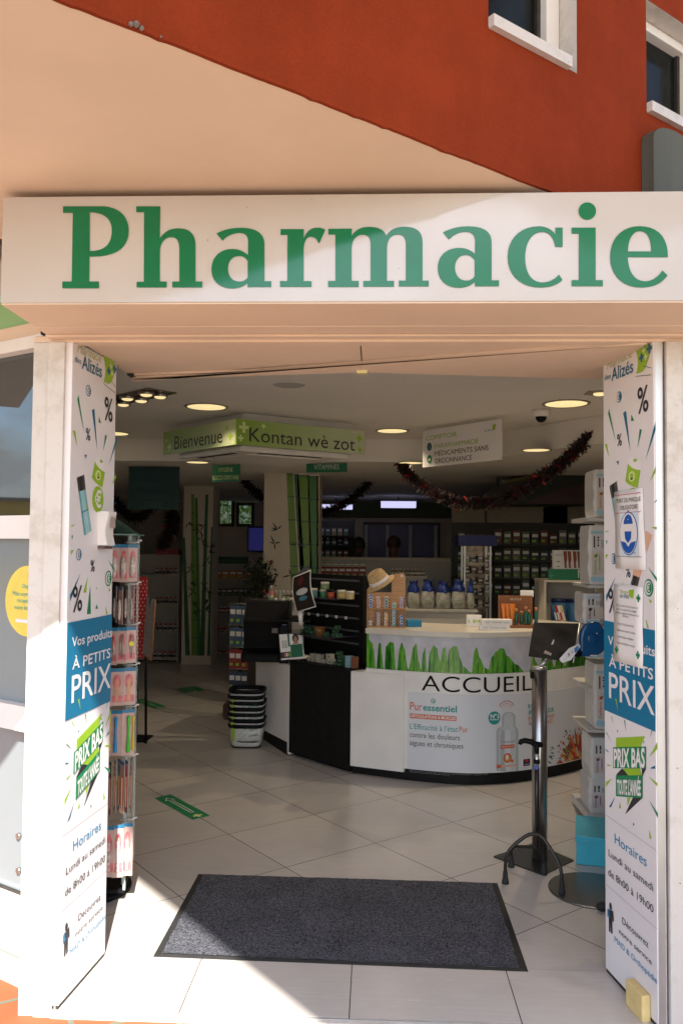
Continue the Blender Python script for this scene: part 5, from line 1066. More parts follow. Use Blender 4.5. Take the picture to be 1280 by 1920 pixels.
# walking cane with four feet
cn = thing('walking_cane', 'black four footed walking cane standing in front of the steel post', 'cane', (.8, 4.2, 0))
yc = 4.25; m_cane = mat('dark_bronze_metal', (.045, .04, .038), .3, .6)
cb = q(1006, 1585, yc); 
b = MB(); b.tube([q(1006, 1412, yc), q(1006, 1440, yc)], .0105, 12); b.build('adjuster_sleeve', cn, m_alu)
b = MB(); b.tube([q(1006, 1440, yc), q(1006, 1500, yc), q(1007, 1592, yc)], .0115, 14); b.build('shaft', cn, m_cane)
b = MB(); b.tube([q(1006, 1424, yc), q(1006, 1432, yc)], .015, 12); b.build('collar', cn, m_black); b = MB(); b.box(q(1001, 1440, yc).x, q(1007, 1440, yc).x, yc-.0135, yc-.0125, q(1004, 1442, yc).z, q(1004, 1434, yc).z); b.build('size_label', cn, mat('blue_label', (.05, .12, .5), .4))
hp = [q(974, 1396, yc), q(976, 1391, yc), q(984, 1389, yc), q(994, 1391, yc), q(1004, 1396, yc), q(1014, 1397, yc), q(1017, 1398, yc)]
b = MB(); b.tube(hp, [.010, .013, .0135, .014, .0155, .0135, .008], 12); b.tube([q(1005, 1396, yc), q(1006, 1405, yc), q(1006, 1413, yc)], [.016, .013, .012], 12); b.build('handle', cn, m_black)
F1, F2 = atz(947, 1657), atz(1053, 1677); F3, F4 = atz(1019, 1640), atz(958, 1626)
mid_ = lambda a, c, t: a*(1-t)+c*t
def legs(fa, fb, top, nm):
    up = Vector((0, 0, 1)); a = fa+up*.055; c = fb+up*.055
    pth = [a, a+up*.05+(top-fa)*.03]; 
    t1 = top+(fa-top).normalized()*.03; t2 = top+(fb-top).normalized()*.03
    b = MB(); seg = [a, a+up*.035, mid_(a+up*.05, top, .18), mid_(a+up*.05, top, .55), mid_(a+up*.05, top, .9), top+Vector((0, 0, .006)), mid_(c+up*.05, top, .9), mid_(c+up*.05, top, .55), mid_(c+up*.05, top, .18), c+up*.035, c]
    b.tube(seg, .0085, 10); b.build(nm, cn, m_cane)
t_f = q(1001, 1566, 4.17); t_f = Vector((t_f.x, (F1.y+F2.y)/2+.02, t_f.z)); t_b = Vector((cb.x+.01, yc+.06, .14))
fa = [(947, 1655), (947, 1625), (948, 1608), (955, 1594), (968, 1581), (984, 1569), (993, 1565), (1002, 1564), (1011, 1566), (1020, 1574), (1031, 1591), (1042, 1609), (1050, 1625), (1053, 1645), (1053, 1675)]
b = MB(); b.tube([aty(x, y, F1.y+(F2.y-F1.y)*(x-947)/106+.03*math.sin(math.pi*(x-947)/106)) for x, y in fa], .0088, 10); b.build('front_legs', cn, m_cane)
t_f = aty(1003, 1565, (F1.y+F2.y)/2+.03); legs(F4, F3, t_b, 'rear_legs')
b = MB(); b.tube([q(1006, 1560, yc), t_f], .009, 8); b.tube([q(1007, 1590, yc), t_b], .008, 8); b.build('leg_bridge', cn, m_cane)
for f in (F1, F2, F3, F4): b = MB(); b.lathe([(.0185, .0005), (.017, .012), (.013, .03), (.0115, .058), (.009, .06)], f, 14); b.build('rubber_foot', cn, m_rubber)
# round steel base with hidden stand, turquoise lid box
dk = thing('round_base_stand', 'flat round dark steel base of a stand by the right door leaf', 'stand', (1.06, 4.12, 0))
b = MB(); b.lathe([(.215, .0005), (.213, .007), (.21, .008)], (1.07, 4.13, 0), 48); b.build('base_disc', dk, mat('grey_steel_plate', (.14, .135, .13), .25, .7)); b = MB(); b.lathe([(.028, .0085), (.026, 1.0)], (1.16, 4.15, 0), 16); b.build('column', dk, m_metal); b = MB(); b.ell((1.05, 3.90, .022), (.028, .02, .0215)); b.build('rubber_stop', dk, m_rubber)
tb = thing('turquoise_box', 'turquoise box with lid on the floor near the right door leaf', 'box', (1.3, 4.6, 0)); mtq = mat('turquoise_board', (.045, .42, .56), .45, var=.05)
Mb = Matrix.Translation(atz(1080, 1621)) @ Matrix.Rotation(R(-14), 4, 'Z'); b = MB(); b.box(0, .42, 0, .34, .001, .115, Mb); b.build('body', tb, mtq, bevel=.003); b = MB(); b.box(-.006, .426, -.006, .346, .1155, .15, Mb); b.build('lid', tb, mtq, bevel=.003)

# ================================================================== HANGING RACK behind the left leaf
rk = thing('spinner_rack', 'clear acrylic rack with glass top and white hooks, behind the left door leaf', 'rack', (-1.32, 4.05, 0))
rc = Vector((-1.355, 4.0, 0)); RM = Matrix.Translation(rc) @ Matrix.Rotation(R(10), 4, 'Z'); hw = .175; ztop = q(240, 1004, 3.95).z
b = MB(); b.box(-hw-.03, hw+.03, -hw-.03, hw+.03, ztop, ztop+.006, RM); b.build('glass_top', rk, mat('green_tinted_glass', (.25, .42, .36), .08, var=.1, alpha=.75))
for sx in (-1, 1):
    for sy in (-1, 1): b = MB(); b.box(sx*hw-.006, sx*hw+.006, sy*hw-.006, sy*hw+.006, .06, ztop-.001, RM); b.build('post', rk, m_clear)
b = MB(); b.box(hw*.90, hw*.94, -hw*.8, hw*.8, .07, ztop-.002, RM); b.build('clear_panel', rk, m_clear)
b = MB(); hq = [q(186, 950, 3.9), q(266, 1005, 3.86), q(186, 1004, 4.16)]; hq2 = [k+Vector((0, .004, 0)) for k in hq]
b.face(hq); b.face(hq2[::-1]); [b.face([hq[i], hq[(i+1) % 3], hq2[(i+1) % 3], hq2[i]]) for i in range(3)]; b.build('header_sheet', rk, mat('green_tinted_sheet', (.22, .36, .31), .08, var=.2, alpha=.8))
b = MB(); b.box(-.03, .03, -.03, .03, .05, ztop-.002, RM); b.build('centre_column', rk, m_white)
b = MB(); b.box(-hw, hw, -hw, hw, .045, .06, RM); b.lathe([(.19, .0), (.19, .02), (.05, .03), (.05, .044)], rc, 24); b.build('foot', rk, m_black)
tiers = [1022, 1098, 1172, 1246, 1322, 1412, 1528]; nxt = [1090, 1165, 1238, 1313, 1405, 1508, 1622]
m_hook = mat('white_wire', (.6, .58, .55), .4); m_pack = mat('blush_pack_card', (.50, .35, .31), .35, var=.12, scale=30); m_blister = mat('silver_blister', (.5, .44, .40), .2, var=.4, scale=60); mpk = mat('pink_pack_print', (.58, .16, .18), .4, var=.3, scale=40); mhd = mat('blue_pack_header', (.02, .16, .30), .4); mtag = mat('yellow_price_dot', (.7, .66, .02), .5)
m_peach = mat('peach_tool', (.58, .30, .18), .4); m_gt = mat('green_plastic', (.06, .48, .04), .3); m_bt2 = mat('blue_plastic', (.01, .25, .55), .3); m_yt = mat('yellow_plastic', (.75, .5, .02), .3)
rgp = random.Random(21)
for ti, (y0, y1) in enumerate(zip(tiers, nxt)):
    zt, zb = q(235, y0, 3.95).z, q(235, y1, 3.95).z
    b = MB()
    for k in range(5):
        xx = -hw+.02+k*.062; b.tube([RM @ Vector((xx, -hw, zt+.012)), RM @ Vector((xx, -hw-.07, zt+.014)), RM @ Vector((xx, -hw-.08, zt+.02))], .002, 6)
        if k < 1: b.tube([RM @ Vector((hw-.02, -hw-.01, zt+.012)), RM @ Vector((hw+.035, -hw-.02, zt+.014)), RM @ Vector((hw+.045, -hw-.02, zt+.022)), RM @ Vector((hw+.056, -hw-.02, zt+.022))], .004, 6)
    b.build('hooks', rk, m_hook)
    spec = {0: (4, .042), 1: (6, .02), 2: (4, .044), 3: (3, .062), 4: (3, .056), 5: (9, .012), 6: (4, .05)}[ti]
    nP = spec[0]; W_ = spec[1]
    nm = ('nail care pack', 'brush pack', 'tweezer pack', 'pink nail file pack', 'bright plastic tool pack', 'thin file pack', 'long file pack')[ti]
    for k in range(nP):
        xx = hw+.035-(k+.5)*(.155/nP); yy = -hw-.03-.02*(k % 3)-.01*rgp.random(); p = RM @ Vector((xx, yy, zt))
        rzz = R(10)+rgp.uniform(-.25, .25)-(1.1 if ti in (1, 5) else 0)
        t = thing('hanging_pack', f'{nm} hanging on the {("top", "second", "third", "fourth", "fifth", "sixth", "lowest")[ti]} tier of the clear rack', 'pack', p, f'packs on the {("top", "second", "third", "fourth", "fifth", "sixth", "lowest")[ti]} tier of the clear rack')
        M = Matrix.Translation(p) @ Matrix.Rotation(rzz, 4, 'Z'); hh = (zt-zb)*(.94+.06*rgp.random()); w2 = (.021 if ti in (1, 5) else W_*.5)
        b = MB(); b.box(-w2, w2, -.001, .001, -hh, .004, M); b.build('card', t, m_pack, bevel=.0006)
        S = plane(M @ Vector((0, -.001, 0)), M.to_3x3() @ Vector((1, 0, 0)), (0, 0, 1)); b = MB()
        rect(b, -w2, w2, -.012, .004, S, .0006, mhd); 
        if ti in (0, 2, 3, 6):
            disc(b, (0, -hh*.34), w2*.62, S, .0008, mpk, ry=hh*.2); disc(b, (w2*.1, -hh*.42), w2*.16, S, .0012, m_peach, ry=hh*.2); rect(b, -w2*.8, w2*.8, -hh*.9, -hh*.72, S, .0008, mpk)
        elif ti == 5: rect(b, -w2*.7, w2*.7, -hh*.95, -hh*.1, S, .0008, (m_peach, mpk, m_peach, m_bt2)[k % 4])
        b.build('print', t)
        b = MB()
        if ti == 4:
            b.use((m_gt, m_bt2)[k % 2]); prof = [(.007, -hh*.92), (.0095, -hh*.88), (.006, -hh*.6), (.005, -hh*.45), (.0075, -hh*.2), (.0085, -hh*.14), (.004, -hh*.12)]
            b.lathe(prof, (0, -.010, 0), 10, M); b.use(m_yt); 
            if k % 2 == 0: b.lathe([(a*.7, c*.95) for a, c in prof], (w2*.8, -.012, 0), 8, M)
        elif ti in (0, 1): b.use(m_blister); b.ell((0, -.007, -hh*.6), (w2*.62, .008, hh*.3), M=M)
        elif ti == 2: b.use(m_metal); b.tube([M @ Vector((-.004, -.006, -hh*.2)), M @ Vector((-.006, -.009, -hh*.55)), M @ Vector((-.001, -.006, -hh*.85))], .0022, 6); b.tube([M @ Vector((.004, -.006, -hh*.2)), M @ Vector((.006, -.009, -hh*.55)), M @ Vector((.001, -.006, -hh*.85))], .0022, 6)
        else: b.use(m_peach if ti != 6 else m_blister); b.box(-w2*.25, w2*.25, -.006, -.0012, -hh*.88, -hh*.3, M)
        b.build('tool', t)
        if (ti, k) in ((2, 0), (5, 0), (5, 3)):
            b = MB(); disc(b, (0, -hh*.45), .011, S, .011, mtag); b.build('price_dot', t)
# red dotted panel and leaning white board behind the rack
rp2 = thing('dotted_panel', 'red display panel with white dots standing behind the clear rack', 'panel', atz(268, 1250))
Y = 6.9; X0, X1 = q(255, 1100, Y).x, q(276, 1100, Y).x; b = MB(); b.box(X0-.05, X1, Y, Y+.02, q(260, 1235, Y).z, q(260, 1082, Y).z); b.use(m_black); b.box(X0-.02, X0+.01, Y+.02, Y+.05, 0, q(260, 1150, Y).z)
b.mats[0:0] = []; o = None
b.bm.free(); b = MB(); b.box(X0-.05, X1, Y, Y+.02, q(260, 1235, Y).z, q(260, 1082, Y).z); b.build('board', rp2, m_red, bevel=.003)
b = MB(); S = plane((0, Y, 0), (1, 0, 0), (0, 0, 1))
zz0 = q(260, 1235, Y).z; zz1 = q(260, 1082, Y).z; i = 0
while zz0+.02+i*.03 < zz1-.01:
    for j in range(4): disc(b, (X0-.02+j*.032+(.016 if i % 2 else 0), zz0+.02+i*.03), .005, S, .001, m_paper, n=8)
    i += 1
b.build('dots', rp2); b = MB(); b.box(X0-.02, X0+.02, Y+.021, Y+.05, 0, zz0+.3); b.build('leg', rp2, m_black); b = MB(); b.box(X0-.12, X0+.1, Y-.05, Y+.2, .0, .012) if False else b.box(X0-.12, X0+.1, Y+.022, Y+.25, .0, .012); b.build('foot', rp2, m_black)
lb_ = thing('info_board', 'white board with coloured edge propped beside the red dotted panel', 'board', q(280, 1180, 6.7)); Q2 = [q(267, 1226, 6.75), q(283, 1238, 6.55), q(291, 1125, 6.55), q(275, 1120, 6.75)]
b = MB(); b.face(Q2); o = b.build('sheet', lb_, mat('pale_board_print', (.46, .43, .44), .5, var=.15, scale=30)); o.modifiers.new('thickness', 'SOLIDIFY').thickness = .006
b = MB(); b.tube([Q2[1]+Vector((.004, -.004, 0)), Q2[2]+Vector((.004, -.004, 0))], .006, 6); b.tube([Q2[1]+Vector((.004, -.004, 0)), Q2[0]], .006, 6); b.build('edge_trim', lb_, mat('orange_trim', (.45, .2, .05), .5)); b = MB(); b.tube([Q2[0]+Vector((0, .1, 0)), Vector((Q2[0].x, Q2[0].y+.15, 0))], .012, 6); b.tube([Q2[0]+Vector((0, .1, 0)), (Q2[2]+Q2[3])/2], .01, 6); b.build('support', lb_, m_black)

# ================================================================== RIGHT SHELVES with packs
rs = thing('right_shelf_unit', 'white shelf unit half hidden behind the right door leaf, stacked with hygiene packs', 'shelf', (1.5, 5.3, 0))
ysf = 5.10; m_shelfw = mat('white_shelf_metal', (.62, .60, .57), .4)
shy = [(1100, 1540, 1525), (1101, 1374, 1368), (1102, 1298, 1290), (1101, 978, 970), (1103, 1103, 1097)]
xs0 = q(1101, 1300, ysf).x
for px, yb_, yt_ in shy:
    x_ = q(px, 1300, ysf).x; b = MB(); b.box(x_, x_+.55, ysf, ysf+.40, q(px, yb_, ysf).z, q(px, yt_, ysf).z); b.build('shelf_board', rs, m_shelfw, bevel=.002)
b = MB(); b.box(xs0+.16, xs0+.6, ysf+.405, ysf+.43, 0, 2.05); b.build('back_panel', rs, m_cream); b = MB(); b.box(xs0+.05, xs0+.55, ysf+.08, ysf+.4, .0, .09); b.build('plinth', rs, m_dark)
m_pk = mat('white_soft_pack', (.68, .66, .65), .35, var=.05, scale=8, bump=.12, bscale=30); m_pkb = mat('pale_cyan_pack_band', (.36, .6, .7), .35); m_pkp = mat('pale_peach_pack_band', (.68, .55, .48), .4)
def soft_pack(label, px0, py0, px1, py1, accent, y=ysf-.01, w=.16, tilt=0., stripe=True, fancy=False):
    zb, zt = q(px0, py1, y).z, q(px0, py0, y).z; xa = q(px0, (py0+py1)/2, y).x; p = Vector((xa, y, zb)); h = zt-zb
    t = thing('hygiene_pack', label, 'pack', p); M = Matrix.Translation(p) @ Matrix.Rotation(tilt, 4, 'Y')
    b = MB(); rows = []
    for i in range(15):
        a = i/14; k = 1-.10*abs(2*a-1)**7; dz = .012*math.sin(a*21+px0); dp = .26*k
        rows.append([M @ Vector((x, yq, a*h)) for x, yq in ((.006*(1-k)*20+.003*math.sin(a*17), .012+.02*(1-k)), (.02, 0+.03*(1-k)), (w-.02, .0+.03*(1-k)), (w, .015), (w, dp), (.01, dp))])
    v = b.grid(rows, close_v=True, smooth=False); b.bm.faces.new(v[0][::-1]); b.bm.faces.new(v[-1]); b.build('wrapper', t, m_pk)
    S = plane(M @ Vector((0, 0, 0)), M.to_3x3() @ Vector((1, 0, 0)), M.to_3x3() @ Vector((0, 0, 1))); b = MB()
    if stripe: rect(b, .012, w-.02, h*.05, h*.13, S, .004, m_pkb); rect(b, .012, w-.02, h*.86, h*.90, S, .004, m_pkb)
    rect(b, .018, .12, h*.17, h*.56, S, .0008, mat('blush_pack_panel', (.66, .58, .53), .4))
    rect(b, .030, .039, h*.62, h*.82, S, .0015, mat('brown_pack_strip', (.09, .06, .05), .5))
    for k in range(4): disc(b, (.058, h*(.66+.045*k)), .006, S, .0015, m_gdark if k != 1 else mat('grey_icon_print', (.3, .3, .3), .5), n=12)
    St = lambda u, v, o=0.: S(.045-v, u, o)
    text(b, 'Confiance', St, h*.16, 0, .014, h*.26, .01, .0018, m=accent); disc(b, (.042, h*.48), .010, S, .0016, accent, n=12); disc(b, (.05, h*.50), .006, S, .0016, mat('leaf_icon_print', (.05, .35, .1), .5), n=12)
    for k in range(5): rect(b, .075+.0*k, .11, h*(.62+.03*k), h*(.635+.03*k), S, .0015, MATS['grey_icon_print'])
    for k in range(3): rect(b, .085, .1, h*(.2+.13*k), h*(.26+.13*k), S, .0015, m_pkp)
    rect(b, .064, .069, h*.25, h*.5, S, .0015, accent); b.build('pack_print', t); return t
soft_pack('white pack with peach print on the top visible shelf', 1113, 880, 1135, 969, mat('terracotta_pack_print', (.5, .14, .06), .4))
soft_pack('tall white pack with green leaf icon on the second visible shelf', 1103, 985, 1135, 1096, mat('leaf_pack_print', (.16, .38, .03), .4))
soft_pack('white pack right above the blue ticket dispenser', 1093, 1113, 1120, 1170, m_gdark, w=.12); soft_pack('second white pack edge against the door leaf, above the ticket dispenser', 1121, 1113, 1140, 1170, m_gdark, y=ysf+.0, w=.1) if False else None
soft_pack('white pack partly behind the blue ticket dispenser', 1098, 1175, 1135, 1235, MATS['terracotta_pack_print'], y=ysf+.03)
soft_pack('white pack with red leaf icon on the shelf over the lowest one', 1113, 1246, 1135, 1367, mat('red_pack_print', (.55, .06, .03), .4))
soft_pack('white pack with violet print on top of the lowest stack', 1107, 1384, 1135, 1462, mat('violet_pack_print', (.25, .05, .28), .4), stripe=False)
soft_pack('white pack with violet print at the bottom of the lowest stack', 1104, 1462, 1135, 1525, MATS['violet_pack_print'], stripe=False)
# ================================================================== CEILING FIXTURES
m_lamp = mat('warm_lamp_diffuser', (1, .80, .40), .5, var=0, emit=.25)
m_rim = mat('satin_lamp_rim', (.42, .38, .30), .4, .4)
def downlight(px, py, z, wpx, label, e=1.):
    c = atz(px, py, z); r = wpx/2/FOC*(c-O).length; t = thing('ceiling_light', label, 'ceiling light', c, 'round recessed ceiling lights')
    b = MB(); b.lathe([(r, -.002), (r, -.0065), (r*1.12, -.0085), (r*1.16, -.002)], c, 36); b.build('rim', t, m_rim)
    b = MB(); b.lathe([(.0001, -.0055), (r*.995, -.0055), (r*.995, -.003), (.0001, -.003)], c, 36); b.build('diffuser', t, m_lamp)
    ld = bpy.data.lights.new('lamp_light', 'SPOT'); ld.energy = 15*e; ld.color = (1, .80, .55); ld.spot_size = R(125); ld.spot_blend = .6; ld.shadow_soft_size = .03
    lo = bpy.data.objects.new('lamp_light', ld); scene.collection.objects.link(lo); lo.location = c+Vector((0, 0, -.012)); lo.parent = t; lo.matrix_parent_inverse = parent_inv(t)
downlight(387, 762, 2.7, 70, 'round warm ceiling light above and left of the Bienvenue sign', .3)
downlight(735, 807, 2.7, 55, 'round warm ceiling light between the Kontan sign and the hanging white counter sign', 1.7)
downlight(1061, 756, 2.7, 74, 'large round warm ceiling light beside the dome camera', 1.7)
downlight(214, 812, 2.7, 50, 'round warm ceiling light cut off by the left door leaf', .2)
downlight(370, 866, 2.48, 40, 'round warm light in the low ceiling under the Bienvenue sign', .04)
downlight(1005, 843, 2.48, 48, 'round warm light in the low ceiling under the dome camera', .04)
downlight(770, 867, 2.48, 44, 'warm light in the low ceiling half behind the hanging white counter sign', .04)
c = atz(542, 721, 2.7); t = thing('ceiling_speaker', 'round grey ceiling speaker grille near the entrance', 'speaker', c)
b = MB(); b.lathe([(.0001, -.006), (.085, -.006), (.10, -.004), (.102, -.001)], c, 32); b.build('grille', t, mat('grey_speaker_mesh', (.46, .44, .42), .8, var=.2, scale=200)); b = MB(); b.lathe([(.1025, -.001), (.106, -.005), (.11, -.001)], c, 32); b.build('rim', t, m_ceil)
# recessed cluster of spots
P = [atz(*k, 2.7) for k in ((215, 757), (232, 757), (312, 735), (285, 728))]; c = sum(P, Vector())/4; t = thing('spot_cluster', 'recessed rectangular cluster of chrome spotlights by the left door leaf', 'ceiling light', c)
A = atz(214, 752, 2.7); B = atz(300, 733, 2.7); D = (B-A).normalized(); Nn = Vector((-D.y, D.x, 0)); b = MB(); v = [A-Nn*.13, B+D*.05-Nn*.13, B+D*.05+Nn*.1, A+Nn*.1]; b.prism([(p.x, p.y) for p in v], 2.691, 2.698); b.build('tray', t, mat('dull_chrome', (.30, .26, .2), .2, .8))
for k in range(3):
    for j in range(2):
        p = A.lerp(B, .1+.4*k)+Nn*(-.07+.11*j); b = MB(); b.lathe([(.046, -.010), (.05, -.03), (.053, -.031), (.056, -.010)], p, 20); b.build('spot_ring', t, m_metal); b = MB(); b.ell(p+Vector((0, 0, -.028)), (.040, .040, .014), 16, 8); b.build('spot_lamp', t, m_lamp)
c = atz(1119, 735, 2.7); t = thing('ceiling_light', 'small ceiling spot on a square plate cut off by the right door leaf', 'ceiling light', c); b = MB(); b.box(c.x-.07, c.x+.09, c.y-.06, c.y+.06, 2.69, 2.698); b.build('plate', t, m_rim); b = MB(); b.lathe([(.0001, -.025), (.04, -.02), (.045, -.0105)], c+Vector((.02, 0, 0)), 20); b.build('diffuser', t, m_lamp)
c = atz(1014, 768, 2.7); t = thing('dome_camera', 'white ceiling dome camera with dark glass near the large round light', 'camera', c)
b = MB(); b.lathe([(.066, -.001), (.066, -.03), (.06, -.045), (.043, -.055)], c, 28); b.build('housing', t, m_white); b = MB(); b.ell(c+Vector((0, 0, -.056)), (.042, .042, .04), 20, 10); b.build('dome', t, m_glassd)
# air conditioner with the green welcome boards round it
AC = atz(443, 833, 2.43); a1 = atz(683, 852, 2.43); a0 = atz(306, 853, 2.43)
ZS = q(443, 785, AC.y).z
m_limeb = mat('lime_board_print', (.30, .40, .06), .45)
def _grad(t_, b):
    cc = N(t_, 'ShaderNodeTexCoord'); sx = N(t_, 'ShaderNodeSeparateXYZ'); mr = N(t_, 'ShaderNodeMapRange'); r = N(t_, 'ShaderNodeValToRGB')
    t_.links.new(cc.outputs['Generated'], sx.inputs[0]); nz = N(t_, 'ShaderNodeTexNoise'); nz.inputs['Scale'].default_value = 6; ad = N(t_, 'ShaderNodeMath'); ad.operation = 'MULTIPLY_ADD'; ad.inputs[1].default_value = .12
    t_.links.new(nz.outputs[0], ad.inputs[0]); t_.links.new(sx.outputs[0], ad.inputs[2]); t_.links.new(ad.outputs[0], r.inputs[0]); e = r.color_ramp.elements
    e[0].position = .05; e[0].color = (.23, .40, .03, 1); e[1].position = 1; e[1].color = (.50, .56, .36, 1); t_.links.new(r.outputs[0], b.inputs['Base Color']); b.inputs['Roughness'].default_value = .35
m_wel = rampmat('lime_to_pale_board_print', _grad)
ac = thing('air_conditioner', 'white ceiling cassette air conditioner framed by the green welcome boards', 'air conditioner', (AC.x, AC.y+.5, 2.5))
U1 = (a1-AC).normalized(); U2 = (a0-AC).normalized(); L1 = (a1-AC).length; L2 = (a0-AC).length
U2 = (U2-U1*U2.dot(U1)*.0).normalized()
fp = lambda i, j: AC+U1*i+U2*j
b = MB(); b.prism([(p.x, p.y) for p in (fp(.14, .14), fp(L1, .14), fp(L1, L2), fp(.14, L2))], 2.44, 2.699); b.build('casing', ac, m_white)
b = MB(); b.prism([(p.x, p.y) for p in (fp(.10, .10), fp(L1-.08, .10), fp(L1-.08, L2-.08), fp(.10, L2-.08))], 2.395, 2.439); b.prism([(p.x, p.y) for p in (fp(.25, .25), fp(L1-.25, .25), fp(L1-.25, L2-.25), fp(.25, L2-.25))], 2.385, 2.3945); b.build('grille_panel', ac, m_white, bevel=.006)
b = MB()
for (i0, j0, i1, j1) in ((.30, .14, L1-.3, .19), (.14, .28, .19, L2-.28)): b.prism([(p.x, p.y) for p in (fp(i0, j0), fp(i1, j0), fp(i1, j1), fp(i0, j1))], 2.3925, 2.3945)
b.build('air_slot', ac, m_seal)
def board(label, A, B, z0, z1, nm='welcome_board', th=.012, mt=None, group=None, cat_='sign'):
    d = (B-A); d.z = 0; d = d.normalized(); n0 = Vector((-d.y, d.x, 0)); n0 = n0 if n0.y > 0 else -n0
    t = thing(nm, label, cat_, (A+B)/2, group); b = MB(); b.prism([(p.x, p.y) for p in (A, B, B+n0*th, A+n0*th)], z0, z1); b.build('board', t, mt or m_limeb)
    return t, plane((A.x, A.y, 0), d, (0, 0, 1))
t, S = board('green board reading Bienvenue under the ceiling', a0, AC+U2*.013, 2.43, ZS, mt=m_wel)
def bp(px, py, pl):
    p = onpl(px, py, pl(0, 0), (pl(1, 0)-pl(0, 0)).cross(pl(0, 1)-pl(0, 0))); return (p-pl(0, 0)).dot(pl(1, 0)-pl(0, 0)), p.z
b = MB(); u0, v0 = bp(327, 843, S); u1, v1 = bp(417, 830, S); text(b, 'Bienvenue', S, u0, v0, .112, u1-u0, m=m_gdark, slope=(v1-v0)/(u1-u0)*.6); b.build('lettering', t); b = MB()
for x, y, r_, mm in ((318, 838, .03, MATS['pale_lime']), (312, 826, .015, MATS['pale_lime']), (432, 818, .03, m_lime), (426, 803, .02, m_lime), (436, 830, .018, MATS['pale_lime'])): cross(b, bp(x, y, S), r_, S, .002, mm, .28)
b.build('cross_print', t)
t, S = board('green board reading Kontan wè zot under the ceiling', AC, a1, 2.43, ZS, mt=m_wel)
b = MB(); u0, v0 = bp(467, 827, S); u1, v1 = bp(665, 846, S); text(b, 'Kontan wè zot', S, u0, v0-.0, .105, u1-u0, m=m_gdark, slope=(v1-v0)/(u1-u0)*.7); b.build('lettering', t); b = MB()
for x, y, r_, mm in ((457, 801, .042, MATS['pale_lime']), (451, 821, .025, MATS['pale_lime']), (494, 799, .02, MATS['pale_lime']), (673, 822, .03, m_lime), (674, 843, .022, m_lime)): cross(b, bp(x, y, S), r_, S, .002, mm, .3)
b.build('cross_print', t)
# hanging white counter sign
yl, yr = 7.2, 6.5; A = aty(792, 877, yl); B = aty(940, 861, yr); zt = (aty(792, 803, yl).z+aty(940, 790, yr).z)/2; zb = (A.z+B.z)/2
t, S = board('white hanging sign reading Comptoir Parapharmacie Médicaments sans ordonnance', A, B, zb, zt, 'hanging_sign', .008, m_paper)
b = MB(); tl = lambda s_, x0, y0, x1, h, m_, bd=0: (lambda a, c: text(b, s_, S, a[0], a[1], h, c[0]-a[0], bd, m=m_))(bp(680+x0/2.56, 620+y0/2.56, S), bp(680+x1/2.56, 620+y0/2.56, S))
tl('COMPTOIR', 303, 528, 452, .040, m_lime); tl('PARAPHARMACIE', 344, 566, 555, .038, m_lime); tl('MÉDICAMENTS SANS', 345, 602, 603, .040, m_gdark); tl('ORDONNANCE', 345, 638, 524, .040, m_gdark); b.build('lettering', t)
b = MB(); c0 = bp(680+320/2.56, 620+557/2.56, S); disc(b, c0, .03, S, .002, m_teal, ry=.036); rect(b, c0[0]-.009, c0[0]+.009, c0[1]-.026, c0[1]+.026, S, .003, MATS['olive_print']); c0 = bp(680+320/2.56, 620+617/2.56, S); disc(b, c0, .03, S, .002, m_green, ry=.036); disc(b, (c0[0], c0[1]-.004), .015, S, .003, m_paper)
a = bp(680+622/2.56, 620+482/2.56, S); poly(b, [(a[0], a[1]), (a[0]+.03, a[1]+.015), (a[0]+.036, a[1]+.055), (a[0]+.004, a[1]+.05)], S, .002, m_lime); text(b, 'des Alizés', S, a[0]-.085, a[1]+.004, .018, .08, m=m_teal, res=1); b.build('pictogram', t)
b = MB(); m_wire = mat('thin_steel_wire', (.5, .5, .48), .4, .6)
for u in (.05, .55): b.tube([S(u, zt, -.004), S(u, 2.699, -.004)], .0015, 6)
b.build('hanging_wire', t, m_wire)
m_gs = mat('dark_green_sign', (.012, .16, .075), .45)
def hsign(label, q0, q1, q2, y, words, mt, mw, zc, slope_y=None, h=.04):
    """q0 lower left, q1 lower right, q2 upper left pixels"""
    A = aty(*q0, y); B = aty(*q1, slope_y or y); z0 = (A.z+B.z)/2; z1 = min(aty(*q2, y).z, zc-.012)
    t, S = board(label, A, B, z0, z1, 'hanging_sign', .01, mt); b = MB()
    L = (B-A).length
    for s_, fy, fw in words: text(b, s_, S, L*(.5), z0+(z1-z0)*fy, h, L*fw, align='c', m=mw)
    b.build('lettering', t); b = MB()
    for u in (.08, .92): b.tube([S(L*u, z1, -.005), S(L*u, zc-.001, -.005)], .0025, 6)
    b.build('hanging_wire', t, m_wire); return t
m_dimw = mat('sign_white_lettering', (.6, .62, .58), .5)
hsign('green hanging sign reading Vitamines in front of the bamboo pillar', (574, 889), (650, 882), (573, 862), 8.12, (('VITAMINES', .32, .62),), m_gs, m_dimw, 2.48, 8.02, .05)
hsign('green hanging sign reading Hygiène bucco-dentaire near the far left windows', (397, 906), (449, 900), (397, 872), 8.2, (('HYGIÈNE', .58, .5), ('BUCCO-DENTAIRE', .12, .94)), m_gs, MATS['pale_lime'], 2.48, 8.1, .042)
hsign('dark teal hanging sign reading Commandes internet, ordonnances en ligne', (240, 955), (335, 955), (240, 870), 8.5, (('COMMANDES INTERNET', .52, .94), ('ORDONNANCES', .24, .62), ('EN LIGNE', .06, .36)), mat('dark_teal_sign', (.004, .035, .035), .5), mat('faint_teal_lettering', (.025, .08, .075), .5), 2.48, None, .06)

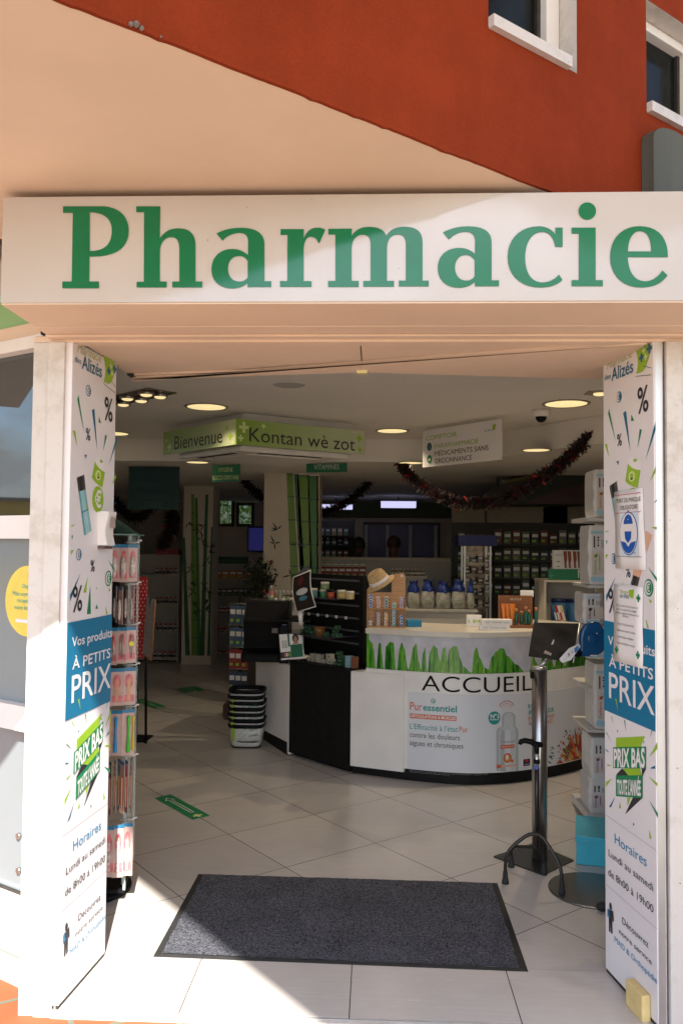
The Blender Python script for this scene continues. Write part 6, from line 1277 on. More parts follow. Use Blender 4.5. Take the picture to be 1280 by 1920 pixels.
# ================================================================== PILLARS with bamboo prints
def pillar(label, x0, x1, y, dep, zc, stalks, seed):
    t = thing('bamboo_pillar', label, 'pillar', ((x0+x1)/2, y, 0)); b = MB(); b.box(x0, x1, y, y+dep, 0, zc); b.build('shaft', t, m_cream, bevel=.004)
    S = plane((x0, y, 0), (1, 0, 0), (0, 0, 1)); b = MB(); rg = random.Random(seed); Wd = x1-x0
    for xb, xt, w0, w1, zt, mm in stalks:
        n = 9
        for i in range(n):
            a, c = i/n, (i+1)/n; f = lambda k: (Wd*(xb+(xt-xb)*k), .12+(zt-.12)*k, Wd*(w0+(w1-w0)*k)/2)
            (ua, va, ha), (uc, vc, hc) = f(a), f(c); g = .006
            poly(b, [(ua-ha, va+g), (ua+ha, va+g), (uc+hc*.93, vc-g), (uc-hc*.93, vc-g)], S, .002, mm); poly(b, [(uc-hc*1.05, vc-g), (uc+hc*1.05, vc-g), (uc+hc*1.05, vc+g), (uc-hc*1.05, vc+g)], S, .0025, MATS['dark_leaf_print'])
    b.build('bamboo_print', t); b = MB(); b.use(mat('black_leaf_print', (.006, .02, .008), .5))
    for k in range(16):
        u = Wd*rg.uniform(.12, .9); v = rg.uniform(.35, zc-.35)
        for j in range(4): petal_S(b, u, v, rg.uniform(-2.6, .4)+rg.choice([0, math.pi]), rg.uniform(.06, .12), .009, S, .0035+j*.0002+k*.00001)
    b.build('leaf_print', t); return t
def petal_S(b, u, v, a, L, w, S, off):
    d = (math.cos(a), math.sin(a)); n2 = (-d[1], d[0]); P = [(u+d[0]*L*t_+n2[0]*w*k_, v+d[1]*L*t_+n2[1]*w*k_) for t_, k_ in ((0, .1), (.3, 1), (.7, .6), (1, 0), (.7, -.6), (.3, -1))]; poly(b, P, S, off)
mg_a = mat('mid_bamboo_print', (.04, .17, .025), .4); mg_b = mat('light_bamboo_print', (.14, .27, .03), .4); mg_c = mat('deep_bamboo_print', (.008, .10, .03), .4)
xa, xb = q(340, 1200, 11.4).x, q(396, 1200, 11.4).x
pillar('white pillar with slim bamboo print at the left behind the rack', xa, xb, 11.4, .45, 2.479, ((.22, .02, .16, .10, 1.75, mg_c), (.44, .30, .2, .1, 2.35, mg_b), (.60, .42, .14, .10, 2.3, mg_a), (.70, .78, .16, .10, 2.35, mg_c), (.92, .97, .10, .06, 1.9, mg_c)), 3)
xa, xb = q(494, 1000, 9.3).x, q(598, 1000, 9.3).x
pillar('white pillar with thick bamboo print behind the poster', xa, xb, 9.3, .5, 2.479, ((.68, .46, .17, .12, 2.47, mg_b), (.84, .58, .07, .09, 2.46, mg_c), (.86, .70, .22, .22, 2.45, mg_b), (.97, .88, .1, .2, 2.44, mg_a), (1.0, .97, .04, .04, 2.44, m_cream)), 5)

# ================================================================== GARLANDS
m_tin = mat('dark_tinsel', (.013, .005, .005), .6, var=.5, scale=40); m_tinr = mat('red_tinsel', (.5, .006, .006), .22, .5, var=.4, scale=60)
def garland(label, pts, y0, y1, r=.05, seed=1, dens=1.):
    P = [aty(px, py, y0+(y1-y0)*i/(len(pts)-1)) for i, (px, py) in enumerate(pts)]; rg = random.Random(seed); t = thing('tinsel_garland', label, 'garland', P[0])
    K = [P[0]*2-P[1]]+P+[P[-1]*2-P[-2]]; C = []
    for i in range(len(P)-1):
        for j in range(14): C.append(cat(*K[i:i+4], j/14))
    C.append(P[-1]); b = MB(); b.use(m_tin); b.tube(C, .008, 6)
    for a, c in zip(C, C[1:]):
        for k in range(int(26*dens)):
            p = a.lerp(c, rg.random())+Vector((rg.gauss(0, .012), rg.gauss(0, .012), rg.gauss(0, .012))); d = Vector((rg.gauss(0, 1), rg.gauss(0, 1), rg.gauss(0, 1))).normalized()*r*rg.uniform(.6, 1.15); s = d.cross(Vector((rg.random(), rg.random(), rg.random()))).normalized()*.007
            b.use(m_tinr if rg.random() < .045 else m_tin); b.face([p-s, p+s, p+d+s*.5, p+d-s*.5])
    b.build('tinsel', t, merge=False)
garland('dark red tinsel garland swagged across the ceiling above the counter', ((742, 856), (772, 895), (815, 925), (860, 943), (905, 943), (950, 935), (1000, 905), (1050, 872), (1105, 818)), 8.2, 6.6, .062, 1, 2.2)
garland('dark tinsel garland rising right of the thick bamboo pillar', ((597, 962), (630, 952), (660, 935), (692, 905)), 10.5, 10.5, .07, 2)
garland('dark tinsel garland sloping down left of the thick bamboo pillar', ((452, 893), (470, 915), (495, 935)), 10.4, 10.4, .07, 3)
garland('dark tinsel garland drooping below the dark teal sign', ((214, 935), (235, 962), (262, 970), (285, 950), (300, 935)), 9.9, 9.9, .075, 4)
garland('thick bunch of dark tinsel hanging straight down by the left pillar', ((322, 962), (323, 980), (318, 1000), (300, 1025)), 10.2, 10.2, .11, 5)

# ================================================================== BACK OF THE SHOP
rgb_ = random.Random(33)
GC_ = {}
def goods(kind, label, p, w, h, c, group, d=.05):
    """one small item of stock: a carton or a bottle with a cap"""
    key = (kind, c, round(w, 3), round(h, 3))
    if key in GC_:
        return dup(GC_[key], p, None, label, group)
    t = thing(kind, label, {'medicine_box': 'box', 'lotion_bottle': 'bottle', 'hanging_blister': 'pack'}[kind], p, group); mm = mat('stock_%d_%d_%d' % tuple(int(v*100) for v in c), c, .45)
    if kind == 'lotion_bottle':
        b = MB(); b.lathe([(w*.48, 0), (w*.5, .004), (w*.5, h*.62), (w*.22, h*.74)], p, 10); b.build('body', t, mm); b = MB(); b.lathe([(w*.26, h*.745), (w*.26, h*.98), (w*.2, h)], p, 8); b.build('cap', t, m_paper if sum(c) < 1 else m_red)
        b = MB(); b.lathe([(w*.51, h*.18), (w*.51, h*.48)], p, 10); b.build('label_band', t, m_paper if sum(c) < 1 else m_gdark)
    else:
        b = MB(); b.box(-w/2+p.x, w/2+p.x, p.y, p.y+(d if kind == 'medicine_box' else .012), p.z, p.z+h); b.build('carton', t, mm)
        b = MB(); S = plane((p.x-w/2, p.y, p.z), (1, 0, 0), (0, 0, 1)); rect(b, w*.1, w*.9, h*.55, h*.8, S, .001, m_paper if sum(c) < 1.2 else m_red); rect(b, w*.1, w*.6, h*.15, h*.3, S, .001, m_gdark if sum(c) > 1.2 else m_lime); b.build('print', t)
    GC_[key] = t; return t
def shelf_unit(name, label, x0, x1, y, dep, zs, top, mt, parts=True):
    t = thing(name, label, 'shelf', ((x0+x1)/2, y, 0)); b = MB(); b.box(x0, x1, y+dep+.001, y+dep+.02, 0, top); b.build('back_panel', t, mt)
    for s in (x0-.018, x1+.001): b = MB(); b.box(s, s+.017, y, y+dep, 0, top); b.build('side', t, mt)
    for z in zs: b = MB(); b.box(x0, x1, y, y+dep, z-.018, z); b.build('shelf_board', t, mt)
    return t
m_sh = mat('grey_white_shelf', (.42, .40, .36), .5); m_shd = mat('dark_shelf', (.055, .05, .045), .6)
# left, behind the rack
Y = 11.6; x0, x1 = q(225, 1200, Y).x, q(331, 1200, Y).x; zs = [q(300, k, Y).z for k in (1235, 1183, 1133, 1078)]
shelf_unit('wall_shelf', 'pale shelf unit with rows of small white pots at the far left', x0, x1, Y, .35, zs, q(300, 1040, Y).z, m_sh)
for r_, z in enumerate(zs):
    xx = q(286, 1200, Y).x+.03
    while xx < x1-.03:
        goods('lotion_bottle', f'small white pot in the row on the {("lowest", "second lowest", "third lowest", "upper")[r_]} board of the far left shelf', Vector((xx, Y+.06, z+.001)), .058, .10, rgb_.choice(((.55, .5, .48), (.48, .40, .40), (.5, .5, .46))), f'pots on the {("lowest", "second lowest", "third lowest", "upper")[r_]} board of the far left shelf'); xx += .068
t = thing('red_crate', 'dark red box on top of the far left pot shelf', 'box', (q(310, 1060, Y).x, Y+.1, q(310, 1058, Y).z)); b = MB(); b.box(q(290, 1050, Y).x, q(332, 1050, Y).x, Y+.05, Y+.3, q(300, 1040, Y).z+.001, q(300, 1030, Y).z+.001); b.build('body', t, mat('dark_red_board', (.22, .015, .02), .5)); b = MB(); S = plane((q(290, 1050, Y).x, Y+.05, q(300, 1040, Y).z), (1, 0, 0), (0, 0, 1)); text(b, 'SOINS', S, .05, .015, .035, .12, m=mat('faded_red_print', (.35, .12, .10), .5)); b.build('lettering', t)
# middle left between the pillars
Y = 12.6; x0, x1 = q(398, 1200, Y).x, q(496, 1200, Y).x; zs = [q(440, k, Y).z for k in (1230, 1188, 1150, 1118, 1085)]
shelf_unit('wall_shelf', 'grey shelf unit with red and white stock between the two bamboo pillars', x0, x1, Y, .35, zs, q(440, 1060, Y).z, m_sh)
for r_, (z, spec) in enumerate(zip(zs, (((.30, .03, .03), .16, .06), ((.5, .42, .36), .09, .10), ((.45, .05, .05), .05, .11), ((.10, .10, .13), .08, .12), ((.5, .2, .05), .10, .12)))):
    xx = x0+.06; lv = ('lowest', 'second', 'third', 'fourth', 'top')[r_]
    while xx < x1-.05: goods('medicine_box' if r_ != 2 else 'lotion_bottle', f'{("flat red pack", "cream and red carton", "red capped bottle", "dark carton", "orange carton")[r_]} on the {lv} board between the bamboo pillars', Vector((xx, Y+.08, z+.001)), spec[1], spec[2]*rgb_.choice((1, .9)), spec[0], f'stock on the {lv} board between the bamboo pillars'); xx += spec[1]*1.12
t = thing('header_sign', 'narrow dark green header board above the red stock between the pillars', 'sign', (x0+.3, Y, q(440, 1056, Y).z)); b = MB(); b.box(x0, q(466, 1050, Y).x, Y-.02, Y-.005, q(440, 1057, Y).z, q(440, 1044, Y).z); b.build('board', t, mat('very_dark_green_sign', (.008, .05, .02), .5)); b = MB(); text(b, 'SOINS DENTAIRES', plane((x0, Y-.02, 0), (1, 0, 0), (0, 0, 1)), .08, q(440, 1054, Y).z, .035, .4, m=mat('dim_green_lettering', (.06, .15, .08), .5)); b.build('lettering', t)
# rear windows: leafy daylight view put into the glass as a glow
m_day = None
def rear_window(label, q0, q1, Y=15.44):
    a, c = q(*q0, Y), q(*q1, Y); t = thing('rear_window', label, 'window', ((a.x+c.x)/2, Y, a.z))
    b = MB(); f = .05
    b.box(a.x-f, a.x, Y, Y+.05, a.z-f, c.z+f); b.box(c.x, c.x+f, Y, Y+.05, a.z-f, c.z+f); b.box(a.x, c.x, Y, Y+.05, a.z-f, a.z); b.box(a.x, c.x, Y, Y+.05, c.z, c.z+f); b.build('frame', t, m_shd)
    def bld_(tt, bb):
        cc = N(tt, 'ShaderNodeTexCoord'); w = N(tt, 'ShaderNodeTexNoise'); w.inputs['Scale'].default_value = 9; w.inputs['Detail'].default_value = 6; w.inputs['Distortion'].default_value = 2.5
        r = N(tt, 'ShaderNodeValToRGB'); e = r.color_ramp.elements; e[0].position = .36; e[0].color = (.006, .012, .006, 1); e[1].position = .68; e[1].color = (.20, .26, .24, 1); k = e.new(.5); k.color = (.05, .09, .02, 1)
        tt.links.new(cc.outputs['Object'], w.inputs[0]); tt.links.new(w.outputs[0], r.inputs[0]); tt.links.new(r.outputs[0], bb.inputs['Emission Color']); bb.inputs['Emission Strength'].default_value = .2; bb.inputs['Base Color'].default_value = (.02, .03, .02, 1); bb.inputs['Roughness'].default_value = .1
    m_ = MATS.get('glowing_leaf_view_glass') or rampmat('glowing_leaf_view_glass', bld_)
    b = MB(); b.box(a.x+.001, c.x-.001, Y+.01, Y+.03, a.z+.001, c.z-.001); b.build('glass', t, m_)
rear_window('far window with palm leaves outside, left one of the lit pair', (412, 982), (434, 930)); rear_window('far window with palm leaves outside, right one of the lit pair', (448, 982), (471, 948))
t = thing('blue_screen', 'dim violet blue lit panel below the far leafy windows', 'panel', q(478, 1010, 15.3)); a, c = q(466, 1032, 15.4), q(493, 990, 15.4); b = MB(); b.box(a.x, c.x, 15.40, 15.44, a.z, c.z); b.build('panel', t, mat('dim_blue_screen', (.05, .05, .30), .4, emit=.06)); b = MB(); b.box(a.x-.03, c.x+.03, 15.441, 15.47, a.z-.03, c.z+.03); b.build('frame', t, m_shd)
# dispensary counter behind, back shelves, blue cabinets, lamps
Y = 10.8; zc_ = q(680, 1050, Y).z; x0, x1 = q(594, 1060, Y).x, q(775, 1060, Y).x
t = thing('rear_counter', 'pale rear counter edge with the rows of red boxes in front of the staff', 'counter', ((x0+x1)/2, Y, 0)); b = MB(); b.box(x0-.1, x1+.8, Y+.12, Y+.7, 0, zc_); b.build('body', t, m_sh); b = MB(); b.box(x0-.1, x1+.8, Y+.10, Y+.72, zc_+.0005, zc_+.03); b.build('worktop', t, m_cream); b = MB(); zsl = q(640, 1081, Y).z; b.box(x0, x1, Y-.06, Y+.119, zsl-.02, zsl); b.build('front_ledge', t, m_sh)
xx = x0+.02
while xx < q(684, 1060, Y).x:
    w = .085; goods('medicine_box', 'deep red carton in the row along the rear counter', Vector((xx+w/2, Y-.04, zsl+.001)), w, .125, (.26, .012, .016), 'red cartons along the rear counter'); goods('medicine_box', 'cream carton lying on the red row of the rear counter', Vector((xx+w/2, Y-.03, zsl+.128)), w, .045, (.42, .36, .30), 'cream cartons on the red row of the rear counter'); xx += w+.004
for k in range(9): goods('lotion_bottle', 'small ochre bottle in the row right of the straw hat', Vector((q(736, 1075, 9.8).x+.045*k, 9.8, q(740, 1079, 9.8).z)), .042, .085, (.25, .15, .04), 'ochre bottles behind the straw hat')
t = thing('low_cabinet', 'low pale cabinet with ochre bottles on top, behind the straw hat', 'cabinet', (q(760, 1080, 9.8).x, 9.9, 0)); b = MB(); zlc = q(740, 1079, 9.8).z; b.box(q(733, 1080, 9.8).x, q(798, 1080, 9.8).x, 9.74, 10.1, 0, zlc-.026); b.build('body', t, m_sh); b = MB(); b.box(q(733, 1080, 9.8).x-.01, q(798, 1080, 9.8).x+.01, 9.73, 10.11, zlc-.0255, zlc-.001); b.build('top', t, m_cream)
Y = 14.2; x0, x1 = q(596, 1000, Y).x, q(662, 1000, Y).x; zs = [q(620, k, Y).z for k in (1046, 1022, 1004)]
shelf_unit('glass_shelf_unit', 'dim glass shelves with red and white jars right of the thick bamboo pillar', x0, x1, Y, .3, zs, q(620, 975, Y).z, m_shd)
for r_, z in enumerate(zs):
    xx = x0+.06; lv = ('lower', 'middle', 'upper')[r_]
    while xx < x1-.06: goods(('medicine_box', 'lotion_bottle')[r_ % 2], f'small jar or carton on the {lv} dim glass shelf', Vector((xx, Y+.06, z+.001)), .075, .13, rgb_.choice(((.4, .32, .22), (.3, .06, .05), (.35, .36, .34), (.08, .2, .2))), f'stock on the {lv} dim glass shelf'); xx += .105
Y = 15.2; x0, x1 = q(686, 1000, Y).x, q(820, 1000, Y).x; bz = q(700, 1055, Y).z; tz = q(700, 984, Y).z
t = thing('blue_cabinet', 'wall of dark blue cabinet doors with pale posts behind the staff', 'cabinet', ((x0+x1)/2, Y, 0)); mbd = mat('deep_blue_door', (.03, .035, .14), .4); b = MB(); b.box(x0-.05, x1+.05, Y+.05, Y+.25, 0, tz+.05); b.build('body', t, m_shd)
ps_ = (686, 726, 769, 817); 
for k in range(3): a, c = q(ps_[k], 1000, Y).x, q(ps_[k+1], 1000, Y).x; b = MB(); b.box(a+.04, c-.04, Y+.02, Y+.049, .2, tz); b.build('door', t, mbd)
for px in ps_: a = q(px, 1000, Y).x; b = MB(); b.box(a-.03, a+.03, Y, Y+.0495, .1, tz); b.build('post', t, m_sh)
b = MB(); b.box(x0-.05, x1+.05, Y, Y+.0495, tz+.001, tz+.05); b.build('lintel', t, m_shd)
def strip_light(label, q0, q1, Y): 
    a, c = q(*q0, Y), q(*q1, Y); t = thing('strip_light', label, 'ceiling light', ((a.x+c.x)/2, Y, a.z)); b = MB(); b.box(a.x, c.x, Y, Y+.25, a.z, c.z); b.build('diffuser', t, mat('cool_lamp_diffuser', (.62, .62, .95), .5, var=0, emit=.3)); b = MB(); b.box(a.x-.02, c.x+.02, Y+.02, Y+.27, c.z+.001, c.z+.03); b.build('housing', t, m_shd); b = MB(); b.tube([((a.x+c.x)/2, Y+.15, c.z+.03), ((a.x+c.x)/2, Y+.15, 2.479)], .01, 6); b.build('rod', t, m_shd)
strip_light('cool white strip light over the blue cabinets', (714, 951), (780, 940), 13.6); strip_light('cool white strip light beside the thick bamboo pillar', (599, 954), (660, 946), 14.0)
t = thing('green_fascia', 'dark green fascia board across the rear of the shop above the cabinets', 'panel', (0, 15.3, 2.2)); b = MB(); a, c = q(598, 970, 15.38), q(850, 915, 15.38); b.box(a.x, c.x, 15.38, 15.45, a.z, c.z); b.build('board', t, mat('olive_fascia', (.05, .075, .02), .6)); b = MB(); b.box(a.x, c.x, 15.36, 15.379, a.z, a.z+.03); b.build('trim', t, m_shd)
# right rear wall of pegboard stock with beige headers and dark canopy
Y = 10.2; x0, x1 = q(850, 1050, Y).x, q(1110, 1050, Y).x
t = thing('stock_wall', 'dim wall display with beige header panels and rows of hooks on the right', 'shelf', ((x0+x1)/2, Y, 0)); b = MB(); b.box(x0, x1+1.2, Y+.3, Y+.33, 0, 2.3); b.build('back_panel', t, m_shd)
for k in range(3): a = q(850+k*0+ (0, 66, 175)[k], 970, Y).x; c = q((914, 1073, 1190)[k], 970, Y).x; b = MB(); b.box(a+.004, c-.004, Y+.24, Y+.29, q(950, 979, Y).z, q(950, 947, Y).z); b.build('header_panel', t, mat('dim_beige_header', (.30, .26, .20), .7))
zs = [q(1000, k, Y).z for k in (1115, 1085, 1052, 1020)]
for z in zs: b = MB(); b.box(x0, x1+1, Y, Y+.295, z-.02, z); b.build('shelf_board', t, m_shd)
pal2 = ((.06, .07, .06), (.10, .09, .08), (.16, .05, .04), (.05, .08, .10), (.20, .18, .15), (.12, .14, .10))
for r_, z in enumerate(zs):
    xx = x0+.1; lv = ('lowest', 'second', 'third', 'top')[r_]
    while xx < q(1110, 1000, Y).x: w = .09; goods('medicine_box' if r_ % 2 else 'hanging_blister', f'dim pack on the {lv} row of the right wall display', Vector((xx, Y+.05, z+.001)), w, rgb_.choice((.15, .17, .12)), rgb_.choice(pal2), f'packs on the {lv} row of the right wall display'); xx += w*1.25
t = thing('display_canopy', 'dark arched canopy board over the right wall display behind the garland', 'canopy', q(1000, 930, 9.6)); b = MB(); Yc = 9.4
pr2 = [(905, 946), (908, 925), (940, 908), (985, 893), (1040, 886), (1090, 887), (1130, 892), (1180, 900), (1180, 945)]; va = [q(x, y, Yc) for x, y in pr2]; vb = [p+Vector((0, .6, 0)) for p in va]
b.face(va); 
for i in range(len(va)): b.face([va[i], va[(i+1) % len(va)], vb[(i+1) % len(va)], vb[i]])
b.build('board', t, mat('black_green_board', (.012, .016, .012), .6)); b = MB(); S = plane((0, Yc, 0), (1, 0, 0), (0, 0, 1)); P = [q(x, y, Yc) for x, y in ((985, 944), (1015, 928), (1060, 915), (1130, 900), (1130, 944))]; poly(b, [(p.x, p.z) for p in P], S, .003, mat('dim_maroon_print', (.05, .018, .02), .6)); b.build('maroon_print', t); b = MB(); P = [q(x, y, Yc) for x, y in ((940, 902), (1060, 878), (1130, 876), (1130, 884), (1060, 884), (945, 906))]; poly(b, [(p.x, p.z) for p in P], S, .003, mat('dim_olive_edge', (.10, .09, .015), .6)); b.build('olive_edge', t); b = MB(); b.tube([va[4]+Vector((0, .3, 0)), Vector((va[4].x, Yc+.3, 2.479))], .012, 6); b.tube([va[2]+Vector((0, .3, 0)), Vector((va[2].x, Yc+.3, 2.479))], .012, 6); b.build('hanging_rod', t, m_shd)
# white unit with green header on the right and the leg product box
Y = 7.6; zt_ = q(1060, 1092, Y).z; x0 = q(1020, 1100, Y).x
t = thing('white_gondola', 'white gondola unit behind the right end of the counter', 'cabinet', (x0+.4, Y, 0)); b = MB(); b.box(x0, x0+1.1, Y+.25, Y+.45, 0, zt_); b.build('back_panel', t, m_sh); b = MB(); b.box(x0-.002, x0+.018, Y, Y+.2495, 0, zt_); b.build('side', t, m_cream); b = MB(); b.box(x0-.004, x0+1.1, Y-.01, Y+.46, zt_+.0005, zt_+.02); b.build('top', t, m_cream)
zsh = q(1060, 1172, Y).z
b = MB(); b.box(x0+.019, x0+1.1, Y, Y+.249, zsh-.02, zsh); b.build('shelf_board', t, m_cream)
a = q(1028, 1091, Y).x; t = thing('header_sign', 'green header sign beginning Mes on top of the white gondola', 'sign', (a+.4, Y, zt_)); b = MB(); b.box(a, a+.95, Y+.0, Y+.012, zt_+.0205, q(1060, 1067, Y).z); b.build('board', t, m_gs); S = plane((a, Y, 0), (1, 0, 0), (0, 0, 1)); b = MB(); text(b, 'Mes', S, q(1083, 1084, Y).x-a, zt_+.042, .075, .14, m=m_dimw); text(b, 'indispensables', S, q(1116, 1084, Y).x-a, zt_+.042, .075, .5, m=m_dimw); b.build('lettering', t)
b = MB()
for px, py, r_ in ((1033, 1079, .025), (1046, 1085, .014), (1058, 1077, .012)): p = q(px, py, Y); cross(b, (p.x-a, p.z), r_, S, .002, MATS['dim_green_lettering'] if r_ < .02 else mat('mid_green_print', (.05, .22, .12), .5), .2)
b.build('cross_print', t)
Yb = 7.9; a, c = q(1038, 1067, Yb), q(1090, 1032, Yb); t = thing('leg_product_box', 'white box printed with brown legs above the green header sign', 'box', (a.x, Yb, a.z)); b = MB(); b.box(a.x, c.x, Yb, Yb+.08, zt_+.0205, c.z); b.build('carton', t, m_paper, bevel=.002); S = plane((a.x, Yb, 0), (1, 0, 0), (0, 0, 1)); b = MB(); WB = c.x-a.x; HB = c.z-a.z; z0 = a.z
b.use(mat('brown_leg_print', (.28, .07, .035), .5))
for k in (0, 1):
    for j in (0, 1):
        u = WB*(.38+.34*k+.15*j); poly(b, [(u-.012, z0+HB*.95), (u+.022, z0+HB*.95), (u+.026, z0+HB*.55), (u+.018, z0+HB*.3), (u+.022, z0+HB*.06), (u+.002, z0+HB*.06), (u-.002, z0+HB*.4)], S, .001)
rect(b, WB*.05, WB*.32, z0+HB*.78, z0+HB*.8, S, .001, MATS['grey_icon_print']); rect(b, WB*.05, WB*.3, z0+HB*.7, z0+HB*.72, S, .001); rect(b, WB*.1, WB*.22, z0+HB*.38, z0+HB*.42, S, .001, m_gdark); rect(b, WB*.1, WB*.2, z0+HB*.1, z0+HB*.16, S, .001, MATS['grey_icon_print']); b.build('print', t)
for k, px in enumerate((1052, 1082)):
    p = Vector((q(px, 1170, Y).x, Y+.09, zsh+.001)); t = thing('blue_canister', ('striped blue canister on the white gondola, left one' if k == 0 else 'blue canister on the white gondola, right one'), 'canister', p); b = MB(); b.lathe([(.062, 0), (.065, .004), (.068, .20)], p, 20); b.build('body', t, mat('denim_canister', (.05, .17, .34), .4)); b = MB(); b.lathe([(.072, .201), (.072, .228), (.066, .232)], p, 20); b.build('lid', t, mat('navy_lid', (.01, .02, .10), .35))
for k in range(4): 
    cc_ = (MATS['blue_carton'], m_red, m_paper, m_yel)[k]; p = Vector((q(1046+5*k, 1172, 7.45).x, 7.5, zsh+.001)); t = thing('slim_carton', ('slim blue carton', 'slim red carton', 'slim white carton', 'slim yellow carton')[k]+' leaning in front of the striped canister', 'box', p); M = Matrix.Translation(p) @ Matrix.Rotation(R(-14), 4, 'Y'); b = MB(); b.box(0, .022, 0, .05, 0.006, .18, M); b.build('carton', t, cc_, bevel=.001); b = MB(); S = plane(M @ Vector((0, 0, 0)), M.to_3x3() @ Vector((1, 0, 0)), M.to_3x3() @ Vector((0, 0, 1))); rect(b, .004, .018, .05, .12, S, .001, m_paper if k != 2 else m_red); b.build('print', t)
# mirrored display cabinet with blue top, cotton bags
Y = 8.9; a, c = q(869, 1140, Y), q(921, 1008, Y); t = thing('glass_cabinet', 'narrow mirrored glass cabinet glinting behind the cotton bags', 'cabinet', ((a.x+c.x)/2, Y, 0)); b = MB(); b.box(a.x, c.x, Y+.3, Y+.33, 0, q(890, 1024, Y).z); b.build('mirror_back', t, mat('dusky_mirror', (.35, .33, .33), .12, .9, .5, 12)); b = MB()
for xx in (a.x, c.x-.02): b.box(xx, xx+.02, Y, Y+.02, 0, q(890, 1024, Y).z); b.box(xx, xx+.02, Y+.279, Y+.2995, 0, q(890, 1024, Y).z)
b.build('post', t, m_alu)
for k in range(6): b = MB(); z = a.z+.0+(q(890, 1024, Y).z-a.z)*k/5.5; b.box(a.x+.0205, c.x-.0205, Y+.005, Y+.295, z-.006, z); b.build('glass_shelf', t, m_clear)
b = MB(); b.box(a.x-.06, c.x+.06, Y-.02, Y+.34, q(890, 1023, Y).z, q(890, 1004, Y).z); b.build('blue_header', t, mat('royal_blue_board', (.012, .02, .16), .5))
for k in range(5):
    z = a.z+(q(890, 1024, Y).z-a.z)*k/5.5+.001
    for j in range(4): goods('lotion_bottle' if (j+k) % 2 else 'medicine_box', f'small item on the {("lowest", "second", "third", "fourth", "top")[k]} glass shelf of the mirrored cabinet', Vector((a.x+.05+j*.07, Y+.1, z)), .045, .075, rgb_.choice(((.3, .26, .24), (.10, .09, .09), (.4, .36, .34), (.16, .08, .07))), f'items on the {("lowest", "second", "third", "fourth", "top")[k]} glass shelf of the mirrored cabinet')
Y = 7.9; zbg = q(830, 1143, Y).z; t = thing('bag_table', 'pale table carrying the row of blue topped cotton bags', 'table', (q(830, 1150, Y).x, Y, 0)); b = MB(); xa_, xb_ = q(757, 1140, Y).x, q(895, 1140, Y).x; b.box(xa_, xb_, Y-.02, Y+.3, zbg-.02, zbg); b.build('top', t, m_sh); b = MB(); b.box(xa_+.02, xb_-.02, Y+.0, Y+.28, .0, zbg-.0205); b.build('front_panel', t, m_sh)
m_bag = mat('clear_bag_cotton', (.30, .29, .25), .3, var=.3, scale=25, bump=.3, bscale=60); m_bagt = mat('blue_bag_top', (.012, .03, .16), .28, var=.5, scale=18)
for k, px in enumerate((776, 803, 832, 861, 884)):
    w = (.125, .13, .145, .13, .07)[k]; p = Vector((q(px, 1143, Y).x, Y+.1, zbg+.001)); h = .155+.012*(k % 2); t = thing('cotton_bag', 'blue topped clear cotton bag, '+('first by the wooden display', 'second by the wooden display', 'the widest, in the middle of the row', 'fourth, before the narrow end one', 'narrow one at the right end of the row')[k], 'bag', p, 'blue topped cotton bags'); rg = random.Random(k)
    b = MB(); rows = []
    for i in range(8):
        a_ = i/7; kk = .86+.2*math.sin(a_*math.pi); rows.append([p+Vector((w*.5*kk*math.copysign(abs(math.cos(g))**.6, math.cos(g))+rg.uniform(-.003, .003), .06*kk*math.copysign(abs(math.sin(g))**.7, math.sin(g)), h*a_)) for g in [2*math.pi*j/20 for j in range(20)]])
    v = b.grid(rows, close_v=True); b.bm.faces.new(v[0][::-1]); b.build('pouch', t, m_bag)
    b = MB(); rows = []
    for i in range(6):
        a_ = i/5; kk = (.88, .92, .84, .62, .5, .7)[i]; rows.append([p+Vector((w*.5*kk*math.cos(g)*(1+.1*math.sin(5*g+k)), .06*kk*math.sin(g)*(1+.15*math.sin(4*g)), h*.97+.105*a_*(1+.12*math.sin(3*g+k)*a_))) for g in [2*math.pi*j/24 for j in range(24)]])
    b.grid(rows, close_v=True); b.build('gathered_top', t, m_bagt)
    b = MB(); S = plane(p+Vector((-w*.3, -.068, 0)), (1, 0, 0), (0, 0, 1)); rect(b, 0, w*.6, h*.35, h*.55, S, .001, mat('pale_green_label', (.26, .34, .26), .5)); text(b, 'COTON', S, w*.1, h*.40, .016, w*.4, off=.002, m=m_red); b.build('print', t)
# plant pot and white bag behind machine, hanging coloured packs on its left
Y = 8.6; p = q(485, 1085, Y); t = thing('dark_plant', 'dark bushy plant by the thick bamboo pillar', 'plant', (p.x, Y, 0)); b = MB(); b.use(mat('dark_foliage', (.02, .028, .012), .5, var=.5)); rg = random.Random(9)
for k in range(420):
    d = Vector((rg.gauss(0, 1), rg.gauss(0, 1), rg.gauss(0, 1))).normalized()*rg.uniform(.05, .19); d.z *= 1.2; cpt_ = Vector((p.x, Y, p.z))+d; s1 = Vector((rg.gauss(0, 1), rg.gauss(0, 1), rg.gauss(0, 1))).normalized()*.035; s2 = s1.cross(Vector((rg.random(), rg.random(), rg.random()))).normalized()*.014
    b.face([cpt_-s1, cpt_+s2, cpt_+s1, cpt_-s2])
b.build('foliage', t, merge=False); b = MB(); b.lathe([(.11, 0), (.15, p.z-.2), (.14, p.z-.2)], (p.x, Y, 0), 16); b.build('planter', t, m_shd)
b = MB(); 
for k in range(4): b.ell((p.x+rg.uniform(-.15, .15), Y-.16, p.z+rg.uniform(-.16, .18)), (.02, .02, .02), 8, 6)
b.build('bauble', t, mat('red_bauble', (.10, .008, .008), .3))
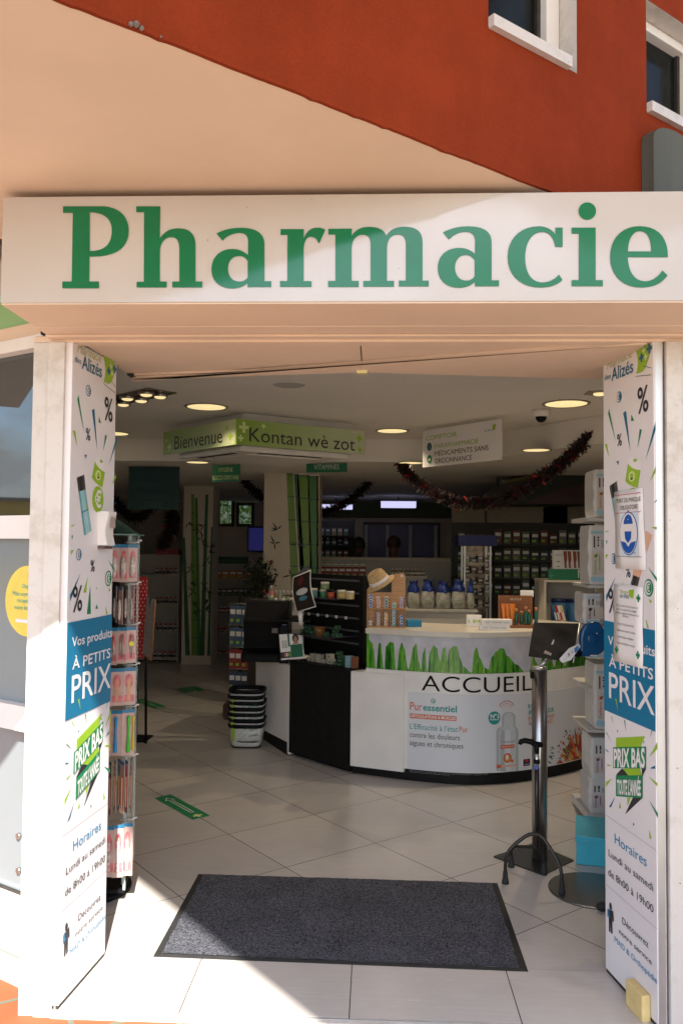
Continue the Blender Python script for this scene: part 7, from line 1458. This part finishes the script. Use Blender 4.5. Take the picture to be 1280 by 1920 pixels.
Y = 8.0; t = thing('blister_stand', 'stand hung with clear packs of red and blue brushes left of the black machine', 'stand', (q(440, 1250, Y).x, Y, 0)); xs_ = q(450, 1250, Y).x; zA_, zB_ = q(450, 1300, Y).z, q(450, 1128, Y).z; b = MB(); b.tube([(xs_, Y, 0), (xs_, Y, zB_+.05)], .02, 10); b.build('post', t, m_black); b = MB(); b.box(q(423, 1300, Y).x, q(466, 1300, Y).x, Y-.14, Y+.15, .02, .14); b.build('base', t, mat('brown_base', (.07, .035, .025), .5)); b = MB(); 
for k in range(4): b.tube([(q(436, 1200, Y).x, Y-.02, zB_-.02-.21*k), (q(466, 1200, Y).x, Y-.02, zB_-.02-.21*k)], .005, 6); b.tube([(q(436, 1200, Y).x, Y-.02, zB_-.02-.21*k), (q(432, 1200, Y).x, Y-.10, zB_-.01-.21*k)], .004, 6)
b.build('hooks', t, m_metal)
for r_ in range(4):
    for k in range(3):
        p = Vector((q(438+12*k, 1200, Y).x, Y-.07-.02*k, zB_-.215-.21*r_)); goods('hanging_blister', f'clear {("blue", "blue", "red", "dark blue")[r_]} brush pack on the {("top", "second", "third", "lowest")[r_]} hooks left of the machine', p, .058, .18, ((.04, .09, .15), (.05, .12, .22), (.28, .02, .02), (.03, .06, .10))[r_], f'brush packs on the {("top", "second", "third", "lowest")[r_]} hooks left of the machine')
# basket stack
bk = None; pB = Vector((-1.05, 6.88, 0)); m_bw = mat('white_basket_wall', (.60, .60, .57), .4, var=.04); rim_l = None
for k in range(7):
    z0 = .0+.047*k; c0 = pB+Vector((.006*math.sin(k*2.1), .004*math.cos(k*3), z0))
    if bk is None:
        bk = thing('shopping_basket', 'white printed shopping basket at the bottom of the black rimmed stack', 'basket', c0, 'stacked shopping baskets')
        def ring(sx, sy, z, n=32, e=.55): return [c0+Vector((sx*math.copysign(abs(math.cos(g))**e, math.cos(g)), sy*math.copysign(abs(math.sin(g))**e, math.sin(g)), z)) for g in [2*math.pi*i/n for i in range(n)]]
        b = MB(); v = b.grid([ring(.118, .095, .012), ring(.125, .10, .03), ring(.142, .115, .16), ring(.139, .112, .16), ring(.122, .097, .03)], close_v=True); b.bm.faces.new(v[-1]); b.bm.faces.new(v[0][::-1]); b.build('wall', bk, m_bw)
        b = MB(); b.grid([ring(.117, .094, .0005), ring(.122, .098, .0115), ring(.113, .09, .0115)], close_v=True); b.build('foot', bk, m_black)
        b = MB(); b.grid([ring(.143, .116, .161), ring(.152, .125, .172), ring(.153, .126, .192), ring(.147, .121, .197), ring(.140, .114, .192), ring(.139, .113, .161)], close_v=True); b.build('rim', bk, m_black)
        b = MB(); S = lambda u, v, h=0.: c0+Vector((u, -(.102+.10*v)-h-.003+.05*max(0, abs(u)-.07), .03+v)); text(b, 'Apotek', S, .03, .066, .015, .07, m=m_gs, slope=.3, off=.003); text(b, 'Pharmacy', S, -.05, .03, .013, .07, m=m_gs, slope=1.0, off=.003); text(b, 'Apteka', S, .055, .03, .012, .05, m=m_gs, off=.003); poly(b, [(-.105, .03), (-.085, .028), (-.082, .085), (-.108, .09)], S, .004, m_lime); b.build('print', bk)
    else: dup(bk, c0, None, 'black rimmed white basket nested in the stack, '+('second from the floor', 'third from the floor', 'fourth from the floor', 'third from the top', 'second from the top', 'topmost of all')[k-1], 'stacked shopping baskets')

# ================================================================== STAFF behind the rear counter (only their heads rise over the stock)
def person(label, x, y, zh, hairc, skinc, topc, seed):
    t = thing('person', label, 'person', (x, y, 0)); H = zh/1.72
    me = bpy.data.meshes.new('body'); V = []; E = []; Rr = []
    def v(p, r): V.append((x+p[0]*H, y+p[1]*H, p[2]*H)); Rr.append(r*H); return len(V)-1
    def chain(a, pts):
        for p, r in pts:
            i = v(p, r); E.append((a, i)); a = i
        return a
    pel = v((0, 0, .92), .15)
    ch = chain(pel, [((0, 0, 1.08), .135), ((0, 0, 1.26), .15), ((0, .005, 1.38), .125)]); nk = chain(ch, [((0, 0, 1.45), .058), ((0, -.01, 1.51), .055)]); hd = chain(nk, [((0, -.015, 1.57), .075), ((0, -.015, 1.64), .088)])
    for s in (-1, 1):
        sh = chain(ch, [((s*.16, 0, 1.36), .065), ((s*.23, 0, 1.22), .048), ((s*.25, -.02, 1.06), .04), ((s*.25, -.12, .95), .032), ((s*.24, -.21, .92), .026), ((s*.24, -.26, .91), .024)])
        for k in range(4): chain(sh, [((s*(.21+.018*k), -.30, .908-.002*k), .009), ((s*(.208+.019*k), -.335+.004*abs(k-1.5), .90), .008), ((s*(.208+.019*k), -.35+.004*abs(k-1.5), .89), .007)])
        chain(sh, [((s*.20, -.27, .905), .010), ((s*.185, -.30, .90), .008)])
        chain(pel, [((s*.09, 0, .84), .09), ((s*.10, 0, .48), .06), ((s*.10, .01, .10), .04), ((s*.10, -.02, .045), .04), ((s*.10, -.14, .03), .03)])
    me.from_pydata(V, E, []); o = bpy.data.objects.new('body', me); scene.collection.objects.link(o); o.parent = t; o.matrix_parent_inverse = parent_inv(t)
    md = o.modifiers.new('skin', 'SKIN'); lay = me.skin_vertices[0] if me.skin_vertices else None
    for i, r in enumerate(Rr): me.skin_vertices[0].data[i].radius = (r, r); 
    me.skin_vertices[0].data[pel].use_root = True; o.modifiers.new('smooth', 'SUBSURF').render_levels = 2; me.materials.append(mat('skin_%d' % seed, skinc, .55))
    hc = Vector((x, y-.015*H, 1.63*H)); mh = mat('hair_%d' % seed, hairc, .5, var=.4, scale=60)
    b = MB(); b.ell(hc+Vector((0, .018, .03))*H, (.098*H, .105*H, .105*H), 18, 12); b.build('hair', t, mh)
    b = MB(); b.lathe([(.13, .90), (.165, 1.0), (.16, 1.1), (.19, 1.28), (.17, 1.39), (.07, 1.46)], (x, y, 0), 20, Matrix.Diagonal((1, 1, H, 1)), ay=.62)
    b.build('tunic', t, mat('tunic_%d' % seed, topc, .8))
    b = MB(); f = hc+Vector((0, -.088, -.015))*H
    for s in (-1, 1): b.use(m_gdark); b.ell(f+Vector((s*.032, .006, .012))*H, (.011, .006, .006), 8, 6)
    b.use(MATS['skin_%d' % seed]); b.ell(f+Vector((0, -.008, -.02))*H, (.012, .018, .02), 8, 6)
    for s in (-1, 1): b.ell(hc+Vector((s*.088, .01, -.01))*H, (.01, .018, .028), 8, 6)
    b.use(m_red); b.ell(f+Vector((0, .004, -.055))*H, (.02, .006, .005), 8, 6); b.build('face', t)
pA = q(672, 1012, 11.9); person('person with short dark hair standing behind the rear counter', pA.x, 11.9, pA.z, (.010, .008, .007), (.10, .05, .035), (.05, .05, .06), 1)
pA = q(738, 1010, 11.7); person('person with reddish brown hair standing before the blue cabinets', pA.x, 11.7, pA.z, (.05, .018, .010), (.16, .08, .055), (.04, .04, .05), 2)
